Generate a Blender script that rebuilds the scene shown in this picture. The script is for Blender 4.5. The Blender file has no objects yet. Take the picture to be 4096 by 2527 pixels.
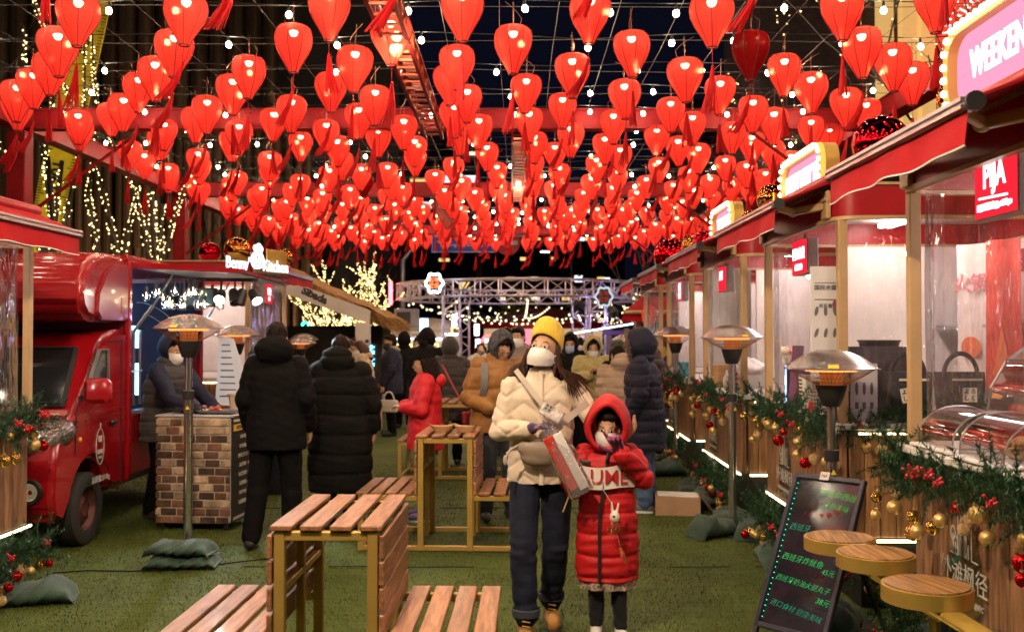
import bpy, bmesh, math, random
import numpy as np
from mathutils import Vector, Matrix, Euler, noise as mnoise
R=math.radians; PI=math.pi
rnd=random.Random(7)
S=bpy.context.scene
COL=S.collection
# ---------------------------------------------------------------- camera, sky, exposure
cam_d=bpy.data.cameras.new('camera'); cam=bpy.data.objects.new('camera',cam_d); COL.objects.link(cam)
cam.location=(0,0,1.62); cam.rotation_euler=(R(91.06),0,0)
cam_d.sensor_width=36; cam_d.lens=35; cam_d.clip_start=.05; cam_d.clip_end=1500
cam_d.dof.use_dof=True; cam_d.dof.focus_distance=5.6; cam_d.dof.aperture_fstop=3.2
S.camera=cam
W=bpy.data.worlds.new('World'); S.world=W; W.use_nodes=True
bg=W.node_tree.nodes['Background']; bg.inputs[0].default_value=(.25,.32,.75,1); bg.inputs[1].default_value=.010
S.view_settings.view_transform='Standard'; S.view_settings.look='None'; S.view_settings.gamma=1
S.view_settings.use_curve_mapping=False
S.view_settings.exposure=0.12
try:
    S.render.engine='CYCLES'
    S.cycles.use_light_tree=True; S.cycles.max_bounces=7; S.cycles.diffuse_bounces=3; S.cycles.glossy_bounces=3
    S.cycles.transmission_bounces=4; S.cycles.transparent_max_bounces=24
    S.cycles.sample_clamp_indirect=3.0; S.cycles.sample_clamp_direct=30.0
    S.cycles.use_denoising=True; S.cycles.caustics_reflective=False; S.cycles.caustics_refractive=False
except Exception: pass
# ---------------------------------------------------------------- mesh builder
class MB:
    def __init__(s): s.v=[]; s.f=[]
    def add(s,vs,fs):
        b=len(s.v); s.v.extend([tuple(v) for v in vs]); s.f.extend([tuple(b+i for i in f) for f in fs]); return s
    def box(s,c,d,rot=None,bev=0.0):
        hx,hy,hz=d[0]/2,d[1]/2,d[2]/2; c=Vector(c)
        if bev<=0:
            vs=[Vector((x*hx,y*hy,z*hz)) for z in(-1,1) for y in(-1,1) for x in(-1,1)]
            fs=[(0,2,3,1),(4,5,7,6),(0,1,5,4),(2,6,7,3),(0,4,6,2),(1,3,7,5)]
        else:
            b=min(bev,hx*.9,hy*.9,hz*.9); vs=[];ix={}
            for sx in(-1,1):
                for sy in(-1,1):
                    for sz in(-1,1):
                        for a in range(3):
                            p=[sx*hx,sy*hy,sz*hz]
                            for k in range(3):
                                if k!=a: p[k]-=(sx,sy,sz)[k]*b
                            ix[(sx,sy,sz,a)]=len(vs); vs.append(Vector(p))
            fs=[]
            for a in range(3):
                o=[k for k in range(3) if k!=a]
                for sg in(-1,1):
                    q=[]
                    for u,w in((-1,-1),(1,-1),(1,1),(-1,1)):
                        t=[0,0,0]; t[a]=sg; t[o[0]]=u; t[o[1]]=w; q.append(ix[(t[0],t[1],t[2],a)])
                    if (sg<0)!=(a==1): q=q[::-1]
                    fs.append(tuple(q))
            for a in range(3):
                o=[k for k in range(3) if k!=a]
                for u in(-1,1):
                    for w in(-1,1):
                        q=[]
                        for sg,ax in((-1,o[0]),(1,o[0]),(1,o[1]),(-1,o[1])):
                            t=[0,0,0]; t[a]=sg; t[o[0]]=u; t[o[1]]=w; q.append(ix[(t[0],t[1],t[2],ax)])
                        fs.append(tuple(q))
            for sx in(-1,1):
                for sy in(-1,1):
                    for sz in(-1,1): fs.append(tuple(ix[(sx,sy,sz,a)] for a in range(3)))
        if rot is not None:
            m=rot if isinstance(rot,Matrix) else Euler(rot).to_matrix()
            vs=[m@v for v in vs]
        return s.add([v+c for v in vs],fs)
    def bar(s,a,b,w,h=None,bev=0):
        a,b=Vector(a),Vector(b); d=b-a; L=d.length
        q=d.to_track_quat('Y','Z').to_matrix()
        return s.box((a+b)/2,(w,L,h or w),q,bev)
    def tube(s,pts,rad,n=8,cap=True,ell=None,up=None):
        pts=[Vector(p) for p in pts]; k=len(pts)
        if not hasattr(rad,'__len__'): rad=[rad]*k
        b=len(s.v); ref=None
        for i,p in enumerate(pts):
            t=(pts[min(i+1,k-1)]-pts[max(i-1,0)]); t=t.normalized() if t.length>1e-9 else Vector((0,0,1))
            if ref is None:
                u=Vector(up) if up else (Vector((0,0,1)) if abs(t.z)<.9 else Vector((0,1,0)))
            else: u=ref
            x=u.cross(t); x=x.normalized() if x.length>1e-6 else Vector((1,0,0)); y=t.cross(x); ref=y
            ex,ey=ell if ell else (1,1)
            for j in range(n):
                a=2*PI*j/n; s.v.append(tuple(p+x*(rad[i]*ex*math.cos(a))+y*(rad[i]*ey*math.sin(a))))
        for i in range(k-1):
            for j in range(n):
                j2=(j+1)%n; s.f.append((b+i*n+j,b+i*n+j2,b+(i+1)*n+j2,b+(i+1)*n+j))
        if cap:
            s.f.append(tuple(b+j for j in range(n-1,-1,-1))); s.f.append(tuple(b+(k-1)*n+j for j in range(n)))
        return s
    def cap(s,a,b,ra,rb,n=12):
        """capsule with round ends"""
        a,b=Vector(a),Vector(b); d=b-a; L=max(d.length,1e-5); t=d/L
        pts=[];rs=[]
        for k in range(4):
            an=PI/2*(k/4); pts.append(a-t*ra*math.cos(an)); rs.append(max(ra*math.sin(an),1e-4))
        pts.append(a); rs.append(ra); pts.append(b); rs.append(rb)
        for k in range(3,-1,-1):
            an=PI/2*(k/4); pts.append(b+t*rb*math.cos(an)); rs.append(max(rb*math.sin(an),1e-4))
        return s.tube(pts,rs,n)
    def chain(s,pts,rads,n=12):
        for i in range(len(pts)-1): s.cap(pts[i],pts[i+1],rads[i],rads[i+1],n)
        return s
    def ell(s,c,r,rot=None,nu=16,nv=10):
        c=Vector(c); m=(rot if isinstance(rot,Matrix) else Euler(rot).to_matrix()) if rot is not None else None
        vs=[];fs=[]
        for i in range(1,nv):
            th=PI*i/nv
            for j in range(nu):
                ph=2*PI*j/nu; p=Vector((r[0]*math.sin(th)*math.cos(ph),r[1]*math.sin(th)*math.sin(ph),r[2]*math.cos(th)))
                vs.append(p)
        vs.append(Vector((0,0,r[2]))); vs.append(Vector((0,0,-r[2]))); T=len(vs)-2;B=T+1
        for i in range(nv-2):
            for j in range(nu):
                j2=(j+1)%nu; fs.append((i*nu+j,(i+1)*nu+j,(i+1)*nu+j2,i*nu+j2))
        for j in range(nu):
            j2=(j+1)%nu; fs.append((T,j,j2)); fs.append((B,(nv-2)*nu+j2,(nv-2)*nu+j))
        if m is not None: vs=[m@v for v in vs]
        return s.add([v+c for v in vs],fs)
    def lathe(s,prof,n=24,c=(0,0,0),axis=None,mod=None,closed=False):
        """profile [(r,z)] turned round z (or AXIS matrix)"""
        c=Vector(c); vs=[];fs=[];k=len(prof)
        for i,(r,z) in enumerate(prof):
            for j in range(n):
                a=2*PI*j/n; rr=max(r,1e-4)*(mod(i,j) if mod else 1); v=Vector((rr*math.cos(a),rr*math.sin(a),z))
                vs.append((axis@v if axis is not None else v)+c)
        for i in range(k-1):
            for j in range(n):
                j2=(j+1)%n; fs.append((i*n+j,i*n+j2,(i+1)*n+j2,(i+1)*n+j))
        if closed:
            for j in range(n):
                j2=(j+1)%n; fs.append(((k-1)*n+j,(k-1)*n+j2,j2,j))
        return s.add(vs,fs)
    def loft(s,rings,n=20,cap=True):
        """rings: (cx,cy,cz,rx,ry[,power])"""
        b=len(s.v)
        for r in rings:
            pw=r[5] if len(r)>5 else 1.0
            for j in range(n):
                a=2*PI*j/n; ca,sa=math.cos(a),math.sin(a)
                s.v.append((r[0]+r[3]*math.copysign(abs(ca)**pw,ca),r[1]+r[4]*math.copysign(abs(sa)**pw,sa),r[2]))
        k=len(rings)
        up=rings[-1][2]>rings[0][2]
        for i in range(k-1):
            for j in range(n):
                j2=(j+1)%n; q=(b+i*n+j,b+i*n+j2,b+(i+1)*n+j2,b+(i+1)*n+j); s.f.append(q if up else q[::-1])
        if cap:
            c0=tuple(b+j for j in range(n-1,-1,-1)); c1=tuple(b+(k-1)*n+j for j in range(n))
            s.f.append(c0 if up else c0[::-1]); s.f.append(c1 if up else c1[::-1])
        return s
    def prism(s,poly,a,b,plane='xz'):
        """polygon extruded along the third axis from a to b"""
        def P(p,t): return {'xz':(p[0],t,p[1]),'xy':(p[0],p[1],t),'yz':(t,p[0],p[1])}[plane]
        n=len(poly); vs=[P(p,a) for p in poly]+[P(p,b) for p in poly]
        fs=[tuple(range(n-1,-1,-1)),tuple(range(n,2*n))]+[(i,(i+1)%n,n+(i+1)%n,n+i) for i in range(n)]
        return s.add(vs,fs)
    def grid(s,fn,nu,nv):
        b=len(s.v)
        for i in range(nu+1):
            for j in range(nv+1): s.v.append(tuple(fn(i/nu,j/nv)))
        for i in range(nu):
            for j in range(nv):
                a=b+i*(nv+1)+j; s.f.append((a,a+nv+1,a+nv+2,a+1))
        return s
    def mesh(s,name='m',smooth=None):
        me=bpy.data.meshes.new(name); me.from_pydata(s.v,[],s.f)
        if smooth:
            me.shade_smooth()
            try: me.set_sharp_from_angle(angle=R(smooth))
            except Exception: pass
        me.update(); return me
def ob(name,mesh,mat=None,par=None,loc=None,rot=None,kind=None,smooth=None,label=None):
    if isinstance(mesh,MB): mesh=mesh.mesh(name,smooth)
    if mat is not None:
        if len(mesh.materials)==0: mesh.materials.append(mat)
    o=bpy.data.objects.new(name,mesh); COL.objects.link(o)
    if par is not None: o.parent=par
    if loc is not None: o.location=loc
    if rot is not None: o.rotation_euler=rot
    if kind: o['kind']=kind
    if label: o['label']=label
    return o
def tag(o,label,cat,group=None,kind=None):
    o['label']=label; o['category']=cat
    if group: o['group']=group
    if kind: o['kind']=kind
    return o
def emp(name,loc,label,cat,group=None,rz=0):
    o=bpy.data.objects.new(name,None); COL.objects.link(o); o.location=loc; o.rotation_euler=(0,0,rz); o.empty_display_size=.05
    return tag(o,label,cat,group)
KIDS={}
def tree_of(root):
    return [(c,[g for g in c.children]) for c in root.children]
def dup(root,struct,loc,rot=None,label=None,group=None):
    r=root.copy(); COL.objects.link(r); r.location=loc
    if rot is not None: r.rotation_euler=rot
    if label: r['label']=label
    if group: r['group']=group
    for c,gs in struct:
        k=c.copy(); COL.objects.link(k); k.parent=r
        for g in gs:
            q=g.copy(); COL.objects.link(q); q.parent=k
    return r
# ---------------------------------------------------------------- materials
MATS={}
def nt(name):
    m=bpy.data.materials.new(name); m.use_nodes=True; t=m.node_tree; t.nodes.clear(); return m,t
def M(name,col,rough=.55,metal=0.,bump=0.,bscale=60.,var=.12,vscale=6.,coat=0.,emit=None,es=0.,rand=0.,stretch=None,spec=.5,sheen=0.,alpha=1.,col2=None,nosample=False,detail=4):
    if name in MATS: return MATS[name]
    m,t=nt(name); N=t.nodes; L=t.links
    out=N.new('ShaderNodeOutputMaterial'); p=N.new('ShaderNodeBsdfPrincipled'); L.new(p.outputs[0],out.inputs[0])
    p.inputs['Roughness'].default_value=rough; p.inputs['Metallic'].default_value=metal
    p.inputs['Specular IOR Level'].default_value=spec
    if coat: p.inputs['Coat Weight'].default_value=coat; p.inputs['Coat Roughness'].default_value=.08
    if sheen: p.inputs['Sheen Weight'].default_value=sheen
    p.inputs['Alpha'].default_value=alpha
    c=(*col,1)
    tc=N.new('ShaderNodeTexCoord'); mp=N.new('ShaderNodeMapping'); L.new(tc.outputs['Object'],mp.inputs[0])
    if stretch: mp.inputs['Scale'].default_value=stretch
    nz=N.new('ShaderNodeTexNoise'); nz.inputs['Scale'].default_value=vscale; nz.inputs['Detail'].default_value=detail; L.new(mp.outputs[0],nz.inputs['Vector'])
    if rand:
        oi=N.new('ShaderNodeObjectInfo'); ad=N.new('ShaderNodeVectorMath'); ad.operation='SCALE'; cx=N.new('ShaderNodeCombineXYZ')
        L.new(oi.outputs['Random'],cx.inputs[0]); L.new(oi.outputs['Random'],cx.inputs[1]); L.new(cx.outputs[0],ad.inputs[0]); ad.inputs['Scale'].default_value=37
        va=N.new('ShaderNodeVectorMath'); L.new(mp.outputs[0],va.inputs[0]); L.new(ad.outputs[0],va.inputs[1]); L.new(va.outputs[0],nz.inputs['Vector'])
    cr=N.new('ShaderNodeValToRGB'); e=cr.color_ramp.elements
    c2=col2 or tuple(min(1,x*(1+var)) for x in col); c1=tuple(x*(1-var) for x in col)
    e[0].position=.32; e[0].color=(*c1,1); e[1].position=.68; e[1].color=(*c2,1)
    L.new(nz.outputs[0],cr.inputs[0]); src=cr.outputs[0]
    if rand:
        mx=N.new('ShaderNodeMapRange'); L.new(oi.outputs['Random'],mx.inputs[0]); mx.inputs[3].default_value=1-rand; mx.inputs[4].default_value=1+rand
        hs=N.new('ShaderNodeHueSaturation'); L.new(mx.outputs[0],hs.inputs['Value']); L.new(src,hs.inputs['Color']); src=hs.outputs[0]
    L.new(src,p.inputs['Base Color'])
    if bump:
        nb=N.new('ShaderNodeTexNoise'); nb.inputs['Scale'].default_value=bscale; nb.inputs['Detail'].default_value=3; L.new(mp.outputs[0],nb.inputs['Vector'])
        b=N.new('ShaderNodeBump'); b.inputs['Strength'].default_value=min(1,bump); b.inputs['Distance'].default_value=.01; L.new(nb.outputs[0],b.inputs['Height']); L.new(b.outputs[0],p.inputs['Normal'])
    if emit is not None:
        p.inputs['Emission Color'].default_value=(*emit,1); p.inputs['Emission Strength'].default_value=es
        if nosample: m.cycles.emission_sampling='NONE'
    MATS[name]=m; return m
def E_(name,col,s,nosample=False):
    if name in MATS: return MATS[name]
    m,t=nt(name); o=t.nodes.new('ShaderNodeOutputMaterial'); e=t.nodes.new('ShaderNodeEmission')
    e.inputs[0].default_value=(*col,1); e.inputs[1].default_value=s; t.links.new(e.outputs[0],o.inputs[0])
    if nosample: m.cycles.emission_sampling='NONE'
    MATS[name]=m; return m
def clear(name,tint=(.95,.95,.97),gloss=.12,rough=.08,bump=.0,bscale=12,haze=.0,hcol=(.8,.8,.85)):
    if name in MATS: return MATS[name]
    m,t=nt(name); N=t.nodes;L=t.links; o=N.new('ShaderNodeOutputMaterial'); tr=N.new('ShaderNodeBsdfTransparent'); tr.inputs[0].default_value=(*tint,1)
    g=N.new('ShaderNodeBsdfGlossy'); g.inputs['Roughness'].default_value=rough; fr=N.new('ShaderNodeLayerWeight'); fr.inputs[0].default_value=.25
    mr=N.new('ShaderNodeMapRange'); L.new(fr.outputs['Fresnel'],mr.inputs[0]); mr.inputs[3].default_value=gloss*.6; mr.inputs[4].default_value=min(1,gloss*4)
    mx=N.new('ShaderNodeMixShader'); L.new(mr.outputs[0],mx.inputs[0]); L.new(tr.outputs[0],mx.inputs[1]); L.new(g.outputs[0],mx.inputs[2])
    if bump:
        tc=N.new('ShaderNodeTexCoord'); mp=N.new('ShaderNodeMapping'); mp.inputs['Scale'].default_value=(1,1,.25); L.new(tc.outputs['Object'],mp.inputs[0])
        nb=N.new('ShaderNodeTexNoise'); nb.inputs['Scale'].default_value=bscale; nb.inputs['Detail'].default_value=2; L.new(mp.outputs[0],nb.inputs['Vector'])
        b=N.new('ShaderNodeBump'); b.inputs['Strength'].default_value=bump; b.inputs['Distance'].default_value=.05; L.new(nb.outputs[0],b.inputs['Height']); L.new(b.outputs[0],g.inputs['Normal'])
    last=mx
    if haze:
        df=N.new('ShaderNodeBsdfDiffuse'); df.inputs[0].default_value=(*hcol,1); m2=N.new('ShaderNodeMixShader'); m2.inputs[0].default_value=haze
        L.new(mx.outputs[0],m2.inputs[1]); L.new(df.outputs[0],m2.inputs[2]); last=m2
    L.new(last.outputs[0],o.inputs[0]); MATS[name]=m; return m
def text(body,size,ext=.001,align='CENTER',shear=0.,xs=1.,bold=0.):
    cu=bpy.data.curves.new('t','FONT'); cu.body=body; cu.size=size; cu.extrude=ext; cu.align_x=align; cu.align_y='CENTER'; cu.shear=shear; cu.offset=bold; cu.resolution_u=2
    o=bpy.data.objects.new('t',cu); COL.objects.link(o)
    dg=bpy.context.evaluated_depsgraph_get(); dg.update()
    me=bpy.data.meshes.new_from_object(o.evaluated_get(dg)); bpy.data.objects.remove(o); bpy.data.curves.remove(cu)
    if xs!=1.:
        for v in me.vertices: v.co.x*=xs
    me.materials.clear(); return me
# text faces: local plane xy; rotations that stand it up facing -y / -x / +x
FACE_CAM=(PI/2,0,0); FACE_NX=(PI/2,0,-PI/2); FACE_PX=(PI/2,0,PI/2)
def laplace(co,edges,it,k=.5):
    n=len(co); deg=np.bincount(edges.ravel(),minlength=n).astype(float)[:,None]; deg[deg==0]=1
    for _ in range(it):
        s=np.zeros_like(co); np.add.at(s,edges[:,0],co[edges[:,1]]); np.add.at(s,edges[:,1],co[edges[:,0]])
        co=co+(s/deg-co)*k
    return co
def fuse(mb,voxel,it=3,post=None,name='body'):
    """closed overlapping shapes -> one continuous skin"""
    me=mb.mesh('tmp'); o=bpy.data.objects.new('tmp',me); COL.objects.link(o)
    md=o.modifiers.new('r','REMESH'); md.mode='VOXEL'; md.voxel_size=voxel; md.adaptivity=0
    dg=bpy.context.evaluated_depsgraph_get(); dg.update()
    r=bpy.data.meshes.new_from_object(o.evaluated_get(dg)); bpy.data.objects.remove(o); bpy.data.meshes.remove(me)
    r.name=name
    n=len(r.vertices); co=np.empty(n*3); r.vertices.foreach_get('co',co); co=co.reshape(-1,3)
    ed=np.empty(len(r.edges)*2,dtype=np.int64); r.edges.foreach_get('vertices',ed); ed=ed.reshape(-1,2)
    co=laplace(co,ed,it)
    if post is not None:
        r.vertices.foreach_set('co',co.ravel()); r.update()
        nr=np.empty(n*3); r.vertices.foreach_get('normal',nr); nr=nr.reshape(-1,3)
        co=post(co,nr); co=laplace(co,ed,1,.3)
    r.vertices.foreach_set('co',co.ravel()); r.shade_smooth(); r.update(); r.materials.clear()
    return r
_g=np.random.RandomState(3)
def vnoise(p,scale,seed=0):
    """cheap smooth noise from summed sines, -1..1"""
    g=np.random.RandomState(seed); s=np.zeros(len(p))
    for k in range(7):
        d=g.normal(size=3); d/=np.linalg.norm(d); s+=np.sin(p@d*scale*(.7+.22*k)+g.uniform(0,6.28))
    return s/4.

# ================================================================ ground and surroundings
def mat_turf():
    m,t=nt('turf'); N=t.nodes;L=t.links; o=N.new('ShaderNodeOutputMaterial'); p=N.new('ShaderNodeBsdfPrincipled'); L.new(p.outputs[0],o.inputs[0])
    p.inputs['Roughness'].default_value=.7; p.inputs['Specular IOR Level'].default_value=.25
    tc=N.new('ShaderNodeTexCoord')
    def nz(s,d=4,st=None):
        n=N.new('ShaderNodeTexNoise'); n.inputs['Scale'].default_value=s; n.inputs['Detail'].default_value=d
        if st:
            mp=N.new('ShaderNodeMapping'); mp.inputs['Scale'].default_value=st; L.new(tc.outputs['Object'],mp.inputs[0]); L.new(mp.outputs[0],n.inputs['Vector'])
        else: L.new(tc.outputs['Object'],n.inputs['Vector'])
        return n
    a=nz(1.1,5); b=nz(130,2); c=nz(9,3,(.35,3.2,1))
    r1=N.new('ShaderNodeValToRGB'); r1.color_ramp.elements[0].position=.3; r1.color_ramp.elements[1].position=.72
    r1.color_ramp.elements[0].color=(.050,.074,.011,1); r1.color_ramp.elements[1].color=(.098,.130,.020,1); L.new(a.outputs[0],r1.inputs[0])
    r2=N.new('ShaderNodeMapRange'); r2.inputs[1].default_value=.3; r2.inputs[2].default_value=.7; r2.inputs[3].default_value=.55; r2.inputs[4].default_value=1.4; L.new(b.outputs[0],r2.inputs[0])
    r3=N.new('ShaderNodeMapRange'); r3.inputs[1].default_value=.35; r3.inputs[2].default_value=.65; r3.inputs[3].default_value=.8; r3.inputs[4].default_value=1.15; L.new(c.outputs[0],r3.inputs[0])
    mu=N.new('ShaderNodeMath'); mu.operation='MULTIPLY'; L.new(r2.outputs[0],mu.inputs[0]); L.new(r3.outputs[0],mu.inputs[1])
    hs=N.new('ShaderNodeHueSaturation'); L.new(mu.outputs[0],hs.inputs['Value']); L.new(r1.outputs[0],hs.inputs['Color']); L.new(hs.outputs[0],p.inputs['Base Color'])
    bp=N.new('ShaderNodeBump'); bp.inputs['Strength'].default_value=.8; bp.inputs['Distance'].default_value=.02; L.new(b.outputs[0],bp.inputs['Height']); L.new(bp.outputs[0],p.inputs['Normal'])
    return m
TURF=mat_turf()
asph=M('asphalt',(.045,.045,.05),.75,bump=.4,bscale=90,var=.3,vscale=2)
g=MB().add([(-400,-60,-.02),(400,-60,-.02),(400,700,-.02),(-400,700,-.02)],[(0,1,2,3)])
ob('ground',g,asph,kind='structure')
def turf_fn(u,v):
    x=-9+18*u; y=-6+40*v
    h=.006*math.sin(x*1.7+1)*math.sin(y*1.3)+.004*math.sin(x*4.1+y*2.3)
    return (x,y,h)
ob('turf_ground',MB().grid(turf_fn,60,120),TURF,kind='structure',smooth=60)
# seams where turf rolls meet
sm=MB()
for y in (4.55,6.95,9.3):
    for i in range(26):
        x=-8+i*.6
        if rnd.random()<.8: sm.box((x+.3,y+rnd.uniform(-.012,.012),.009),(rnd.uniform(.3,.62),rnd.uniform(.008,.02),.006),(0,0,rnd.uniform(-.03,.03)))
ob('turf_seam',sm,M('seam',(.022,.034,.012),.9),kind='structure')
def grass():
    n=210000; r=np.random.RandomState(5)
    y=3.0+9.5*r.rand(n)**1.7; x=-1+ (y*.62+.6)*(r.rand(n)*2-1)+.3*r.rand(n)
    a=r.rand(n)*6.283; ln=r.uniform(.010,.024,n); w=r.uniform(.0010,.0021,n)*(.7+.12*y)
    lean=r.normal(0,.55,(n,2)); lean[:,1]-=.25
    z0=.006*np.sin(x*1.7+1)*np.sin(y*1.3)+.004*np.sin(x*4.1+y*2.3)
    P=np.empty((n,3,3)); ca,sa=np.cos(a),np.sin(a)
    P[:,0]=np.stack([x-ca*w,y-sa*w,z0],1); P[:,1]=np.stack([x+ca*w,y+sa*w,z0],1)
    P[:,2]=np.stack([x+lean[:,0]*ln,y+lean[:,1]*ln,z0+ln],1)
    me=bpy.data.meshes.new('grass'); me.vertices.add(n*3); me.vertices.foreach_set('co',P.ravel())
    me.loops.add(n*3); me.loops.foreach_set('vertex_index',np.arange(n*3,dtype=np.int32))
    me.polygons.add(n); me.polygons.foreach_set('loop_start',np.arange(0,n*3,3,dtype=np.int32)); me.update(calc_edges=True)
    m=M('blade',(.080,.110,.017),.6,var=.4,vscale=3,spec=.3)
    o=ob('grass',me,m,kind='stuff'); tag(o,'short artificial grass pile covering the market lane','grass',kind='stuff')
grass()
# ---------------------------------------------------------------- bronze tube tower on the left
def tower():
    root=emp('tube_clad_tower',(-15,34,0),'dark tower clad in hanging bronze tubes behind the left trees','building')
    dk=M('tower_core',(.02,.017,.016),.8); ob('wall',MB().box((0,3,11),(22,4,22)),dk,root)
    br=M('bronze',(.20,.13,.075),.38,.75,bump=.3,bscale=14,var=.45,vscale=2.2,rand=.3,stretch=(1,1,.12))
    glow=E_('tower_rim',(1,.62,.25),5.0)
    tm=MB().tube([(0,0,0),(0,0,1)],[1,1],10,True).mesh('tube',40); tm.materials.append(br)
    rm=MB().lathe([(1.02,0),(1.06,.03),(1.02,.06)],10).mesh('rim'); rm.materials.append(glow)
    for row,(r,y,z0,z1,x0,x1) in enumerate([(.30,-.5,8.6,20,-9.5,7.4),(.17,.1,4.2,8.9,-9.5,8.2),(.15,.3,.2,5.2,-5.5,8.2)]):
        x=x0; i=0
        while x<x1:
            zb=z0+(.9 if row==0 else .5)*math.sin(i*.55+row)*(1 if row<2 else 0)+rnd.uniform(-.25,.25)
            t=bpy.data.objects.new('bronze_tube',tm); COL.objects.link(t); t.parent=root; t.location=(x,y+rnd.uniform(-.12,.12),zb); t.scale=(r*.94,r*.94,z1-zb)
            if row<2 and rnd.random()<(.5 if row==0 else .22):
                q=bpy.data.objects.new('rim_light',rm); COL.objects.link(q); q.parent=root; q.location=(x,t.location.y,zb+rnd.choice([0,.6,1.5,2.4])*(row==0)); q.scale=(r*.7,r*.7,.5)
            x+=r*2.02; i+=1
tower()
for x in(-19,-14.5,-10):  # added lamps, hidden from view, put in to light the tower
    f=emp('floodlight',(x,29.5,.3),{-19:'left floodlight at the tower foot',-14.5:'middle floodlight at the tower foot',-10:'right floodlight at the tower foot'}[x],'floodlight','floodlights washing the tube tower')
    ob('housing',MB().box((0,0,0),(.4,.2,.3),(R(-35),0,0),bev=.02),M('added_flood_housing',(.03,.03,.03),.5),f); ob('lens',MB().box((0,.09,.06),(.34,.02,.24),(R(-35),0,0)),E_('added_flood_lens',(1,.72,.42),20.),f)
    L=bpy.data.lights.new('added_flood_beam','SPOT'); L.energy=900; L.spot_size=R(95); L.spot_blend=.7; L.color=(1,.70,.42); L.shadow_soft_size=.15; o=bpy.data.objects.new('added_flood_beam',L); COL.objects.link(o); o.parent=f; o.location=(0,.16,.12); o.rotation_euler=(R(128),0,0)
f=emp('floodlight',(-7.9,13.6,.25),'small floodlight aimed at the yellow tape strip','floodlight')  # extra lamp, put in only to brighten the tape strip
ob('housing',MB().box((0,0,0),(.26,.16,.2),(R(40),0,0),bev=.02),M('added_flood_housing',(0,0,0)),f); ob('lens',MB().box((0,.07,.06),(.22,.02,.16),(R(40),0,0)),E_('added_flood_lens',(1,1,1),20.),f)
L=bpy.data.lights.new('added_flood_beam','SPOT'); L.energy=700; L.spot_size=R(60); L.spot_blend=.6; L.color=(1,.85,.6); L.shadow_soft_size=.08; o=bpy.data.objects.new('added_flood_beam',L); COL.objects.link(o); o.parent=f; o.location=(0,.14,.10); o.rotation_euler=Vector((-.9,4.5,4.2)).to_track_quat('-Z','Y').to_euler()
def tape():
    pts=[(-10.62,1.2),(-10.38,3.5),(-10.12,5.0),(-9.78,6.7),(-9.42,8.4),(-9.05,10.2),(-8.6,12.5)]
    root=emp('tape_measure_banner',(-8.51,18,.295),'giant yellow tape measure strip curving up in front of the tower','banner')
    root.scale=(.818,.818,.818); y=M('tape_yellow',(.70,.50,.02),.45,var=.1); k=M('tape_black',(.02,.02,.02),.5)
    W_=.37
    def P(t):
        i=min(int(t),len(pts)-2); f=t-i; a,b=Vector(pts[i]),Vector(pts[i+1]); return a.lerp(b,f),(b-a).normalized()
    st=MB(); n=48; T=len(pts)-1
    for i in range(n+1):
        p,d=P(T*i/n*.9999); nx=Vector((d.y,-d.x))
        for s,yy in((-1,0),(1,0),(1,.04),(-1,.04)):
            q=p+nx*W_*s; st.v.append((q.x+10.4,yy,q.y))
        if i:
            for j in range(4): st.f.append(((i-1)*4+j,(i-1)*4+(j+1)%4,i*4+(j+1)%4,i*4+j))
    ob('strip',st,y,root)
    tk=MB()
    for i in range(150):
        p,d=P(T*i/150*.999); nx=Vector((d.y,-d.x)); L=.10 if i%5 else .17
        for s in(-1,1):
            a=p+nx*(W_-.01)*s; b=p+nx*(W_-L)*s
            tk.bar((a.x+10.4,-.012,a.y),(b.x+10.4,-.012,b.y),.016)
    ob('tick_marks',tk,k,root)
    for t,tx in((2.02,'97901'),(3.05,'8'),(.98,'4'),(3.75,'2 3')):
        p,d=P(t); an=math.atan2(d.y,d.x)
        ob('number',text(tx,.34,.004,bold=.008),k,root,(p.x+10.4,-.02,p.y),(PI/2,-an,0))
tape()
# ---------------------------------------------------------------- dark buildings behind
def block(name,x,y,w,d,h,label,nw,seed,col=(.02,.02,.028),strip=True):
    r=random.Random(seed); root=emp(name,(x,y,0),label,'building')
    ob('wall',MB().box((0,d/2,h/2),(w,d,h)),M('bld%d'%seed,col,.7),root)
    lit=[E_('win_w',(1,.82,.55),1.6),E_('win_c',(.75,.88,1),1.8),E_('win_y',(1,.6,.2),1.2)]
    wm=[]
    for l in lit:
        me=MB().box((0,0,0),(1,.06,1)).mesh('window'); me.materials.append(l); wm.append(me)
    for i in range(nw):
        o=bpy.data.objects.new('window',r.choice(wm)); COL.objects.link(o); o.parent=root
        fl=r.randint(2,int(h/3)-1); o.location=(r.uniform(-.46,.46)*w,-.03,fl*3+1)
        o.scale=(r.choice([.8,1.2,4.5 if strip else 1.2]),1,r.choice([.35,.5,1.0]))
block('office_block',-11,112,14,20,27,'dark far office block with thin lit floor strips left of centre',26,1)
block('office_block',34,120,26,20,30,'wide dark far block with few small lit windows right of centre',18,2,strip=False)
block('apartment_block',6,150,22,20,19,'low dark far block with scattered small lights behind the ring truss',20,3,strip=False)
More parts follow.
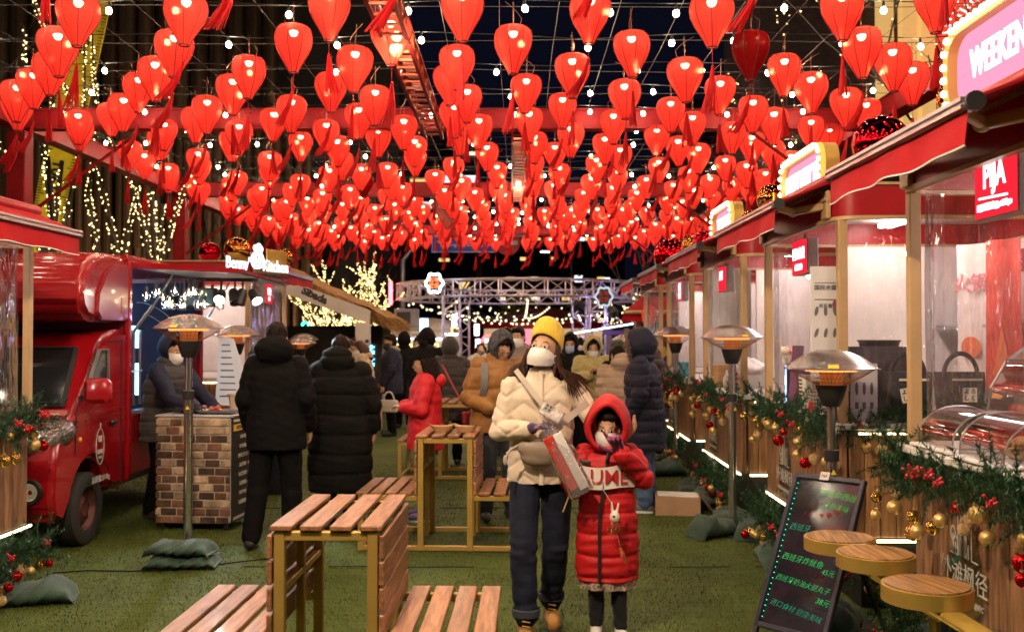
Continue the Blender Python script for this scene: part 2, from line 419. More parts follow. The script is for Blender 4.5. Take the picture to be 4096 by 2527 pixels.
def right_building():
    root=emp('corner_building',(11.5,24,0),'dark building with gold lit fins and a red fan light above the right stalls','building')
    ob('wall',MB().box((0,2,9),(11,4,18)),M('rb_wall',(.045,.03,.03),.7,var=.3),root)
    fin=M('rb_fin',(.5,.33,.12),.4,emit=(1,.62,.2),es=.55)
    fm=MB().box((0,0,0),(.34,.3,6.5)).mesh('fin'); fm.materials.append(fin)
    for x,z in((-2.55,9.2),(-2.0,9.2),(-1.55,9.0),(.9,9.2),(1.5,9.2)):
        o=bpy.data.objects.new('gold_fin',fm); COL.objects.link(o); o.parent=root; o.location=(x,-.2,z)
    fl=E_('rb_floor',(1,.7,.35),.5)
    for z in(4.2,5.6,7.0): ob('lit_ledge',MB().box((-3.6,-.05,z),(2.2,.1,.08)),fl,root)
    fan=emp('fan_light',(10.9,22.6,8.6),'large round red fan shaped light with white rays on the corner building','light')
    ob('disc',MB().lathe([(0,0),(1.25,0),(1.25,.12),(0,.12)],40,axis=Euler((PI/2,0,0)).to_matrix()),E_('fan_red',(1,.06,.03),1.0),fan)
    ry=MB()
    for k in range(3):
        for i in range(26+k*8):
            a=2*PI*i/(26+k*8)+k*.07; r0=.35+k*.3; p=Vector((math.cos(a),0,math.sin(a)))
            ry.bar(p*r0+Vector((0,-.16,0)),p*(r0+rnd.uniform(.1,.24))+Vector((0,-.16,0)),.035)
    ob('rays',ry,E_('fan_white',(1,.75,.7),1.8),fan,kind='stuff')
    ob('bracket',MB().bar((0,0,-.5),(0,1.6,-.5),.08).bar((0,0,.5),(0,1.6,.5),.08),M('rb_wall',(0,0,0)),fan)
    pan=emp('facade_light',(12.9,22.8,9.2),'tall red and white lit lattice panel beside the red fan light','panel')
    ob('panel',MB().box((0,0,0),(1.0,.12,3.2)),E_('lat_red',(1,.18,.14),.9),pan)
    lt=MB()
    for i in range(14):
        for j in range(4): lt.lathe([(.07,0),(.1,.02),(.1,.04),(.07,.06)],10,(-.36+j*.24,-.12,-1.45+i*.22),Euler((PI/2,0,0)).to_matrix())
    ob('lattice',lt,E_('lat_w',(1,.8,.78),1.4),pan,kind='stuff')
right_building()
# ---------------------------------------------------------------- trees
bark=M('bark',(.06,.048,.038),.9,bump=.6,bscale=30,var=.35)
def grow(r,p,d,L,rad,depth,segs,spread,up,maxd,nb0=0):
    n=4; pts=[p.copy()]; cur=p.copy(); dd=d.copy()
    for i in range(n):
        dd=(dd+Vector((r.gauss(0,.12),r.gauss(0,.12),r.gauss(0,.08)+up*.05))).normalized(); cur=cur+dd*L/n; pts.append(cur.copy())
    rads=[rad*(1-.45*i/n) for i in range(n+1)]
    segs.append((pts,rads,depth))
    if depth>=maxd: return
    for k in range(r.choice([2,3,3]) if depth else (nb0 or r.choice([3,4]))):
        i=r.randint(2,n); b=pts[i]; ax=Vector((r.gauss(0,1),r.gauss(0,1),r.gauss(0,.5))).normalized()
        nd=(dd+ax*spread+Vector((0,0,up))).normalized()
        grow(r,b,nd,L*r.uniform(.6,.85),rads[i]*.68,depth+1,segs,spread,up,maxd)
def tree(name,loc,label,seed,L=1.2,rad=.09,stems=1,maxd=3,spread=.75,up=.25,lights=0,lr=.012,ls=3.4,group=None,lightmax=99,lean=.3,lcol=(1,.72,.28),nb0=0):
    r=random.Random(seed); root=emp(name,loc,label,'tree',group); segs=[]
    for s in range(stems):
        a=2*PI*s/stems+r.random(); d=Vector((math.cos(a)*lean,math.sin(a)*lean,1)) if stems>1 else Vector((r.gauss(0,.06),r.gauss(0,.06),1))
        grow(r,Vector((0,0,0)),d.normalized(),L,rad,0,segs,spread,up,maxd,nb0)
    tr=MB(); cr=MB()
    for pts,rads,dep in segs:
        (tr if dep==0 else cr).tube(pts,rads,6 if dep<2 else 4,cap=False)
    ob('trunk',tr,bark,root,smooth=60); ob('crown',cr,bark,root,smooth=60)
    if lights:
        tot=sum((p[-1]-p[0]).length for p,_,dd in segs if dd<=lightmax); lm=MB(); per=lights/max(tot,.01)
        for pts,rads,dep in segs:
            if dep>lightmax: continue
            k=int((pts[-1]-pts[0]).length*per+r.random())
            for _ in range(k):
                t=r.random()*(len(pts)-1.001); i=int(t); q=pts[i].lerp(pts[i+1],t-i); rr=rads[i]+.012; a=r.random()*6.28
                q=q+Vector((math.cos(a)*rr,math.sin(a)*rr,r.gauss(0,.015))); s=lr*r.uniform(.6,1.25)
                lm.add([q+Vector(v)*s for v in((1,0,0),(-1,0,0),(0,1,0),(0,-1,0),(0,0,1),(0,0,-1))],[(0,2,4),(2,1,4),(1,3,4),(3,0,4),(2,0,5),(1,2,5),(3,1,5),(0,3,5)])
        ob('fairy_lights',lm,E_('fairy%d'%int(ls),lcol,ls,True),root,kind='stuff')
    return root,segs
GF='trees wrapped in warm fairy lights'
tree('fairy_light_tree',(-6.25,16.2,.0),'many stemmed tree wrapped in warm fairy lights above the red truck',11,L=4.0,rad=.075,stems=6,maxd=1,spread=.42,up=.5,nb0=1,lights=1500,lr=.0125,ls=7.,group=GF,lean=.27)
tree('fairy_light_tree',(-7.3,15.6,.0),'sparse fairy light tree beside the yellow tape at far left',12,L=4.4,rad=.07,stems=4,maxd=1,spread=.4,up=.5,nb0=1,lights=620,lr=.0125,ls=7.,group=GF,lean=.2)
tree('fairy_light_tree',(-4.75,24.5,0),'bushy tree densely wrapped in fairy lights behind the thatched stall',13,L=1.55,rad=.11,stems=2,maxd=4,spread=.95,up=.22,lights=2300,lightmax=3,lr=.0145,ls=5.,lean=.35,group=GF)
tree('fairy_light_tree',(-3.55,25.5,0),'fairy light tree with a lit trunk just right of the thatched stall roof',14,L=1.55,rad=.11,stems=2,maxd=4,spread=.95,up=.22,lights=2200,lightmax=3,lr=.0145,ls=5.,lean=.3,group=GF)
tree('fairy_light_tree',(3.75,24.0,0),'small fairy light tree behind the far end of the right stalls',15,L=1.5,rad=.1,stems=2,maxd=4,spread=.9,up=.25,lights=1100,lightmax=3,lr=.0145,ls=5.,lean=.3,group=GF)
tree('fairy_light_tree',(5.15,11.8,0),'dark branched tree with loose fairy lights behind the nearest right stall',16,L=3.0,rad=.12,stems=2,maxd=3,spread=.55,up=.35,lights=420,lr=.013,group=GF,lean=.18)
tree('fairy_light_tree',(6.6,14.8,0),'tall tree with scattered fairy lights before the gold lit fins',17,L=3.4,rad=.12,stems=2,maxd=3,spread=.5,up=.4,lights=420,lr=.014,group=GF,lean=.15)
GB='bare winter trees around the market'
for i,(x,y,L,sd,lab) in enumerate([(5.6,19.5,2.8,21,'tall bare tree behind the right lantern rows'),(8.2,24,3.2,22,'tallest bare tree against the sky on the right'),(3.6,27.5,2.5,23,'bare tree standing behind the far right of the ring truss'),(-8.6,14.6,3.0,24,'bare tree with thin dark twigs at the far left edge'),(-2.4,36,2.6,25,'bare tree behind the street sign pole'),(-7.2,28,2.9,26,'bare tree between the tower and the fairy light trees')]):
    tree('bare_tree',(x,y,0),lab,sd,L=L,rad=.11,maxd=4,spread=.62,up=.28,group=GB)
def leafy(x,y,h,lab,seed,leaf=.07,n=520,col=(.30,.30,.03)):
    root,segs=tree('ginkgo_tree',(x,y,0),lab,seed,L=h*.36,rad=.1,maxd=3,spread=.6,up=.4,group='yellow leaved trees beyond the ring truss')
    r=random.Random(seed); lm=MB(); tips=[s for s in segs if s[2]>=2]
    for _ in range(n):
        pts=r.choice(tips)[0]; q=pts[r.randint(1,4)]+Vector((r.gauss(0,.14),r.gauss(0,.14),r.gauss(0,.12)))
        rt=Euler((r.random()*6,r.random()*6,r.random()*6)).to_matrix(); s=leaf*r.uniform(.6,1.3)
        lm.add([q+rt@Vector(v)*s for v in((0,-1,0),(.9,.5,.1),(0,.75,-.1),(-.9,.5,.1))],[(0,1,2,3)])
    ob('leaves',lm,M('ginkgo',col,.6,var=.45,vscale=20),root,kind='stuff')
leafy(.15,37,4.2,'half bare tree with bright yellow leaves left of the street lamp',31)
leafy(2.6,38,4.0,'thin tree with few yellow leaves right of the street lamp',32,n=230)
# ---------------------------------------------------------------- street furniture far off
galv=M('galvanised',(.38,.39,.41),.4,.85,var=.2)
def streetlamp(x,y,z,lab):
    r=emp('street_lamp',(x,y,0),lab,'street lamp'); ob('pole',MB().tube([(1.6,0,0),(1.6,0,z-.2),(1.3,0,z+.1),(.3,0,z+.14)],[.09,.07,.05,.04],8),galv,r,smooth=50)
    ob('lamp_head',MB().box((0,0,z+.12),(.7,.3,.12),bev=.03),galv,r); ob('lens',MB().box((0,0,z+.045),(.5,.24,.03)),E_('lamp_lens',(1,.9,.72),40.),r)
streetlamp(2.0,60,6.55,'lit street lamp glowing white beyond the ring truss')
def gantry():
    r=emp('street_sign',(-3.3,30,.405),'blue road name board and arm on a grey pole under the farthest lanterns','road sign')
    ob('pole',MB().tube([(0,0,-.55),(0,0,4.6),(.5,0,5.2),(2.2,0,5.55),(5.2,0,5.6)],[.13,.11,.10,.08,.07],10),galv,r,smooth=50)
    r.scale=(.75,.75,.75); bl=M('sign_blue',(.02,.08,.55),.35,var=.05); wh=M('sign_white',(.8,.8,.8),.4,var=.03)
    ob('board',MB().box((2.45,-.15,5.45),(2.62,.05,1.14),bev=.02),bl,r); b=MB()
    for s in(-1,1): b.box((2.45,-.18,5.45+s*.53),(2.5,.012,.03)); b.box((2.45+s*1.25,-.18,5.45),(.03,.012,1.03))
    ob('border',b,wh,r)
    for tx,s,x,z,bo in(('中山东二路',.36,2.5,5.62,.008),('Zhongshan Rd. (E2)',.2,2.45,5.2,.004),('北',.26,1.42,5.6,.006),('南',.26,3.5,5.6,.006),('N',.16,1.42,5.32,.004),('S',.16,3.5,5.32,.004)):
        ob('lettering',text(tx,s,.002,bold=bo),wh,r,(x,-.18,z),FACE_CAM)
    n=emp('no_entry_sign',(-.13,30,4.38),'round red no entry sign with white bar right of the blue road board','road sign')
    n.scale=(.75,.75,.75); ax=Euler((PI/2,0,0)).to_matrix()
    ob('disc',MB().lathe([(0,.02),(.5,.02),(.5,-.02),(0,-.02)],36,axis=ax),M('sign_red',(.5,.012,.02),.4,var=.05),n)
    ob('bar',MB().box((0,-.03,0),(.78,.015,.17)),wh,n); ob('hanger',MB().bar((0,.03,.2),(0,.03,.62),.06),galv,n)
gantry()
def trafficlight():
    r=emp('traffic_light',(-6.2,30,0),'pedestrian signal showing green behind the left heaters','traffic light'); k=M('tl_black',(.02,.02,.02),.5)
    ob('pole',MB().tube([(0,.1,0),(0,.1,2.5)],.05,8),galv,r); ob('housing',MB().box((0,0,2.05),(.32,.2,.68),bev=.03),k,r)
    ob('green_lens',MB().lathe([(0,-.02),(.12,0),(.12,.02)],16,(0,-.11,1.9),Euler((PI/2,0,0)).to_matrix()),E_('tl_green',(.05,1,.62),8.),r)
    ob('red_lens',MB().lathe([(0,-.02),(.12,0),(.12,.02)],16,(0,-.11,2.2),Euler((PI/2,0,0)).to_matrix()),M('tl_off',(.05,.01,.01),.3),r)
trafficlight()
# ================================================================ red steel canopy frame
redsteel=M('red_steel',(.21,.004,.006),.6,var=.22,vscale=3,bump=.15,bscale=40,spec=.2)
def frame():
    r=emp('steel_canopy_frame',(-.8,12,0),'red steel portal frame carrying the lantern canopy','frame')
    def part(n,mb): return ob(n,mb,redsteel,r)
    ox,oy=.8,-12
    def ibeam(a,b):
        a=Vector(a);b=Vector(b); m=MB(); up=Vector((0,0,1)); d=(b-a).normalized(); sd=d.cross(up)
        m.bar(a,b,.03,.2); m.bar(a+up*.11,b+up*.11,.2,.022); m.bar(a-up*.11,b-up*.11,.2,.022); m.bar(a+sd*.085,b+sd*.085,.008,.19); m.bar(a-sd*.085,b-sd*.085,.008,.19); return m
    for y in(6.0,11.9,17.7,24.5):
        part('cross_beam',ibeam((-5.9+ox+.1,y+oy,4.19),(4.3+ox-.1,y+oy,4.19)))
        for x in(-5.9,4.3):
            part('column',MB().box((x+ox,y+oy,2.03),(.22,.22,4.04),bev=.01)); part('base_plate',MB().box((x+ox,y+oy,.012),(.4,.4,.02)))
            s=1 if x<0 else -1
            part('knee_brace',MB().tube([(x+ox+s*.1,y+oy,3.05),(x+ox+s*1.45,y+oy,4.06)],.022,8))
    for x in(-5.9,4.3):
        for y0,y1 in((.5,6),(6,11.9),(11.9,17.7),(17.7,24.5)):
            part('side_beam',ibeam((x+ox,y0+oy+.1,4.19),(x+ox,y1+oy-.1,4.19)))
frame()
GL=680
def ladder(x,y0,y1,z,w,h,lab,lamps):
    r=emp('lattice_girder',(x,(y0+y1)/2,z),lab,'girder','red lattice girders slung between the cross beams')
    a,b=y0-(y0+y1)/2,y1-(y0+y1)/2; m=MB()
    for sx in(-1,1):
        for sz in(-1,1): m.bar((sx*w/2,a,sz*h/2),(sx*w/2,b,sz*h/2),.028)
    ob('chord',m,redsteel,r); k=MB(); n=int((b-a)/.24)
    for i in range(n):
        ya=a+(b-a)*i/n; yb=a+(b-a)*(i+1)/n
        for sz in(-1,1): k.bar((-w/2,ya,sz*h/2),(w/2,ya,sz*h/2),.022)
        for sx in(-1,1):
            p,q=(-h/2,h/2) if i%2 else (h/2,-h/2); k.bar((sx*w/2,ya,p),(sx*w/2,yb,q),.018)
    ob('lacing',k,M('orange_lacing',(.45,.07,.02),.45),r)
    for y in lamps:
        ob('work_lamp',MB().ell((0,y,-.02),(.04,.04,.04)),E_('girder_lamp',(1,.75,.45),60.),r)
        L=bpy.data.lights.new('work_lamp_light','POINT'); L.energy=GL if y<-3 else 150; L.color=(1,.76,.50); L.shadow_soft_size=.06; o=bpy.data.objects.new('work_lamp_light',L); COL.objects.link(o); o.parent=r; o.location=(0,y,-.13)
ladder(-.92,1.4,11.75,4.02,.19,.16,'long red lattice girder running overhead toward the first cross beam',[-4.1,-.55,1.35])
ladder(.1,12.1,17.5,4.02,.19,.16,'red lattice girder between the first and second cross beams',[.9])
ladder(-1.35,17.9,24.3,4.02,.19,.16,'farthest red lattice girder beyond the second cross beam',[])
# ---------------------------------------------------------------- wire net, bulb strings
wire_m=M('wire',(.10,.085,.075),.5,.4)
wn=MB()
for k in range(24):
    y=1.2+k*1.0
    pts=[(-5.9+10.2*i/8,y+.05*math.sin(k*3+i),4.335+.01*math.sin(i*1.3+k)) for i in range(9)]; wn.tube(pts,.0035,3,False)
for k in range(20):
    x=-5.6+k*.5; wn.tube([(x+.02*math.sin(i*2+k),.8+i*2.9,4.34) for i in range(9)],.003,3,False)
wo=ob('wire_net',wn,wire_m); tag(wo,'thin steel wire net across the red frame that holds the lanterns','wire')
bulb_e=E_('bulb_glow',(1,.82,.56),250.)
bulb_g=bulb_e
bm_=MB().lathe([(.0,-.056),(.014,-.052),(.0225,-.042),(.026,-.028),(.0225,-.012),(.013,0)],8).mesh('bulb',70); bm_.materials.append(bulb_g)
sk_m=M('socket',(.015,.015,.015),.5)
LGROUP='strings of bare white bulbs across the lane'
k=0; y=.9
while y<26.5:
    s=emp('bulb_string',(-.8,y,4.2),'black cable of bare white bulbs strung across under the red lanterns','string lights',LGROUP)
    w=MB(); so=MB(); x=-4.9+rnd.uniform(0,.5); pts=[]
    for i in range(15): pts.append((-5.1+10.2*i/14,rnd.uniform(-.04,.04),.06+.03*math.sin(i*1.7+k)))
    w.tube(pts,.0045,4,False)
    while x<4.8:
        t=(x+5.1)/10.2*14; i=min(13,int(t)); a=Vector(pts[i]).lerp(Vector(pts[i+1]),t-i); zz=a.z-.02
        so.tube([(x,a.y,zz+.012),(x,a.y,zz-.035)],[.011,.014],6)
        b=bpy.data.objects.new('bulb',bm_); COL.objects.link(b); b.parent=s; b.location=(x,a.y,zz-.03); b.rotation_euler=(rnd.gauss(0,.15),rnd.gauss(0,.15),0)
        x+=rnd.uniform(.5,.98)
    ob('cable',w,sk_m,s); ob('sockets',so,sk_m,s,kind='stuff')
    y+=rnd.uniform(.8,1.12); k+=1
# ---------------------------------------------------------------- red lanterns
LANT=[(3.0,7.01,0),(-1.32,7.15,0),(-0.36,7.17,0),(2.39,7.17,0),(1.47,7.29,0),(0.58,7.3,0),(-3.21,7.33,0),(-2.41,7.33,0),(3.65,7.78,0),(-0.96,7.83,0),(0.01,8.04,0),(-1.78,8.07,0),(2.86,8.11,0),(-3.73,8.13,0),(0.99,8.21,0),(-2.8,8.22,0),(1.99,8.25,1),(-0.48,8.61,0),(3.31,8.62,0),(-1.37,8.67,0),(-4.11,8.83,0),(0.54,8.88,0),(-2.37,8.93,0),(2.46,8.94,0),(-3.23,8.96,0),(1.57,9.0,0),(3.72,9.21,0),(-0.59,9.25,0),(-4.53,9.38,0),(-1.73,9.48,0),(0.14,9.56,0),(2.89,9.58,0),(-3.62,9.61,0),(-2.72,9.66,0),(2.05,9.74,0),(1.11,9.8,0),(-4.94,9.89,0),(-0.45,10.03,0),(-1.39,10.08,0),(3.41,10.12,0),(-5.16,10.34,0),(-4.05,10.34,0),(0.53,10.38,0),(-3.21,10.44,0),(-2.32,10.44,0),(2.54,10.44,0),(1.69,10.56,0),(3.79,10.6,0),(-0.62,10.67,0),(-4.35,10.76,0),(-1.68,10.86,0),(0.19,11.0,0),(2.91,11.0,0),(-3.52,11.04,0),(-2.65,11.04,0),(-4.88,11.15,0),(1.14,11.15,0),(2.04,11.2,0),(-1.24,11.38,0),(-0.38,11.42,0),(3.46,11.48,0),(-4.06,11.59,0),(-5.06,11.63,0),(-2.18,11.65,0),(-3.23,11.74,0),(0.7,11.79,0),(2.63,11.8,0),(-0.63,11.86,0),(1.74,11.9,0),(3.81,11.9,0),(-1.62,12.01,0),(-4.31,12.16,0),(-3.46,12.29,0),(0.28,12.31,0),(2.98,12.32,0),(-2.63,12.34,0),(1.17,12.5,0),(2.1,12.57,0),(3.38,12.84,0),(-4.97,12.91,0),(0.56,12.96,0),(-0.33,12.99,0),(2.47,13.14,0),(1.44,13.21,0),(-4.24,13.4,0),(-1.31,13.46,0),(3.82,13.57,0),(-3.32,13.64,0),(-2.34,13.68,0),(-5.08,13.7,0),(0.3,13.81,0),(3.0,13.96,0),(1.19,14.01,0),(-4.43,14.1,0),(2.09,14.14,0),(-0.83,14.18,0),(3.42,14.49,0),(-0.22,14.53,0),(-5.04,14.55,0),(-1.82,14.55,0),(-3.56,14.59,0),(0.7,14.64,0),(-2.72,14.78,0),(2.63,14.81,0),(1.59,14.93,0),(-5.18,14.98,0),(3.86,15.11,0),(-1.18,15.23,0),(0.33,15.23,0),(-4.22,15.26,0),(-3.32,15.57,0),(-2.32,15.57,1),(3.11,15.57,0),(1.25,15.64,0),(2.13,15.77,0),(-0.8,15.8,0),(-4.51,15.93,0),(-5.09,15.98,0),(3.54,16.0,0),(-0.23,16.1,0),(0.68,16.21,0),(-1.81,16.38,0),(2.66,16.38,0),(-5.15,16.45,0),(3.94,16.45,0),(1.67,16.49,0),(-3.66,16.53,0),(0.3,16.56,0),(-2.71,16.64,0),(-4.22,16.75,0),(-1.14,16.82,0),(3.11,16.97,0),(-0.64,17.09,0),(1.23,17.13,0),(-2.16,17.16,0),(-4.42,17.2,0),(2.16,17.2,0),(-3.29,17.24,0),(-0.13,17.4,0),(3.53,17.48,0),(-5.02,17.56,0),(0.79,17.69,0),(-2.7,17.77,0),(2.78,17.77,0),(-1.76,17.81,0),(3.95,17.85,0),(-3.69,17.9,0),(0.29,18.11,0),(1.84,18.11,0),(-1.09,18.15,0),(-4.17,18.37,0),(-0.56,18.42,0),(3.16,18.42,0),(1.29,18.56,0),(-4.34,18.6,0),(-2.21,18.69,0),(2.25,18.69,0),(-3.21,18.79,0),(-1.71,19.07,0),(-3.62,19.12,0),(-1.0,19.22,0),(-2.66,19.26,0),(-5.04,19.31,0),(3.96,19.31,0),(-5.38,19.51,0),(-0.0,19.77,0),(-4.04,19.82,0),(-2.07,19.98,0),(3.12,19.98,0),(-0.59,20.19,0),(-3.09,20.3,0),(1.09,20.41,0),(2.02,20.46,0),(-1.55,20.52,0),(-5.4,20.69,0),(-4.6,20.69,0),(-1.05,20.75,0),(3.46,20.86,0),(-5.11,20.92,0),(-2.65,20.98,0),(0.38,21.15,0),(3.83,21.15,0),(4.15,21.15,0),(-3.65,21.27,0),(2.59,21.58,0),(1.49,21.64,0),(-0.54,21.76,0),(-0.05,21.76,0),(-4.24,21.82,0),(-2.12,21.82,0),(-4.77,21.89,0),(-5.44,22.02,0),(3.18,22.02,0),(-5.1,22.08,0),(-1.5,22.08,0),(-3.25,22.21,0),(-1.15,22.27,0),(0.99,22.41,0),(2.01,22.47,0),(3.53,22.68,0),(3.85,22.68,0),(-2.68,22.74,0),(-3.7,22.81,0),(4.21,22.88,0),(0.48,22.95,0),(-0.58,23.09,0),(-0.09,23.23,0),(2.64,23.23,0),(1.46,23.31,0),(-4.78,23.38,0),(-4.25,23.38,0),(-1.61,23.38,0),(-2.14,23.45,0),(3.12,23.52,0),(-5.13,23.67,0),(-3.29,23.74,0),(-1.27,23.82,0),(-5.6,23.89,0),(1.08,23.97,0),(3.45,23.97,0),(-3.77,24.05,0),(-2.68,24.05,0),(2.15,24.12,0),(-0.61,24.59,0),(0.48,24.59,0),(2.65,24.59,0),(3.99,24.59,0),(-0.12,24.68,0),(-2.14,24.76,0),(-4.74,24.84,0),(-4.33,24.92,0),(4.29,24.92,0),(-1.68,25.08,0),(1.47,25.08,0),(-3.29,25.17,0),(3.12,25.17,0),(-3.0,25.42,0),(0.98,25.51,0),(3.41,25.59,0),(2.1,25.68,0),(0.4,25.77,0),(-3.87,26.13,0),(1.39,26.13,0),(2.58,26.22,0)]

prof=[(.080,0),(.118,-.010),(.146,-.038),(.158,-.080),(.160,-.115),(.152,-.163),(.128,-.222),(.092,-.282),(.057,-.342),(.036,-.386)]
def shade_mat(lit):
    m,t=nt('silk_lit' if lit else 'silk_dark'); N=t.nodes;L=t.links; o=N.new('ShaderNodeOutputMaterial')
    tr=N.new('ShaderNodeBsdfTranslucent'); df=N.new('ShaderNodeBsdfDiffuse'); tp=N.new('ShaderNodeBsdfTransparent'); gl=N.new('ShaderNodeBsdfGlossy')
    c=(.82,.085,.055,1) if lit else (.42,.008,.01,1)
    tr.inputs[0].default_value=c; df.inputs[0].default_value=c; gl.inputs['Roughness'].default_value=.35; gl.inputs[0].default_value=(.9,.5,.45,1)
    m1=N.new('ShaderNodeMixShader'); m1.inputs[0].default_value=.30; L.new(tr.outputs[0],m1.inputs[1]); L.new(df.outputs[0],m1.inputs[2])
    if lit:
        rf=N.new('ShaderNodeBsdfRefraction'); rf.inputs['IOR'].default_value=1.05; rf.inputs['Roughness'].default_value=.62; rf.inputs[0].default_value=(.95,.20,.125,1)
        m0=N.new('ShaderNodeMixShader'); m0.inputs[0].default_value=.72; L.new(tr.outputs[0],m0.inputs[1]); L.new(rf.outputs[0],m0.inputs[2]); L.new(m0.outputs[0],m1.inputs[1])
    mg=N.new('ShaderNodeMixShader'); mg.inputs[0].default_value=.012; L.new(m1.outputs[0],mg.inputs[1]); L.new(gl.outputs[0],mg.inputs[2])
    last=mg
    if lit:
        em=N.new('ShaderNodeEmission'); em.inputs[0].default_value=(1,.022,.018,1); oi=N.new('ShaderNodeObjectInfo'); mr=N.new('ShaderNodeMapRange'); L.new(oi.outputs['Random'],mr.inputs[0]); mr.inputs[3].default_value=.24; mr.inputs[4].default_value=.34; L.new(mr.outputs[0],em.inputs[1])
        ad=N.new('ShaderNodeAddShader'); L.new(mg.outputs[0],ad.inputs[0]); L.new(em.outputs[0],ad.inputs[1])
        tp.inputs[0].default_value=(1,.72,.6,1); m3=N.new('ShaderNodeMixShader'); m3.inputs[0].default_value=.09
        L.new(ad.outputs[0],m3.inputs[1]); L.new(tp.outputs[0],m3.inputs[2]); last=m3
    L.new(last.outputs[0],o.inputs[0]); return m
silk=shade_mat(True); silk_off=shade_mat(False)
rib_m=M('lantern_rib',(.085,.003,.004),.6); cord_m=M('chain_metal',(.35,.16,.10),.35,.8)
tas_m=M('tassel_red',(.42,.006,.008),.6,var=.35,vscale=30,stretch=(1,1,.08),spec=.15)
lb_m=E_('lantern_bulb',(1,.76,.55),66.)
def shade_mesh(n,nr,mat):
    q=n//nr
    mod=lambda i,j: 1.0 if j%q==0 else (.985 if 1<i<9 else 1)
    me=MB().lathe(prof,n,mod=mod).mesh('shade',50); me.materials.append(mat); return me
def rib_mesh(n,r,sides):
    m=MB()
    for k in range(n):
        a=2*PI*k/n; m.tube([((p[0]+r*.6)*math.cos(a),(p[0]+r*.6)*math.sin(a),p[1]) for p in prof],r,sides,False)
    for (rr,z) in((.080,.0),(.036,-.386)):
        m.lathe([(rr-.004,z-.005),(rr+.004,z-.005),(rr+.004,z+.004),(rr-.004,z+.004)],12,closed=True)
    me=m.mesh('ribs'); me.materials.append(rib_m); return me
def tassel_mesh(seed,flare=1.):
    r=random.Random(seed); m=MB(); wx=r.uniform(-.11,.02); wy=r.uniform(-.05,.03); cl=r.uniform(.10,.15); L=r.uniform(.27,.33)
    def q(t): return Vector((wx*t*t*1.1+wx*.4*t,wy*t,-.386-cl-L*t))
    m.tube([(0,0,-.386),(wx*.05,0,-.386-cl*.6),tuple(q(0))],.0022,4,False)
    m.ell(q(0.01),(.011,.011,.017),None,8,6)
    for k in range(26):
        a=2*PI*k/26+r.random()*.2; rr=r.uniform(.55,1.)*.036*flare*r.uniform(.8,1.2)
        e=q(1+r.uniform(-.05,.05))+Vector((math.cos(a)*rr,math.sin(a)*rr,0)); s0=q(.04)+Vector((math.cos(a)*.008,math.sin(a)*.008,0)); md=q(.5)+Vector((math.cos(a)*rr*.5,math.sin(a)*rr*.5,0))
        m.tube([s0,md,e],[.004,.0046,.003],3,False)
    me=m.mesh('tassel'); me.materials.append(tas_m); return me
def chain_mesh():
    m=MB()
    for i in range(7):
        z=.004+i*.028; rot=Euler((0,0,PI/2*(i%2))).to_matrix(); pts=[rot@Vector((.006*math.cos(a),0,.017*math.sin(a)))+Vector((0,0,z+.014)) for a in[2*PI*k/6 for k in range(7)]]
        m.tube(pts,.0018,3,False)
    m.tube([(.03,0,0),(.07,0,.03),(.08,.0,.08),(.04,0,.12),(-.02,0,.16),(-.08,0,.19)],.0022,3,False)
    me=m.mesh('chain'); me.materials.append(cord_m); return me
def bulb_mesh(n=12):
    me=MB().lathe([(0,-.086),(.018,-.082),(.030,-.069),(.035,-.052),(.035,-.046),(0,-.046)],n).mesh('bulb',60); me.materials.append(lb_m); return me
sh_hi=shade_mesh(32,8,silk); sh_lo=shade_mesh(16,8,silk); sh_off=shade_mesh(32,8,silk_off); ri_hi=rib_mesh(8,.0027,4); ri_lo=rib_mesh(8,.0028,3)
tas=[tassel_mesh(i,1+.35*(i%3)) for i in range(7)]; ch_=chain_mesh(); bu_=bulb_mesh()
neck=MB().tube([(0,0,.004),(0,0,-.05)],.016,8); ne_=neck.mesh('bulb_holder'); ne_.materials.append(rib_m)
LL=list(LANT)
rr_=random.Random(5)
_n=0
for j in range(14):
    for i in range(19):
        x=-5.3+i*.515+.26*(j%2)+rr_.uniform(-.05,.05); y=12.6+j*1.0+rr_.uniform(-.1,.1)
        if x<4.2 and _n<56 and min(((x-a)/.52)**2+((y-b)/.95)**2 for a,b,_ in LL)>.62: LL.append((x,y,0)); _n+=1
for j in range(5):
    for i in range(9):
        LL.append((-4.6+i*1.0+.5*(j%2)+rr_.uniform(-.06,.06),1.6+j*.98+rr_.uniform(-.05,.05),0))
seen_off=0
for (x,y,off) in LL:
    lit=not off
    if lit: lab='lit red silk lantern with dark ribs and a tassel hanging in the canopy'
    else:
        lab='dark unlit red lantern beside the tallest bare tree twigs' if y<10 else 'small dark unlit red lantern among lit ones above the crowd'
    o=emp('red_lantern',(x,y,4.13+rr_.uniform(-.015,.015)),lab,'lantern','red silk lanterns strung over the lane',rr_.uniform(0,6.28))
    o.rotation_euler.x=rr_.gauss(0,.022); o.rotation_euler.y=rr_.gauss(0,.022); q_=rr_.uniform(.95,1.04); o.scale=(q_,q_,q_*rr_.uniform(.97,1.03))
    near=y<14
    for nm,me in(('shade',sh_off if not lit else (sh_hi if near else sh_lo)),('ribs',ri_hi if near else ri_lo),('tassel',rr_.choice(tas)),('chain',ch_)):
        k=bpy.data.objects.new(nm,me); COL.objects.link(k); k.parent=o
        if nm=='tassel': k.rotation_euler=(0,0,-o.rotation_euler.z+rr_.uniform(-.5,.5))
    if lit:
        k=bpy.data.objects.new('bulb',bu_); COL.objects.link(k); k.parent=o
        if near: k=bpy.data.objects.new('bulb_holder',ne_); COL.objects.link(k); k.parent=o

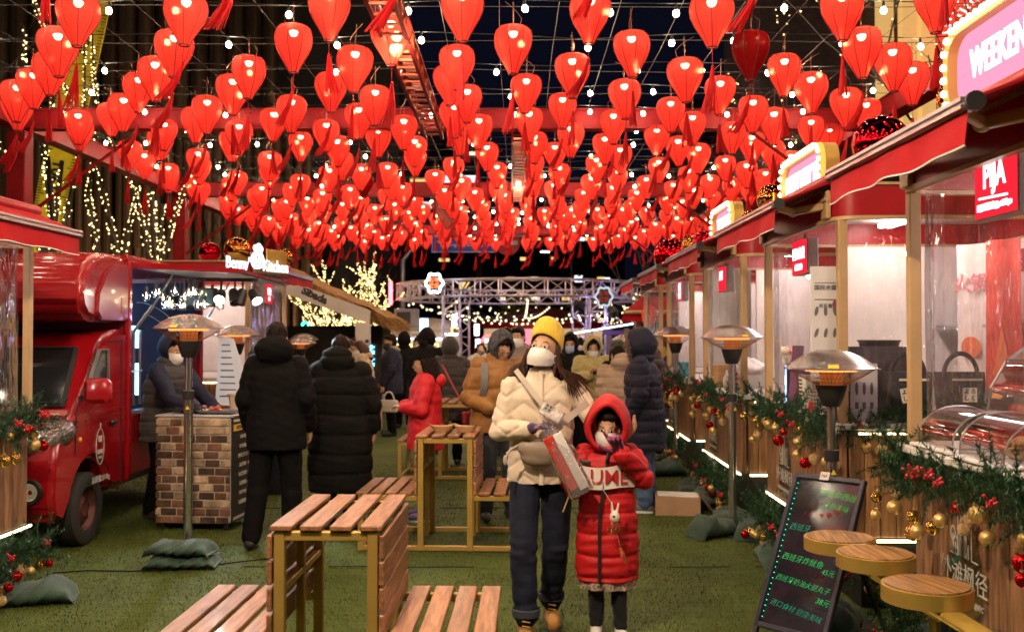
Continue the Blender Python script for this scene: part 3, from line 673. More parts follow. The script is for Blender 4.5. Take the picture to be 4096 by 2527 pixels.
# ================================================================ market kiosks
wood=M('kiosk_wood',(.22,.11,.052),.55,bump=.35,bscale=30,var=.45,vscale=5,rand=.22,stretch=(9,9,.8),spec=.35)
wood_lit=M('kiosk_wood_side_lit',(.30,.155,.06),.55,bump=.35,bscale=30,var=.45,vscale=5,rand=.2,stretch=(9,9,.8),spec=.35)  # same wood as the front; light on the side planks painted into the colour
tan=M('tan_paint',(.42,.27,.13),.42,var=.08,bump=.08,bscale=50)
kred=M('kiosk_red',(.28,.006,.012),.35,var=.08,spec=.3)
awn=M('awning_cloth',(.31,.006,.010),.75,var=.12,bump=.2,bscale=150,spec=.12)
white=M('white_panel',(.72,.70,.68),.45,var=.04)
pipe=M('alu_tube',(.62,.62,.66),.28,.9,var=.08)
gold=M('gold_paint',(.62,.40,.10),.32,.65,var=.1,bump=.06,bscale=60)
dark=M('dark_metal',(.03,.03,.033),.45,.5)
black=M('black_plastic',(.018,.018,.02),.4)
ledw=E_('led_warm',(1,.78,.42),9.)
lampw=E_('kiosk_lamp',(1,.80,.70),42.)
film=clear('clear_film',(.93,.92,.95),  .13,.08,.8,9,.025,(.75,.7,.74))
acry=clear('acrylic',(.93,.94,.96),.14,.04)
glass=clear('glass',(.95,.97,.97),.16,.02)
def rrect(x0,y0,x1,y1,rad,s,n=5):
    """outline of a counter in kiosk space; corner next to the lane at the near end is round"""
    p=[]
    for (cx,cy,a0) in((x0+rad,y0+rad,180),(x1-.02,y0+.02,270),(x1-.02,y1-.02,0),(x0+rad,y1-rad,90)):
        rr=rad if cx<x1-.1 else .02
        for i in range(n+1):
            a=R(a0+90*i/n); p.append((s*(cx+rr*math.cos(a)),cy+rr*math.sin(a)))
    return p
def ringwall(mb,po,pi,z0,z1):
    n=len(po); b=len(mb.v)
    for (p,z) in((po,z0),(po,z1),(pi,z1),(pi,z0)):
        mb.v.extend([(q[0],q[1],z) for q in p])
    for k in range(4):
        for j in range(n):
            j2=(j+1)%n; k2=(k+1)%4; mb.f.append((b+k*n+j,b+k*n+j2,b+k2*n+j2,b+k2*n+j))
    return mb
def citymark(t=.006):
    """white line drawing of towers and trees on the plate"""
    m=MB()
    def ln(*p):
        for a,b in zip(p[:-1],p[1:]): m.bar((a[0],a[1],0),(b[0],b[1],0),t,.002)
    ln((-.13,0),(-.05,0)); ln((-.05,0),(-.05,.17),(-.02,.17),(-.02,.0)); ln((-.035,.0),(-.035,.2),(.015,.2),(.015,.0)); ln((.03,0),(.03,.10),(.08,.13),(.08,-.0)); ln((.05,.0),(.05,.06)); ln((.08,0),(.14,0))
    for cx,cy,r in((-.095,.085,.022),(-.072,.05,.02)):
        pts=[(cx+r*math.cos(2*PI*i/10),cy+1.35*r*math.sin(2*PI*i/10)) for i in range(11)]; ln(*pts); ln((cx,cy),(cx,0))
    return m
CM=citymark().mesh('citymark'); CM.materials.append(M('print_white',(.42,.40,.37),.5,var=.05))
TX1=text('外滩枫径',.112,.001); TX2=text('WEEKEND MARKET @BFC',.031,.001,bold=.0006)
for q in(TX1,TX2): q.materials.append(MATS['print_white'])
def kiosk(x,y,s,Ly,label,planks=True,yaw=0,plate=True,lamp=1.0,deep=1.7,awning=True,endw=True,a0=0.):
    r=emp('market_kiosk',(x,y,0),label,'kiosk','wood fronted market kiosks with red awnings',yaw)
    B=lambda c,d,**k: MB().box((s*c[0],c[1],c[2]),d,**k)
    face=FACE_NX if s>0 else FACE_PX
    # planks
    pm=MB().box((0,0,0),(.022,.088,.62),bev=.004).mesh('plank'); pm.materials.append(wood)
    ps=MB().box((0,0,0),(.088,.022,.62),bev=.004).mesh('plank'); ps.materials.append(wood_lit)
    n=int((Ly-.06)/.0925)
    if planks:
        for i in range(n):
            o=bpy.data.objects.new('plank',pm); COL.objects.link(o); o.parent=r; o.location=(s*rnd.uniform(-.001,.001),.07+i*.0925,.735)
        for i in range(int((deep-.1)/.0925)):
            o=bpy.data.objects.new('plank',ps); COL.objects.link(o); o.parent=r; o.location=(s*(.09+i*.0925),.0+rnd.uniform(-.001,.001),.735)
    else:
        m=MB(); 
        for i in range(n): m.box((0,.07+i*.0925,.735),(.022,.088,.62))
        for i in range(int((deep-.1)/.0925)): m.box((s*(.09+i*.0925),0,.735),(.088,.022,.62))
        ob('planks',m,wood,r,kind='stuff')
    ob('backing',B((deep/2+.03,Ly/2,.735),(deep-.06,Ly-.06,.60)),dark,r)
    ob('corner_post',B((.012,.012,.735),(.045,.045,.64),bev=.01),wood,r)
    ob('skirt',B((deep/2+.08,Ly/2,.21),(deep-.1,Ly-.1,.42)),dark,r)
    ob('counter_top',B((deep/2-.03,Ly/2,1.075),(deep+.04,Ly+.06,.04),bev=.008),M('counter_white',(.62,.58,.54),.35,var=.06),r)
    # posts
    for px,py in((.02,.03),(.02,Ly-.03),(deep-.04,.03),(deep-.04,Ly-.03)):
        ob('post',B((px,py,1.70),(.055,.055,1.21),bev=.004),tan,r)
    po=rrect(-.03,-.03,deep,Ly+.03,.16,s); pi=rrect(0,0,deep-.03,Ly,.14,s)
    ob('fascia',ringwall(MB(),po,pi,2.325,2.50),kred,r,smooth=40)
    p1=rrect(-.042,-.042,deep+.012,Ly+.042,.165,s)
    ob('trim',ringwall(ringwall(MB(),p1,pi,2.30,2.322),p1,pi,2.503,2.52),tan,r,smooth=40)
    m=MB(); nn=len(po); m.v=[(q[0]*.995,q[1],2.505) for q in po]+[(q[0]*.995,q[1],2.475) for q in pi]; m.f=[tuple(range(nn)),tuple(range(2*nn-1,nn-1,-1))]
    ob('roof',m,white,r)
    # clear curtain wraps lane face and near end
    cp=[q for q in rrect(.035,.03,deep-.06,Ly-.03,.13,s,6)]
    path=cp[6*4-3:]+cp[:6*2+2]
    cm_=MB(); k=len(path); nz=6
    L=0; ls=[0]
    for a,b in zip(path[:-1],path[1:]): ls.append(ls[-1]+math.hypot(a[0]-b[0],a[1]-b[1]))
    fine=[]
    for i in range(61):
        t=ls[-1]*i/60; j=max(q for q in range(k) if ls[q]<=t+1e-9); j=min(j,k-2); f=(t-ls[j])/max(ls[j+1]-ls[j],1e-6)
        fine.append((path[j][0]+(path[j+1][0]-path[j][0])*f,path[j][1]+(path[j+1][1]-path[j][1])*f,t))
    for i,(a,b,t) in enumerate(fine):
        for z in range(nz+1):
            w=.006*math.sin(t*19+z*.4)+.004*math.sin(t*41+z*1.1); cm_.v.append((a+w,b+w*.6,1.10+1.2*z/nz))
    for i in range(60):
        for z in range(nz): q=i*(nz+1)+z; cm_.f.append((q,q+nz+1,q+nz+2,q+1))
    ob('clear_curtain',cm_,film,r,smooth=60)
    # inside
    ob('rear_wall',B((deep-.07,Ly/2,1.70),(.03,Ly-.12,1.19)),M('inner_wall',(.74,.68,.65),.55,var=.06),r)
    if endw: ob('end_wall',B((deep*.62,Ly-.055,1.70),(deep*.6,.03,1.19)),M('inner_wall',(0,0,0)),r)
    ob('ceiling_lamp',B((deep*.5,Ly/2,2.44),(.10,Ly*.75,.03)),lampw,r)
    ob('wall_band',B((deep-.095,Ly/2,2.14),(.012,Ly-.14,.16)),kred,r)
    # led strips
    ob('led_strip',MB().tube([(-s*.012,.05,.405),(-s*.012,Ly-.02,.405)],.009,6),ledw,r)
    ob('led_strip',MB().tube([(s*.06,-.016,.405),(s*(deep-.1),-.016,.405)],.009,6),ledw,r)
    ob('led_strip',MB().tube([(s*.10,-.016,1.035),(s*(deep-.4),-.016,1.035)],.007,6),ledw,r)
    if plate:
        a=emp_part('acrylic_plate',r,(-s*.022,Ly-.66,.66))
        po_=[(-.16,-.2),(.15,-.2),(.165,-.05),(.15,.03),(.12,.10),(.10,.19),(.02,.25),(-.05,.25),(-.07,.14),(-.13,.10),(-.16,0)]
        a.data=(MB().prism(po_,-.003,.003,'xy')).mesh('plate'); a.data.materials.append(acry); a.rotation_euler=face
        for me,z,nm in((CM,.03,'city_outline'),(TX1,-.055,'lettering'),(TX2,-.145,'lettering')):
            o=bpy.data.objects.new(nm,me); COL.objects.link(o); o.parent=a; o.location=(0,z,.005)
    if awning:
        e=.36; zb=2.395
        ob('awning_cloth',MB().add([(s*.03,.02+a0,2.56),(s*.03,Ly-.02,2.56),(-s*e,Ly-.02,zb+.02),(-s*e,.02+a0,zb+.02),(s*.03,.02+a0,2.55),(s*.03,Ly-.02,2.55),(-s*e,Ly-.02,zb+.01),(-s*e,.02+a0,zb+.01)],[(0,1,2,3),(7,6,5,4),(0,3,7,4),(1,5,6,2)]),awn,r)
        v=MB().grid(lambda u,w:(-s*(e+.012+.012*math.sin(u*17)*w+.015*w),.02+a0+(Ly-.04-a0)*u,zb-.01-w*(.135+.004*math.sin(u*23)+.006*math.sin(u*7))),40,4)
        ob('valance',v,awn,r,smooth=60)
        ob('valance_hem',MB().tube([(-s*(e+.012+.012*math.sin(i/40*17)+.015),.02+a0+(Ly-.04-a0)*i/40,zb-.01-(.135+.004*math.sin(i/40*23)+.006*math.sin(i/40*7))) for i in range(41)],.0035,5),M('hem_white',(.75,.72,.7),.6),r)
        ob('roller_tube',MB().tube([(-s*e,a0,zb),(-s*e,Ly,zb)],.027,12).box((-s*(e+.03),(Ly+a0)/2,zb+.012),(.022,Ly-.03-a0,.014)).box((-s*(e+.03),(Ly+a0)/2,zb-.014),(.022,Ly-.03-a0,.014)),pipe,r,smooth=40)
        for yy in(a0-.004,Ly+.004): ob('end_cap',MB().tube([(-s*e,yy-.008,zb),(-s*e,yy+.008,zb)],.034,14),black,r,smooth=40)
        for yy in(.12+a0,Ly-.12): 
            ob('awning_arm',MB().bar((-s*.03,yy,2.40),(-s*.2,yy+.18*(1 if yy<Ly/2 else -1),2.385),.035,.05,bev=.006).bar((-s*.2,yy+.18*(1 if yy<Ly/2 else -1),2.385),(-s*(e-.02),yy,2.385),.03,.045,bev=.006).ell((-s*.2,yy+.18*(1 if yy<Ly/2 else -1),2.385),(.035,.035,.035),None,10,8),tan,r,smooth=40)
            ob('arm_bracket',MB().box((-s*.045,yy,2.40),(.03,.11,.17),bev=.006).tube([(-s*.06,yy-.07,2.43),(-s*.06,yy+.07,2.43)],.014,8),tan,r)
        if s>0 or True: ob('fascia_tube',MB().tube([(-s*.045,.02,2.55),(-s*.045,Ly-.02,2.55)],.035,10),kred,r,smooth=50)
    return r
def emp_part(name,par,loc):
    o=bpy.data.objects.new(name,bpy.data.meshes.new(name)); COL.objects.link(o); o.parent=par; o.location=loc; return o
YW=-R(.9)
KX=lambda d:1.93+(d-5)*.018
kiosk(KX(2.95),2.95,1,1.89,'nearest right kiosk with PIJA lightbox and pastry domes on its counter',yaw=YW,endw=False,a0=.34)
kiosk(KX(5.9),5.9,1,1.87,'second right kiosk with black tote bags and a white menu board',yaw=YW)
kiosk(KX(8.63),8.63,1,1.9,'third right kiosk with the sausage picture on its counter',yaw=YW)
kiosk(KX(11.4),11.4,1,1.9,'fourth right kiosk behind the thin farther patio heater',planks=False,yaw=YW)
kiosk(KX(14.1),14.1,1,1.9,'farthest right kiosk beside the navy parka',planks=False,yaw=YW)
kl=kiosk(-3.13,4.65,-1,1.85,'left edge kiosk beside the red food truck',plate=False); kl.scale=(.82,1,.95)
kiosk(-3.2,12.1,-1,2.0,'kiosk with steamy clear curtain behind the food truck flap',planks=False,plate=False)
# ================================================================ red food truck
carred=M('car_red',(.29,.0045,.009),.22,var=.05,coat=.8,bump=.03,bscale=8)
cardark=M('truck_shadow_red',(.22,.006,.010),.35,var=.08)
tyre=M('tyre',(.018,.018,.018),.85,bump=.3,bscale=60); rim=M('steel_rim',(.10,.035,.03),.5,.4,var=.2)
def truck():
    ox,oy=-4.05,8.8
    r=emp('food_truck',(ox,oy,0),'red food truck with raised side flap and lit serving window','truck')
    T=lambda p:[(a-oy,b) for a,b in p]
    x0,x1=-4.85-ox,-3.25-ox
    def part(n,mb,m,par=None,**k): return ob(n,mb,m,par or r,**k)
    def bevel(o,w,seg=2):
        me=o.data; bm=bmesh.new(); bm.from_mesh(me); bmesh.ops.recalc_face_normals(bm,faces=bm.faces)
        bmesh.ops.bevel(bm,geom=[e for e in bm.edges if e.is_manifold and e.calc_face_angle(0)>.35],offset=w,segments=seg,affect='EDGES',clamp_overlap=True)
        bm.to_mesh(me); bm.free(); me.shade_smooth(); me.set_sharp_from_angle(angle=R(50)); return o
    arch=[(7.72+.36*math.cos(R(a)),.30+.36*math.sin(R(a))) for a in range(0,181,15)]
    prof=[(8.42,.32)]+[p for p in arch if p[1]>.31]+[(7.24,.24),(7.10,.30),(7.06,.46),(7.08,.66),(7.12,.84),(7.22,.96),(7.42,1.04),(7.84,1.54),(7.98,1.62),(8.2,1.66),(8.42,1.66)]
    cab=part('cab_body',MB().prism(T(prof),x0+.02,x1,'yz'),carred); bevel(cab,.045,3)
    # windscreen, windows
    gl=M('dark_glass',(.012,.013,.015),.06,var=.05,coat=.5)
    def pane(n,pts,m): return part(n,MB().add(pts+[(p[0],p[1]+.01,p[2]-.01) for p in pts],[tuple(range(len(pts)))]),m)
    ws=[]
    for (x,t) in((x0+.12,0),(x1-.10,0),(x1-.16,1),(x0+.18,1)):
        a,b=(7.455,1.075),(7.815,1.51); y=a[0]+(b[0]-a[0])*t-.006-oy; z=a[1]+(b[1]-a[1])*t; ws.append((x,y-.012,z+.010))
    o=part('windscreen',MB().add(ws,[(0,1,2,3)]),gl)
    fr=MB(); 
    for a,b in zip(ws,ws[1:]+ws[:1]): fr.bar(a,b,.035,.012)
    part('windscreen_seal',fr,black); part('wiper',MB().bar((x1-.5,7.43-oy,1.09),(x1-.15,7.455-oy,1.12),.012),black)
    part('parking_note',MB().box((x1-.30,7.75-oy,1.40),(.11,.012,.075),(R(-40),0,0)),M('tape_blue',(.02,.13,.5),.5),o)
    xs=x1+.004; sw=[(7.56,1.14),(8.0,1.14),(7.98,1.50),(7.83,1.50)]
    part('door_window',MB().prism([(a-oy,b) for a,b in sw],xs-.002,xs+.004,'yz'),gl)
    f2=MB()
    for a,b in zip(sw,sw[1:]+sw[:1]): f2.bar((xs+.004,a[0]-oy,a[1]),(xs+.004,b[0]-oy,b[1]),.028,.012)
    part('window_seal',f2,M('seal_grey',(.16,.16,.17),.3))
    dr=MB()
    for a,b in(((7.43,1.05),(7.80,1.55)),((7.80,1.57),(8.28,1.57)),((8.28,1.57),(8.28,.42)),((8.28,.42),(8.10,.40)),((7.43,1.05),(7.42,.72))): dr.bar((xs,a[0]-oy,a[1]),(xs,b[0]-oy,b[1]),.008,.006)
    part('door_gap',dr,black)
    part('door_crease',MB().bar((xs,7.45-oy,.97),(xs,8.28-oy,1.02),.012,.014).bar((xs,7.45-oy,.93),(xs,8.28-oy,.97),.008,.008),carred)
    h=part('door_handle',MB().box((xs+.015,8.10-oy,.91),(.03,.12,.035),bev=.012),black)
    part('side_indicator',MB().ell((xs,7.5-oy,.83),(.012,.022,.02),None,10,6),M('amber',(.7,.28,.03),.25))
    # printed chef badge on the door (plain generic line drawing) and payload lettering
    pw=M('print_pale',(.55,.5,.5),.5)
    bd=MB(); pts=[(.075*math.cos(2*PI*i/20),.14*math.sin(2*PI*i/20)) for i in range(21)]
    for a,b in zip(pts[:-1],pts[1:]): bd.bar((xs+.002,7.86-oy+a[0],.74+a[1]),(xs+.002,7.86-oy+b[0],.74+b[1]),.004,.008)
    for yy,zz,w,h_ in((7.86,.70,.1,.035),(7.86,.80,.07,.05),(7.86,.655,.06,.02),(7.86,.90,.02,.05)): bd.box((xs+.003,yy-oy,zz),(.003,w,h_),bev=.001)
    part('badge',bd,pw)
    part('lettering',text('总质量2510kg',.058,.001,bold=.001),pw,loc=(xs+.002,7.88-oy,.485),rot=FACE_PX)
    # mirror
    mi=part('side_mirror',MB().box((x1+.16,7.44-oy,1.20),(.20,.10,.19),bev=.035),carred,smooth=50)
    part('mirror_stalk',MB().bar((x1-.01,7.52-oy,1.14),(x1+.12,7.46-oy,1.16),.03),black,mi)
    # headlight, fog lamp, bumper
    hm_=M('headlight_glass',(.75,.72,.68),.08,.9,bump=1.,bscale=45,var=.5,vscale=40)
    hl=part('headlight',MB().ell((x1-.15,7.22-oy,.875),(.235,.14,.125),(R(12),R(-14),R(38)),24,16),hm_,smooth=80)
    part('headlight_cover',MB().ell((x1-.15,7.218-oy,.875),(.242,.145,.129),(R(12),R(-14),R(38)),24,16),acry,hl,smooth=80)
    fg=part('fog_lamp',MB().lathe([(0,-.02),(.055,0),(.062,.01)],18,(x1-.16,7.05-oy,.505),Euler((PI/2,0,0)).to_matrix()),M('fog_glass',(.8,.74,.5),.08,.9,bump=.5,bscale=60,emit=(1,.85,.5),es=.12))
    part('fog_ring',MB().lathe([(.06,.005),(.085,.02),(.095,.0),(.085,-.015)],18,(x1-.16,7.06-oy,.505),Euler((PI/2,0,0)).to_matrix(),closed=True),black,fg)
    part('bumper_crease',MB().bar((x0+.1,7.055-oy,.40),(x1-.03,7.075-oy,.40),.012,.02).bar((x0+.1,7.075-oy,.64),(x1-.03,7.10-oy,.66),.01,.012),cardark)
    part('grille',MB().box((0,7.07-oy,.56),(.8,.02,.12)),black)
    # wheels
    ax=Euler((0,PI/2,0)).to_matrix()
    for yy in(7.72,9.8):
        for sx in(x1-.10,x0+.10):
            w=part('wheel',MB().lathe([(.17,-.075),(.25,-.082),(.275,-.065),(.28,0),(.275,.065),(.25,.082),(.17,.075)],28,(sx,yy-oy,.28),ax,closed=True),tyre,smooth=50)
            d=MB().lathe([(0,.03),(.05,.045),(.06,.05),(.09,.03),(.14,.02),(.165,.06),(.175,.062)],24,(sx,yy-oy,.28),ax)
            part('rim',d,rim,w,smooth=40); hm=MB()
            for i in range(8):
                a=2*PI*i/8; hm.lathe([(0,.001),(.016,.001)],8,(sx+.032,yy-oy+.115*math.cos(a),.28+.115*math.sin(a)),ax)
            part('rim_holes',hm,black,w)
    part('chassis',MB().box((0,9.2-oy,.40),(1.3,2.9,.16)),black)
    # body box
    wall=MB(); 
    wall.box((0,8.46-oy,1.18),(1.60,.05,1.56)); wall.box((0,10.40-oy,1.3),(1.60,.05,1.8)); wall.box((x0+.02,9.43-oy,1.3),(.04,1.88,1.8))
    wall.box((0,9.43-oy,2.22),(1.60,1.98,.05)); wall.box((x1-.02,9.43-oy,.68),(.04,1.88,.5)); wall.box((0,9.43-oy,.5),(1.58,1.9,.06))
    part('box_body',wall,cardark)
    part('box_corner_trim',MB().box((x1-.01,8.45-oy,1.32),(.05,.07,1.86),bev=.012).box((x1-.005,10.4-oy,1.32),(.045,.07,1.86),bev=.012),carred)
    bp=[(8.47,1.72),(7.80,1.72),(7.66,1.75),(7.57,1.84),(7.55,1.95),(7.60,2.10),(7.72,2.22),(7.95,2.275),(8.47,2.285)]
    bl=part('roof_pod',MB().prism(T(bp),x0,x1-.02,'yz'),carred); bevel(bl,.05,3)
    cp=[(8.45,1.735),(7.88,1.735),(7.80,1.80),(7.83,1.95),(7.98,2.12),(8.2,2.2),(8.45,2.21)]
    ck=part('pod_cheek',MB().prism(T(cp),x1-.03,x1+.006,'yz'),M('cheek_red',(.26,.02,.03),.3,coat=.4)); bevel(ck,.012)
    part('cheek_recess',MB().box((x1+.005,8.30-oy,1.86),(.008,.085,.13),bev=.003),cardark,ck)
    part('roof_edge',MB().tube([(x1-.03,8.4-oy,2.27),(x1-.03,10.42-oy,2.25)],.03,8),carred)
    # interior
    nav=M('navy_cloth',(.012,.018,.055),.8,var=.2,vscale=2,bump=.2,bscale=10)
    cu=MB().grid(lambda u,w:(x0+.1+(x1-x0-.14)*u,10.30-oy-.02*math.sin(u*26),.6+1.55*w),40,2); bcl=part('back_cloth',cu,nav,smooth=60)
    ch=MB(); r2=random.Random(3)
    def curve(pts,w=.014):
        for a,b in zip(pts[:-1],pts[1:]): ch.bar((a[0],10.268-oy,a[1]),(b[0],10.268-oy,b[1]),w,.004)
    curve([(x1-.62+.45*t/10,1.95-.28*(t/10)**2) for t in range(11)]); curve([(x1-.55+.3*t/8,1.83-.2*(t/8)**1.5) for t in range(9)],.008); curve([(x1-.2,1.62),(x1-.19,1.45),(x1-.22,1.2)],.01); curve([(x1-.33,1.5),(x1-.25,1.46),(x1-.31,1.42)],.02)
    part('chalk_drawing',ch,pw,bcl)
    part('chalk_knife',MB().prism([(x1-.30,1.0),(x1-.2,1.03),(x1-.145,1.2),(x1-.14,1.36),(x1-.17,1.37),(x1-.22,1.2)],10.262-oy,10.27-oy,'xz'),pw,bcl)
    part('lettering',text('EN',.14,.001),pw,bcl,loc=(x1-.30,10.262-oy,1.27),rot=(PI/2,-R(60),0))
    part('work_lamp',MB().box((0,9.4-oy,2.18),(.08,1.4,.02)),E_('truck_lamp',(.62,.8,1),26.))
    # cyan lit rack
    rk=part('rack',MB().tube([(x1-.06,8.62-oy,1.0),(x1-.06,8.62-oy,1.66)],.012,6).tube([(x1-.06,8.72-oy,1.0),(x1-.06,8.72-oy,1.66)],.012,6).tube([(x1-.06,8.86-oy,1.0),(x1-.06,8.86-oy,1.66)],.012,6).bar((x1-.06,8.6-oy,1.3),(x1-.06,8.9-oy,1.3),.015),pipe)
    part('cyan_tube',MB().tube([(x1-.12,8.58-oy,1.68),(x1-.12,8.9-oy,1.68),(x1-.12,8.95-oy,1.64),(x1-.12,8.95-oy,1.5)],.016,8).tube([(x1-.12,8.93-oy,1.36),(x1-.12,8.93-oy,1.08)],.022,8),E_('cyan',(.12,.55,1),16.),rk)
    part('serving_shelf',MB().box((x1+.06,9.5-oy,.95),(.24,1.7,.03)),pipe)
    # flap and gas struts
    fl=part('flap',MB().add([(x1,8.48-oy,2.235),(x1,10.38-oy,2.235),(x1+.95,10.30-oy,2.16),(x1+.95,8.48-oy,2.175),(x1,8.48-oy,2.19),(x1,10.38-oy,2.19),(x1+.95,10.30-oy,2.13),(x1+.95,8.48-oy,2.145)],[(0,3,2,1),(4,5,6,7),(0,4,7,3),(1,2,6,5),(3,7,6,2),(0,1,5,4)]),carred)
    part('flap_lining',MB().add([(x1+.03,8.52-oy,2.186),(x1+.92,8.52-oy,2.142),(x1+.92,10.27-oy,2.127),(x1+.03,10.34-oy,2.186)],[(0,1,2,3)]),M('alu_sheet',(.6,.58,.6),.32,.6,var=.1),fl)
    for yy in(8.56,10.25): part('gas_strut',MB().tube([(x1-.02,yy-oy,1.62),(x1+.16,yy-oy,1.86)],.016,8).tube([(x1+.16,yy-oy,1.86),(x1+.34,yy-oy,2.15)],.008,6),pipe)
    return r
truck()
# shop sign on the flap edge
def flap_sign():
    r=emp('shop_sign',(-2.36,9.25,2.17),'glowing white shop name sign with round chef logo on the truck flap','sign',None,-R(24)); r.scale=(.62,.62,.66)
    g=E_('sign_white_lit',(.86,.90,1),1.7); pl=M('sign_side',(.55,.5,.5),.35,.5)
    for tx,y,s in(("Benny'",-.46,.235),('Kitchen',.42,.235)):
        ob('lettering',text(tx,s,.008,xs=.86,bold=.002),g,r,(.0,y,.14),FACE_PX)
    ax=Euler((0,PI/2,0)).to_matrix()
    ob('logo_disc',MB().lathe([(0,.03),(.125,.03),(.125,-.03),(0,-.03)],28,(0,-.02,.21),ax),g,r)
    ob('logo_hat',MB().ell((0,-.06,.38),(.028,.06,.05)).ell((0,.01,.40),(.028,.06,.055)).ell((0,.06,.37),(.028,.05,.05)).box((0,0,.33),(.05,.12,.06)),g,r,smooth=60)
    fc=MB(); pts=[(-.02+.07*math.cos(R(a)),.21+.07*math.sin(R(a))) for a in range(200,341,20)]
    for a,b in zip(pts[:-1],pts[1:]): fc.bar((.033,a[0],a[1]),(.033,b[0],b[1]),.012,.006)
    fc.ell((.033,-.06,.25),(.004,.012,.018)).ell((.033,.02,.25),(.004,.012,.018)).bar((.033,-.1,.315),(.033,.06,.325),.016,.006)
    ob('logo_face',fc,M('sign_navy',(.02,.03,.09),.5),r)
    ob('base_rail',MB().box((0,0,0),(.04,1.5,.03)),dark,r); ob('backing',MB().box((-.05,.5,.22),(.02,.5,.34),bev=.05),gold,r)
flap_sign()
def spots():
    r=emp('spotlight_track',(-2.58,8.95,2.11),'black spotlight track with white spot lamps under the truck flap','spotlight')
    ob('track',MB().box((.02,0,.0),(.55,.035,.03)),black,r)
    fl=ob('flood_lamp',MB().box((-.20,-.02,-.16),(.26,.09,.17),bev=.01),black,r); ob('flood_face',MB().box((-.20,-.07,-.16),(.22,.006,.13)),M('flood_off',(.05,.1,.16),.1),fl)
    ob('flood_bracket',MB().bar((-.20,0,-.02),(-.20,0,-.09),.02),black,r)
    for x,lit,rx,ry in((-.03,1,-58,-12),(.09,0,-30,-20),(.16,0,-15,10),(.27,1,-36,-38)):
        rot=Euler((R(rx),R(ry),0)).to_matrix(); h=MB().lathe([(0,.06),(.035,.055),(.045,.03),(.05,-.09),(.046,-.09),(.03,-.05)],16,(x,-.04,-.14),rot); s_=ob('spot_can',h,black,r,smooth=40)
        ob('stem',MB().bar((x,0,-.01),(x,-.02,-.10),.014),black,r)
        ob('spot_lens',MB().lathe([(0,-.075),(.042,-.08)],16,(x,-.04,-.14),rot),E_('spot_lens',(.9,.95,1),130.) if lit else M('lens_off',(.02,.02,.02),.1),s_)
        if lit:
            L=bpy.data.lights.new('spot_beam','SPOT'); L.energy=110; L.spot_size=R(62); L.spot_blend=.5; L.color=(.88,.94,1); L.shadow_soft_size=.04
            o=bpy.data.objects.new('spot_beam',L); COL.objects.link(o); o.parent=r; p=rot@Vector((0,0,-.10)); o.location=Vector((x,-.04,-.14))+p; o.rotation_euler=rot.to_euler()
spots()
def clear_globes():
    r=emp('globe_bulb_cluster',(-2.95,8.75,2.12),'cluster of clear globe bulbs with small filaments under the truck flap','string lights')
    gm=MB().lathe([(.012,0),(.016,-.012),(.03,-.03),(.037,-.055),(.03,-.08),(.012,-.092),(0,-.093)],12).mesh('globe',60); gm.materials.append(clear('globe_glass',(.96,.97,1),.22,.03))
    fm=MB().ell((0,0,-.05),(.008,.008,.015),None,6,5).mesh('filament'); fm.materials.append(E_('filament',(1,.78,.45),70.))
    sm=MB().tube([(0,0,.035),(0,0,0)],[.013,.014],8).mesh('socket'); sm.materials.append(black)
    q=random.Random(2); w=MB()
    for i in range(22):
        x=-.27+.58*i/21; y=q.uniform(-.1,.35); z=q.choice([-.07,-.09,-.12,-.15,-.19])
        g=bpy.data.objects.new('globe',gm); COL.objects.link(g); g.parent=r; g.location=(x,y,z)
        for me,n in((fm,'filament'),(sm,'socket')):
            f=bpy.data.objects.new(n,me); COL.objects.link(f); f.parent=g
        w.tube([(x,y,.0),(x,y,z+.03)],.003,4,False)
    w.tube([(-.3,.1,.0),(.35,.1,.0)],.006,5); ob('cables',w,black,r,kind='stuff')
clear_globes()
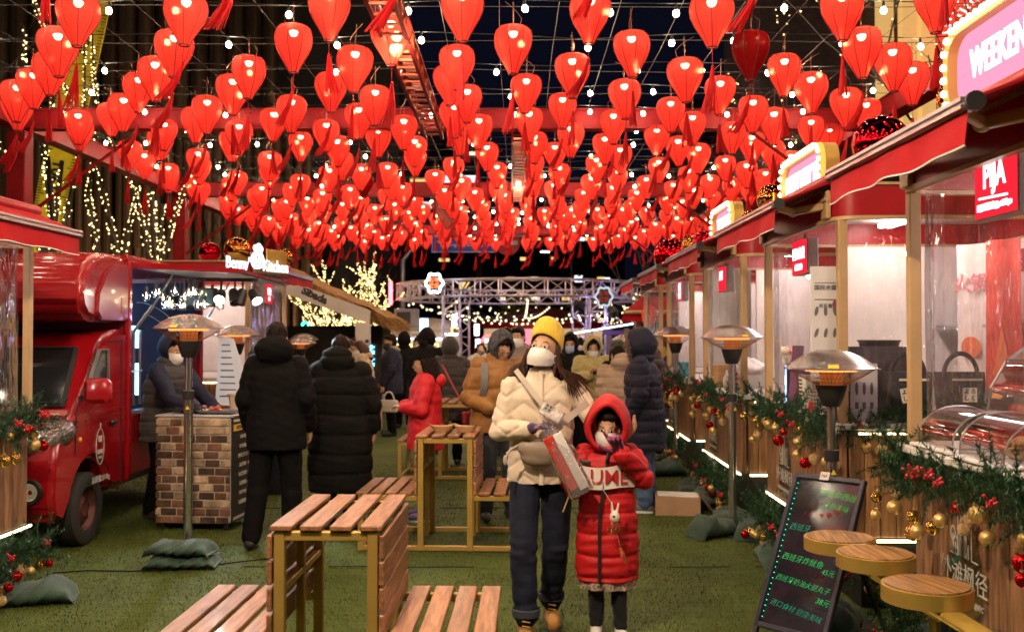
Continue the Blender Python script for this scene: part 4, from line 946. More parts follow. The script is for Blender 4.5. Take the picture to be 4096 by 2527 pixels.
# ================================================================ thatched stall
def hut():
    ox,oy=-4.55,18.2
    r=emp('thatched_stall',(ox,oy,0),'thatched roof stall with white slanted gable board reading Sibada','stall')
    wp=M('stall_white',(.50,.44,.40),.5,var=.12,vscale=2)
    hw,ez,rz=2.0,1.83,2.76
    def gable(y):
        m=MB()
        for s in(-1,1):
            m.prism([(s*hw,ez-.02),(s*hw,ez+.22),(0,rz+.02),(0,rz-.24)],y,y+.12,'xz'); m.box((s*(hw-.12),y+.06,(ez)/2),(.26,.12,ez))
        return m
    ob('gable_frame',gable(-.40),wp,r); ob('gable_frame',gable(2.6),wp,r)
    ob('lettering',text('Sibada',.19,.003,bold=.012),M('sib_black',(.02,.02,.02),.5),r,(1.02,-.405,2.315),(PI/2,math.atan2(rz-ez,hw),0))
    sp=MB(); q=random.Random(4)
    for i in range(14):
        x=hw-.12+q.uniform(-.09,.09); z=q.uniform(.2,1.7); sp.ell((x,-.402,z),(q.uniform(.02,.05),.006,q.uniform(.02,.07)),None,8,6)
    ob('spots',sp,M('sib_black',(0,0,0)),r,kind='stuff')
    th=M('thatch',(.36,.19,.06),.9,bump=1.,bscale=45,var=.5,vscale=9,stretch=(1,3,1))
    def roof(s):
        m=MB().grid(lambda u,w:(s*(0+(hw+.28)*u),-.25+3.1*w,rz+.22-(rz-ez+.12)*u+.02*math.sin(w*40+u*9)+.02*math.sin(u*31)),14,30)
        m.grid(lambda u,w:(s*(0+(hw+.28)*u),-.25+3.1*w,rz+.02-(rz-ez+.12)*u),14,30); return m
    for s in(-1,1): ob('thatch_slope',roof(s),th,r,smooth=60)
    st=MB(); q=random.Random(9)
    for i in range(5200):
        s=q.choice((-1,1,1)); u=q.random(); w=q.random()
        if i%3==0: w=0
        if i%3==1: u=1
        x=s*(hw+.28)*u; y=-.25+3.1*w; z=rz+.20-(rz-ez+.12)*u-(.0 if i%3==2 else q.uniform(0,.12)); L=q.uniform(.1,.26)
        d=Vector((s*q.uniform(.3,.8),q.uniform(-.35,.15) if w==0 else q.gauss(0,.1),-q.uniform(.35,1.0 if i%3!=2 else .4))).normalized()*L
        p=Vector((x,y,z+.02)); k=Vector((q.gauss(0,1),q.gauss(0,1),0)).normalized()*.009
        st.add([p-k,p+k,p+d],[(0,1,2)])
    ob('straw',st,th,r,kind='stuff')
    ob('rear_wall',MB().box((0,2.5,.9),(3.7,.05,1.8)),M('hut_dark',(.05,.04,.035),.8),r)
    ob('counter',MB().box((.6,.5,.5),(2.2,.5,1.0)),M('hut_counter',(.22,.15,.09),.7,var=.3),r)
    n=emp('neon_sign',(-2.52,17.85,0),'small cyan neon sign on the thatched stall post beside the navy jacket man','sign')
    ob('backboard',MB().box((0,.03,1.22),(.16,.02,.46)),dark,n); t=MB()
    for z in(1.34,1.12):
        t.tube([(-.05,0,z+.06),(.05,0,z+.06),(-.04,0,z-.02),(.05,0,z-.02),(.0,0,z-.08)],.009,5); t.tube([(0,0,z+.09),(0,0,z)],.008,5); t.tube([(-.05,0,z-.07),(.05,0,z-.06)],.008,5)
    ob('neon_tube',t,E_('neon_cyan',(.1,.62,1),14.),n); ob('pole',MB().tube([(0,.05,0),(0,.05,1.0)],.015,6),dark,n)
hut()
# ================================================================ ring truss
tr_m=M('truss_alu',(.55,.52,.62),.35,.75,var=.12)
def ring():
    cx,cy,rad=.25,25.6,3.2; r=emp('ring_truss',(cx,cy,0),'large round aluminium lattice truss on box columns behind the crowd','truss')
    n=36; w=.34; z0,z1=2.50,2.88; c=MB(); l=MB()
    for rr in(rad,rad-w):
        for z in(z0,z1):
            pts=[(rr*math.cos(2*PI*i/72),rr*math.sin(2*PI*i/72),z) for i in range(73)]; c.tube(pts,.026,6,False)
    ob('ring_chords',c,tr_m,r,smooth=60)
    for i in range(n):
        a=2*PI*i/n; b=2*PI*(i+1)/n
        for k,rr in enumerate((rad,rad-w)):
            P=lambda t,z:(rr*math.cos(t),rr*math.sin(t),z)
            l.bar(P(a,z0),P(a,z1),.03); l.bar(P(a,z0 if (i+k)%2 else z1),P(b,z1 if (i+k)%2 else z0),.022)
        for z in(z0,z1): l.bar((rad*math.cos(a),rad*math.sin(a),z),((rad-w)*math.cos(a),(rad-w)*math.sin(a),z),.02)
    ob('ring_lacing',l,tr_m,r,kind='stuff')
    for ad in(-123,-55,123,57):
        a=R(ad); px,py=(rad-w/2)*math.cos(a),(rad-w/2)*math.sin(a); m=MB(); hw=.19
        for sx in(-1,1):
            for sy in(-1,1): m.tube([(px+sx*hw,py+sy*hw,0),(px+sx*hw,py+sy*hw,z0)],.024,6)
        for k in range(8):
            za,zb=.05+k*.3,.05+(k+1)*.3
            for sx in(-1,1):
                m.bar((px+sx*hw,py-hw,za if k%2 else zb),(px+sx*hw,py+hw,zb if k%2 else za),.018); m.bar((px-hw,py+sx*hw,za if k%2 else zb),(px+hw,py+sx*hw,zb if k%2 else za),.018)
                if k%2==0: m.bar((px-hw,py+sx*hw,zb),(px+hw,py+sx*hw,zb),.02); m.bar((px+sx*hw,py-hw,zb),(px+sx*hw,py+hw,zb),.02)
        ob('column',m,tr_m,r)
    return cx,cy,rad
RC=ring()
def cloud_sign(x,y,z,lab,s=1.,dim=1.):
    r=emp('neon_sign',(x,y,z),lab,'sign','cloud outlined neon signs on the ring truss')
    ob('plate',MB().lathe([(0,.02),(.19*s,.02),(.19*s,-.02),(0,-.02)],24,axis=Euler((PI/2,0,0)).to_matrix()),M('neon_plate',(.03,.02,.05),.5),r)
    pts=[]
    for i in range(49):
        a=2*PI*i/48; q=(.195+.022*math.cos(6*a))*s; pts.append((q*math.cos(a)*.92,-.03,q*math.sin(a)*1.08))
    ob('outline_tube',MB().tube(pts,.022*s,6,False),E_('neon_white%d'%int(dim*10),(.75,.88,1),13.*dim),r,smooth=60)
    
    for tx,zz in(('新年',.066),('快乐',-.066)): ob('lettering',text(tx,.12*s,.004,bold=.003),E_('neon_red%d'%int(dim*10),(1,.12,.03),5.*dim),r,(0,-.04,zz*s),FACE_CAM)
cloud_sign(-1.76,22.55,2.78,'bright white cloud shaped neon sign with red characters on left truss column')
cloud_sign(2.1,22.75,2.48,'dimmer cloud shaped neon sign with red characters on right truss column',1.0,.06)
def redtube():
    r=emp('neon_tube',(-3.05,25.0,2.66),'upright glowing red and white neon tube at left end of the ring truss','light')
    ob('tube',MB().cap((0,0,-.26),(0,0,.26),.05,.05,10),E_('tube_red',(1,.10,.12),7.),r,smooth=60); ob('bracket',MB().bar((0,0,-.2),(.2,.05,-.2),.03).bar((0,0,.2),(.2,.05,.2),.03),dark,r)
redtube()
for i,(x,y,z,lab) in enumerate([(2.0,24.2,2.22,'left blue white stage lamp hanging under the ring truss'),(2.32,22.9,2.14,'right blue white stage lamp under the ring truss by the column'),(1.55,23.1,2.3,'unlit black stage lamp hanging under the right of the ring truss')]):
    r=emp('stage_lamp',(x,y,z),lab,'stage lamp','stage lamps hanging from the ring truss'); rot=Euler((R(62),0,R(25-40*i))).to_matrix()
    ob('can',MB().lathe([(0,.14),(.09,.12),(.11,0),(.12,-.10),(.10,-.10)],16,axis=rot),black,r,smooth=40); ob('yoke',MB().bar((0,0,.05),(0,0,.34),.03),black,r)
    if i<2:
        L=bpy.data.lights.new('stage_beam','POINT'); L.energy=55; L.color=(.50,.42,1); L.shadow_soft_size=.1; o=bpy.data.objects.new('stage_beam',L); COL.objects.link(o); o.parent=r; o.location=rot@Vector((0,0,-.22))
        ob('lens',MB().lathe([(0,-.085),(.1,-.09)],16,axis=rot),E_('stage_lens',(.25,.45,1),28.),r)
def festoon():
    gm=MB().ell((0,0,-.035),(.027,.027,.029),None,8,6).mesh('globe'); gm.materials.append(E_('festoon',(1,.80,.48),2.6))
    cx,cy,rad=RC
    for i in range(11):
        a=R(8+i*33); b=R(188+i*33+ (12 if i%2 else -10)); p=Vector((rad*math.cos(a),rad*math.sin(a),2.48)); q=Vector((.5*math.cos(b),.5*math.sin(b)+1.2,1.95+.12*(i%3)))
        s=emp('festoon_string',(cx,cy,0),'sagging string of small warm globes inside the ring truss','string lights','festoon strings inside the ring truss')
        pts=[p.lerp(q,t/16)-Vector((0,0,.22*math.sin(PI*t/16))) for t in range(17)]; ob('cable',MB().tube(pts,.006,3,False),black,s)
        for t in range(1,16,2 if i%2 else 1)[:11]:
            o=bpy.data.objects.new('globe',gm); COL.objects.link(o); o.parent=s; o.location=pts[t]
    for i in range(7):
        s=emp('festoon_string',(0,30,0),'sagging string of small warm globes over the far stalls','string lights','festoon strings over the far stalls')
        p=Vector((-4+i*.9,i*.8,2.7)); q=Vector((-1.0+i*1.05,3.4-i*.3,2.45)); pts=[p.lerp(q,t/12)-Vector((0,0,.45*math.sin(PI*t/12))) for t in range(13)]; ob('cable',MB().tube(pts,.006,3,False),black,s)
        for t in range(1,12):
            o=bpy.data.objects.new('globe',gm); COL.objects.link(o); o.parent=s; o.location=pts[t]
festoon()
# ================================================================ far stalls
def far():
    cream=M('van_cream',(.45,.36,.27),.4,var=.08)
    v=emp('food_van',(-2.55,27.2,0),'cream food van with white and yellow neon trim behind the left truss column','van')
    ob('body',MB().box((0,0,1.0),(2.3,1.8,1.5),bev=.12),cream,v,smooth=50); ob('roof',MB().ell((0,0,1.75),(1.2,.95,.34)),cream,v,smooth=60)
    ob('neon_trim',MB().tube([(-1.15,-.93,1.5),(.75,-.93,1.5),(.75,-.93,1.62),(1.15,-.93,1.62)],.022,6),E_('trim_white',(.7,.85,1),9.),v)
    ob('window_neon',MB().tube([(-.55,-.93,1.0),(-.55,-.93,1.36),(-.1,-.93,1.36),(-.1,-.93,1.0)],.018,5).tube([(.1,-.93,1.0),(.1,-.93,1.36),(.6,-.93,1.36),(.6,-.93,1.0)],.018,5),E_('trim_yellow',(1,.62,.12),6.),v)
    ob('window',MB().box((0,-.905,1.18),(1.4,.02,.4)),E_('van_inside',(1,.8,.5),.5),v)
    for x in(-.7,.7): ob('wheel',MB().lathe([(.0,-.1),(.28,-.1),(.3,0),(.28,.1),(0,.1)],16,(x,-.75,.3),Euler((PI/2,0,0)).to_matrix()),tyre,v)
    t=emp('screen_box',(-2.6,24.6,0),'large grey box with dark screen on stand beside the thatched stall','screen')
    ob('case',MB().box((0,0,2.02),(.58,.35,.46),bev=.02),M('case_grey',(.30,.27,.27),.5),t); ob('screen',MB().box((-.06,-.18,2.02),(.34,.015,.3)),black,t); ob('stand',MB().tube([(0,0,0),(0,0,1.8)],.05,8),galv,t)
    u=emp('tiled_pavilion',(1.0,32,0),'round pavilion stall with red tiled roof and lit interior behind the yellow hat','stall')
    tl=M('roof_tile',(.26,.05,.03),.55,var=.5,vscale=14,stretch=(1,1,3),bump=.6,bscale=20)
    rf=MB().lathe([(2.35,1.98),(1.6,2.16),(.8,2.35),(0,2.5)],24); ob('roof',rf,tl,u); tiles=MB()
    for k in range(6):
        rr=2.3-k*.36; z=2.0+k*.085; nn=int(rr*22)
        for i in range(nn):
            a=2*PI*(i+.5*(k%2))/nn
            if math.sin(a)<.35: tiles.box((rr*math.cos(a),rr*math.sin(a),z),(.2,.22,.03),(0,R(14),a))
    ob('roof_tiles',tiles,tl,u,kind='stuff'); ob('eave',MB().lathe([(2.36,1.84),(2.40,1.84),(2.40,1.98),(2.36,1.98)],32,closed=True),kred,u)
    for a in range(0,360,60): ob('post',MB().tube([(2.2*math.cos(R(a+10)),2.2*math.sin(R(a+10)),0),(2.2*math.cos(R(a+10)),2.2*math.sin(R(a+10)),1.9)],.05,8),kred,u)
    ob('lit_wall',MB().lathe([(1.9,.9),(1.9,1.8)],24),E_('pav_lit',(1,.62,.33),.55),u); ob('counter',MB().lathe([(2.05,0),(2.05,.95),(1.9,.95)],24),M('pav_counter',(.2,.05,.04),.6),u)
    def box(name,x,y,z,w,h,mat,lab,grp=None,stand=True):
        o=emp(name,(x,y,0),lab,'sign',grp); ob('lit_face',MB().box((0,0,z),(w,.08,h),bev=.01),mat,o)
        ob('stand',MB().tube([(0,.06,0),(0,.06,z)],.02,6),dark,o); return o
    cw=E_('box_white',(.7,.88,1),5.); G='lit sign boxes of the far stalls'
    box('sign_box',-1.52,26.3,1.98,.13,.36,cw,'tall narrow white lit sign box right of left truss column',G)
    box('sign_box',-.92,26.0,1.74,.13,.30,cw,'white lit sign box above the phone raising woman',G)
    box('sign_box',-.92,26.9,1.36,.13,.28,cw,'lower white lit sign box above the phone raising woman',G)
    box('sign_box',-2.05,23.2,1.78,.2,.42,E_('box_blue',(.35,.6,1),3.5),'blue white lit panel on the left truss column',G)
    s=emp('neon_sign',(-.66,27.5,0),'red half round neon sign behind the camouflage hood','sign'); ob('arc',MB().tube([(.17*math.cos(R(a)),0,1.40+.19*math.sin(R(a))) for a in range(0,181,15)],.03,6),E_('arc_red',(1,.05,.06),9.),s); ob('inner',MB().box((0,.01,1.45),(.2,.03,.1)),E_('arc_blue',(.7,.8,1),5.),s); ob('stand',MB().tube([(0,.05,0),(0,.05,1.4)],.02,6),dark,s)
    h=emp('neon_sign',(-.28,27.0,0),'white neon hand sign making a victory gesture behind the crowd','sign'); ob('hand',MB().tube([(-.03,0,1.40),(-.06,0,1.62),(-.03,0,1.64),(-.01,0,1.5),(.03,0,1.66),(.06,0,1.64),(.03,0,1.46),(.08,0,1.42),(.05,0,1.3),(-.06,0,1.3),(-.08,0,1.4),(-.03,0,1.40)],.013,6),E_('hand_white',(.75,.9,1),9.),h); ob('stand',MB().tube([(0,.05,0),(0,.05,1.3)],.02,6),dark,h)
    y=emp('neon_sign',(-1.42,25.2,0),'upright yellow neon frame between left truss column and the grey hooded coat','sign'); ob('frame',MB().tube([(-.1,0,.9),(-.1,0,1.78),(.08,0,1.78),(.08,0,1.55)],.02,6),E_('yel_neon',(1,.5,.05),8.),y); ob('stand',MB().tube([(-.1,.03,0),(-.1,.03,.9)],.02,6),dark,y)
    p=emp('neon_sign',(.35,29.3,0),'pink and red lit upright sign panel behind the masked man','sign'); ob('lit_face',MB().box((0,0,1.45),(.75,.06,.62)),E_('pink_panel',(1,.16,.22),2.2),p); ob('stand',MB().tube([(0,.06,0),(0,.06,1.4)],.03,6),dark,p)
    w=emp('food_van',(2.75,21.5,0),'stall van with white lit awning edge right of the yellow coat','van')
    ob('body',MB().box((.5,.6,1.0),(2.2,1.2,1.7),bev=.05),M('van_purple',(.10,.06,.16),.5,var=.3),w); ob('awning',MB().add([(-1.5,-1.1,1.66),(.15,-1.6,1.93),(.6,.0,2.0),(-.6,.2,1.8),(-1.5,-1.1,1.62),(.15,-1.6,1.89),(.6,.0,1.96),(-.6,.2,1.76)],[(0,1,2,3),(7,6,5,4),(0,4,5,1),(1,5,6,2),(2,6,7,3),(3,7,4,0)]),M('van_awn',(.3,.25,.3),.5),w)
    ob('led_edge',MB().tube([(-1.5,-1.13,1.64),(.15,-1.64,1.91)],.014,6).tube([(-1.5,-1.13,1.64),(-1.55,-.7,1.60)],.012,6),E_('edge_led',(.95,.92,1),5.),w); ob('prop',MB().bar((.0,-1.5,1.86),(.25,.0,1.2),.03),dark,w)
    ob('purple_lamp',MB().box((-.55,-1.2,1.66),(.7,.1,.1)),M('van_lamp',(.10,.05,.3),.4),w)
    ob('yellow_panel',MB().box((.3,-.02,1.3),(1.7,.03,.35)),M('van_yellow',(.5,.33,.03),.5),w)
    a=emp('awning_stall',(2.62,19.2,0),'dark stall with red awning and big yellow letter A','stall')
    ob('wall',MB().box((.3,0,1.05),(1.1,.5,2.1)),M('a_wall',(.03,.02,.025),.6),a)
    ob('awning',MB().add([(-.55,-.8,2.02),(.6,-.8,2.02),(.6,.1,2.36),(-.1,.1,2.36),(-.62,-.82,1.86),(.6,-.82,1.86)],[(0,1,2,3),(0,4,5,1),(0,3,4)]),awn,a); ob('awning_bar',MB().tube([(-.55,-.84,2.03),(.6,-.84,2.03)],.035,8).tube([(-.2,-.5,1.97),(.6,-.5,1.97)],.03,8),tan,a)
    ob('yellow_shape',MB().prism([(-.02,1.35),(.12,1.72),(.42,1.74),(.5,1.3),(.2,1.16)],-.29,-.26,'xz'),M('a_yellow',(.62,.42,.02),.5),a); ob('lettering',text('A',.42,.005,bold=.02),M('a_brown',(.12,.04,.01),.5),a,(.24,-.30,1.45),FACE_CAM)
    ob('pink_post',MB().box((-.22,-.28,1.2),(.1,.06,1.5)),M('a_pink',(.6,.2,.16),.5),a)
    lp=emp('paper_lantern',(2.42,17.6,1.95),'small red round paper lantern at corner of the farthest right kiosk','lantern'); ob('shade',MB().ell((0,0,0),(.13,.13,.2)),M('pl_red',(.6,.03,.02),.6,emit=(1,.05,.03),es=.2),lp,smooth=60); ob('cord',MB().tube([(0,0,.2),(0,0,.45)],.005,4),black,lp)
    k=emp('knot_ornament',(1.45,21.4,1.42),'red fabric fish shaped knot hanging near the lit van awning','ornament'); ob('knot',MB().prism([(-.16,0),(0,.14),(.16,0),(.06,-.08),(.1,-.22),(0,-.16),(-.1,-.22),(-.06,-.08)],-.03,.03,'xz'),M('knot_red',(.6,.02,.02),.6),k); ob('cord',MB().tube([(0,0,.14),(0,0,.5)],.006,4),black,k)
far()

# ================================================================ patio heaters
alu=M('heater_alu',(.60,.58,.57),.27,.92,var=.1,bump=.08,bscale=12)
chrome=M('chrome',(.70,.68,.68),.16,.95,var=.06,stretch=(6,6,.3))
cage_m=M('heater_cage',(.45,.25,.12),.4,.8)
hot=E_('heater_glow',(1,.30,.07),2.2); hotin=M('heater_drum',(.75,.35,.16),.35,.8,emit=(1,.25,.06),es=.18)
stick=M('sticker_yellow',(.70,.50,.03),.5)
def make_heater():
    r=emp('patio_heater',(0,0,0),'x','patio heater','patio heaters along the lane')
    ob('dome',MB().lathe([(0,1.0),(.06,.998),(.11,.985),(.165,.960),(.215,.925),(.245,.902),(.258,.897),(.258,.890),(.24,.893),(.16,.94),(.06,.985)],40,(0,0,.70)),alu,r,smooth=40)
    c=MB()
    for i in range(44):
        a=2*PI*i/44; c.tube([(.243*math.cos(a),.243*math.sin(a),1.594),(.165*math.cos(a),.165*math.sin(a),1.545),(.075*math.cos(a),.075*math.sin(a),1.497)],.0014,3,False)
    for rr,z in((.243,1.594),(.205,1.571),(.16,1.542),(.115,1.518),(.076,1.498)): c.tube([(rr*math.cos(2*PI*i/32),rr*math.sin(2*PI*i/32),z) for i in range(33)],.0016,3,False)
    ob('wire_cage',c,cage_m,r)
    ob('reflector_drum',MB().lathe([(.062,1.50),(.066,1.60)],20),hotin,r,smooth=50)
    e=MB().tube([(.135*math.cos(2*PI*i/28),.135*math.sin(2*PI*i/28),1.585) for i in range(29)],.009,6,False); ob('heating_ring',e,hot,r)
    ob('inner_reflector',MB().lathe([(.24,1.600),(.10,1.640),(.0,1.65)],24),M('inner_refl',(.8,.5,.3),.3,.8),r)
    ob('collar',MB().lathe([(.0,1.50),(.085,1.50),(.084,1.485),(.07,1.44),(.052,1.385),(.045,1.38),(0,1.38)],28),black,r,smooth=40)
    ob('upper_pole',MB().lathe([(.026,1.38),(.026,1.10)],20),chrome,r,smooth=60); ob('lower_pole',MB().lathe([(.033,1.10),(.033,.05)],20,mod=lambda i,j:1 if j%3 else .95),chrome,r,smooth=60)
    ob('clamp',MB().lathe([(.03,1.14),(.041,1.135),(.041,1.075),(.034,1.07)],18),black,r,smooth=40)
    ob('warning_sticker',MB().prism([(-.016,1.0),(.016,1.0),(.0,1.03)],-.036,-.034,'xz'),stick,r); ob('dome_sticker',MB().grid(lambda u,w:(.247*math.sin(-.38+.24*u)*(1-.10*w),-.249*math.cos(-.38+.24*u)*(1-.10*w),1.602+.018*w),4,1),stick,r)
    ob('base_plate',MB().lathe([(0,.05),(.04,.05),(.05,.03),(.21,.02),(.23,.0)],28),black,r,smooth=40)
    return r
H0=make_heater(); HS=tree_of(H0)
HEAT=[(1.80,5.62,1.535,'nearest patio heater in front of the tote bags'),(1.80,8.15,1.70,'patio heater with sandbags beside the cardboard box'),(1.93,11.75,1.72,'thin farther patio heater behind the navy parka shoulder'),
 (-2.385,7.35,1.77,'patio heater before the brick clad counter'),(-3.0,10.85,1.72,'patio heater with orange lit cage behind the man in black'),(-3.52,16.6,1.58,'small far patio heater between the two black coats'),(-3.62,17.3,1.64,'dark topped patio heater beside the green signal'),(2.15,19.0,1.62,'smaller far right patio heater next to the stall van'),(2.02,15.6,1.545,'far right patio heater right above the navy fur hood')]
for i,(x,y,zt,lab) in enumerate(HEAT):
    o=H0 if i==0 else dup(H0,HS,(x,y,0))
    o.location=(x,y,0); o['label']=lab; o.scale=(1,1,1); o.rotation_euler=(0,0,[0,.5,1.9,.1,.35,2,1,3,2.5][i])
    dz=zt-1.70
    for c in o.children:
        n=c.name.split('.')[0]
        if n in('dome','wire_cage','reflector_drum','heating_ring','inner_reflector','collar','upper_pole','clamp','dome_sticker'): c.location.z=dz
        if n=='lower_pole': c.scale.z=(1.10+dz)/1.10
        if n=='warning_sticker': c.location.z=dz
# ================================================================ slatted tables with seats
goldpaint=M('table_gold',(.46,.29,.075),.40,.35,var=.1,bump=.06,bscale=70)
slatw=M('slat_wood',(.30,.135,.065),.38,bump=.3,bscale=18,var=.45,vscale=4,rand=.25,stretch=(14,1.3,14),coat=.12)
def make_table():
    r=emp('picnic_table',(0,0,0),'x','table','slatted wooden tables with built in seats')
    D=.78; sl=MB().box((0,0,0),(.086,D,.022),bev=.004).mesh('slat'); sl.materials.append(slatw)
    sd=MB().box((0,0,0),(.020,D,.092),bev=.004).mesh('slat'); sd.materials.append(slatw)
    def S_(me,n,x,y,z):
        o=bpy.data.objects.new(n,me); COL.objects.link(o); o.parent=r; o.location=(x,y,z)
    for i in range(4): S_(sl,'table_slat',-.1785+.119*i,D/2,.851)
    for s in(-1,1):
        for i in range(4): S_(sl,'seat_slat',s*(.275+.110*i+.02),D/2,.425)
        for i in range(4): S_(sd,'side_slat',s*.222,D/2,.778-.104*i)
    def bar(n,a,b,w=.042): ob(n,MB().bar(a,b,w,bev=.003),goldpaint,r)
    for y in(.03,D-.03):
        for s in(-1,1):
            bar('post',(s*.185,y,.0),(s*.185,y,.838)); bar('seat_leg',(s*.635,y,0),(s*.635,y,.412)); bar('seat_rail',(s*.21,y,.392),(s*.614,y,.392),.036); bar('floor_rail',(s*.208,y,.02),(s*.614,y,.02),.036)
        bar('top_rail',(-.164,y,.818),(.164,y,.818),.036); bar('floor_rail',(-.164,y,.02),(.164,y,.02),.036)
    for s in(-1,1):
        bar('side_rail',(s*.185,.052,.60),(s*.185,D-.052,.60),.03); bar('side_rail',(s*.635,.052,.392),(s*.635,D-.052,.392),.03); bar('floor_rail',(s*.635,.052,.02),(s*.635,D-.052,.02),.03)
    for s in(-1,1): bar('mid_post',(s*.185,D/2,.04),(s*.185,D/2,.80),.034)
    return r
T0=make_table(); TS=tree_of(T0)
for i,(x,y,rz,lab) in enumerate([(-.735,3.93,R(-1.2),'nearest slatted table with seats at bottom of the lane'),(-.50,7.44,R(-2.4),'middle slatted table holding two paper food trays'),(-.62,11.1,R(-2),'farthest slatted table behind the girl in red')]):
    o=T0 if i==0 else dup(T0,TS,(x,y,0)); o.location=(x,y,.006); o.rotation_euler=(0,0,rz); o['label']=lab
kraft=M('kraft',(.50,.30,.15),.7,var=.12,bump=.1,bscale=60)
for x,y,rz,lab in((-.545,7.72,.2,'kraft paper food tray at left on the middle table'),(-.355,7.70,-.25,'kraft paper food tray at right on the middle table')):
    o=emp('paper_tray',(x,y,.868),lab,'food tray','paper trays on the middle table',rz)
    def tr(u,w):
        a=2*PI*u; t=w; c=abs(math.cos(a)); return ((.055+.045*t)*math.copysign(abs(math.cos(a))**.5,math.cos(a)),(.035+.022*t)*math.copysign(abs(math.sin(a))**.5,math.sin(a)),.045*t+.02*t*c*c)
    ob('tray',MB().grid(tr,32,3).add([(-.05,-.03,.002),(.05,-.03,.002),(.05,.03,.002),(-.05,.03,.002)],[(0,1,2,3)]),kraft,o,smooth=50)
    q=random.Random(3); f=MB()
    for k in range(7): f.ell((q.uniform(-.04,.04),q.uniform(-.02,.02),.018),(.02,.014,.012),(0,0,q.random()*3),8,6)
    ob('food_scraps',f,M('scraps',(.35,.16,.05),.6,var=.3),o,kind='stuff')
# ================================================================ sandbags, box
sandm=M('sandbag_green',(.020,.052,.034),.75,bump=.35,bscale=200,var=.25,vscale=7,sheen=.15)
def sandbag_mesh(L,Wd,H,seed):
    q=random.Random(seed); ph=[q.uniform(0,6) for _ in range(4)]
    def f(u,w):
        a=2*PI*w; t=2*u-1; e=(1-abs(t)**4)**.5 if abs(t)<1 else 0
        y=Wd/2*math.cos(a)*(.86+.14*e)*(1+.05*math.sin(t*5+ph[0])); z=H*(.5+.5*math.sin(a))*e**.8*(1+.16*math.sin(t*4+ph[1])+.08*math.sin(a*3+t*7+ph[2]))
        x=t*L/2*(1+.05*math.sin(a*2+ph[3])); z+=.010*math.sin(t*19+a*4+ph[0])*e
        return (x,y,max(z,0)+.004)
    m=MB().grid(f,26,22); m.bar((L/2-.01,-Wd*.36,.015),(L/2-.01,Wd*.36,.015),.03,.012).bar((-L/2+.01,-Wd*.36,.015),(-L/2+.01,Wd*.36,.015),.03,.012); return m
BAGS=[(-2.30,6.98,0,.48,.30,.085,5,'lower green sandbag of the pair at the brick counter heater'),(-2.31,6.99,.082,.44,.28,.095,-4,'upper green sandbag of the pair at the brick counter heater'),(-2.92,6.05,0,.52,.34,.12,18,'flat green sandbag on turf at far left'),
(1.60,8.0,0,.36,.26,.16,30,'grey green sandbag left of the heater by the cardboard box'),(1.93,7.93,0,.36,.26,.17,62,'dark green sandbag right of the heater by the cardboard box'),(1.87,8.5,0,.5,.3,.12,80,'sandbag lying behind the heater by the cardboard box'),
(1.70,11.5,0,.55,.36,.17,8,'large pale green sandbag at the foot of the thin farther heater'),(1.86,10.2,0,.5,.3,.12,75,'sandbag against third right kiosk behind the cardboard box'),(1.80,9.45,0,.5,.3,.13,60,'sandbag beside the third right kiosk corner garland'),(1.85,12.6,0,.5,.3,.1,20,'farthest flat sandbag along the right kiosks'),
(1.86,7.02,0,.46,.27,.15,82,'drooping dark sandbag under the second kiosk garland'),(1.80,6.35,0,.46,.3,.16,70,'sandbag hidden partly behind the chalkboard'),(1.66,5.30,0,.50,.34,.20,65,'tall green sandbag stacked behind chalkboard legs'),(1.98,4.95,0,.52,.34,.14,40,'green sandbag under the round stools'),(1.72,4.75,0,.5,.32,.10,15,'lowest green sandbag before the stool arms')]
for i,(x,y,z,L,Wd,H,rz,lab) in enumerate(BAGS):
    o=ob('sandbag',sandbag_mesh(L,Wd,H,i),sandm,None,(x,y,z),(0,0,R(rz)),smooth=60); tag(o,lab,'sandbag','green sandbags weighing down heaters and kiosks')
def carton():
    r=emp('cardboard_box',(1.50,9.05,0),'open cardboard box with white lid sheet on turf','box',None,R(-8)); c=M('cardboard',(.36,.215,.12),.75,var=.1,bump=.08,bscale=40)
    ob('carton',MB().box((0,0,.085),(.40,.3,.17),bev=.004),c,r); ob('flap',MB().add([(.2,-.15,.17),(.2,.15,.17),(.32,.13,.01),(.32,-.15,.01),(.205,-.15,.172),(.205,.15,.172),(.325,.13,.012),(.325,-.15,.012)],[(0,1,2,3),(7,6,5,4)]),c,r)
    ob('paper_sheet',MB().box((0.0,.0,.175),(.36,.26,.006),(0,.03,.04)),M('paper',(.75,.7,.66),.6),r)
carton()
# ================================================================ garlands
needle=M('fir_needle',(.028,.085,.040),.42,var=.6,vscale=30,spec=.4)
ball_g=M('bauble_gold',(.75,.48,.12),.14,.95,var=.05); ball_m=M('bauble_matte',(.62,.42,.16),.38,.7,var=.08); ball_t=M('bauble_glitter',(.58,.40,.20),.45,.85,bump=1.,bscale=260,var=.5,vscale=180); ball_r=M('bauble_red',(.50,.008,.012),.12,.85,var=.05)
berry=M('berry',(.45,.012,.02),.3); capm=M('bauble_cap',(.7,.5,.2),.3,.9)
BM=[]
for mt in(ball_g,ball_m,ball_t,ball_r):
    me=MB().ell((0,0,-.043),(.034,.034,.034),None,18,12).mesh('bauble',80); me.materials.append(mt); BM.append(me)
cp_=MB().tube([(0,0,-.012),(0,0,.0)],.009,8).tube([(0,0,.0),(0,0,.04)],.0012,3).mesh('bauble_cap'); cp_.materials.append(capm)
bc_=MB()
for k in range(11): bc_.ell((rnd.uniform(-.022,.022),rnd.uniform(-.02,.02),rnd.uniform(-.022,.022)),(.0075,.0075,.0075),None,7,5)
bc_=bc_.mesh('berry_cluster',70); bc_.materials.append(berry)
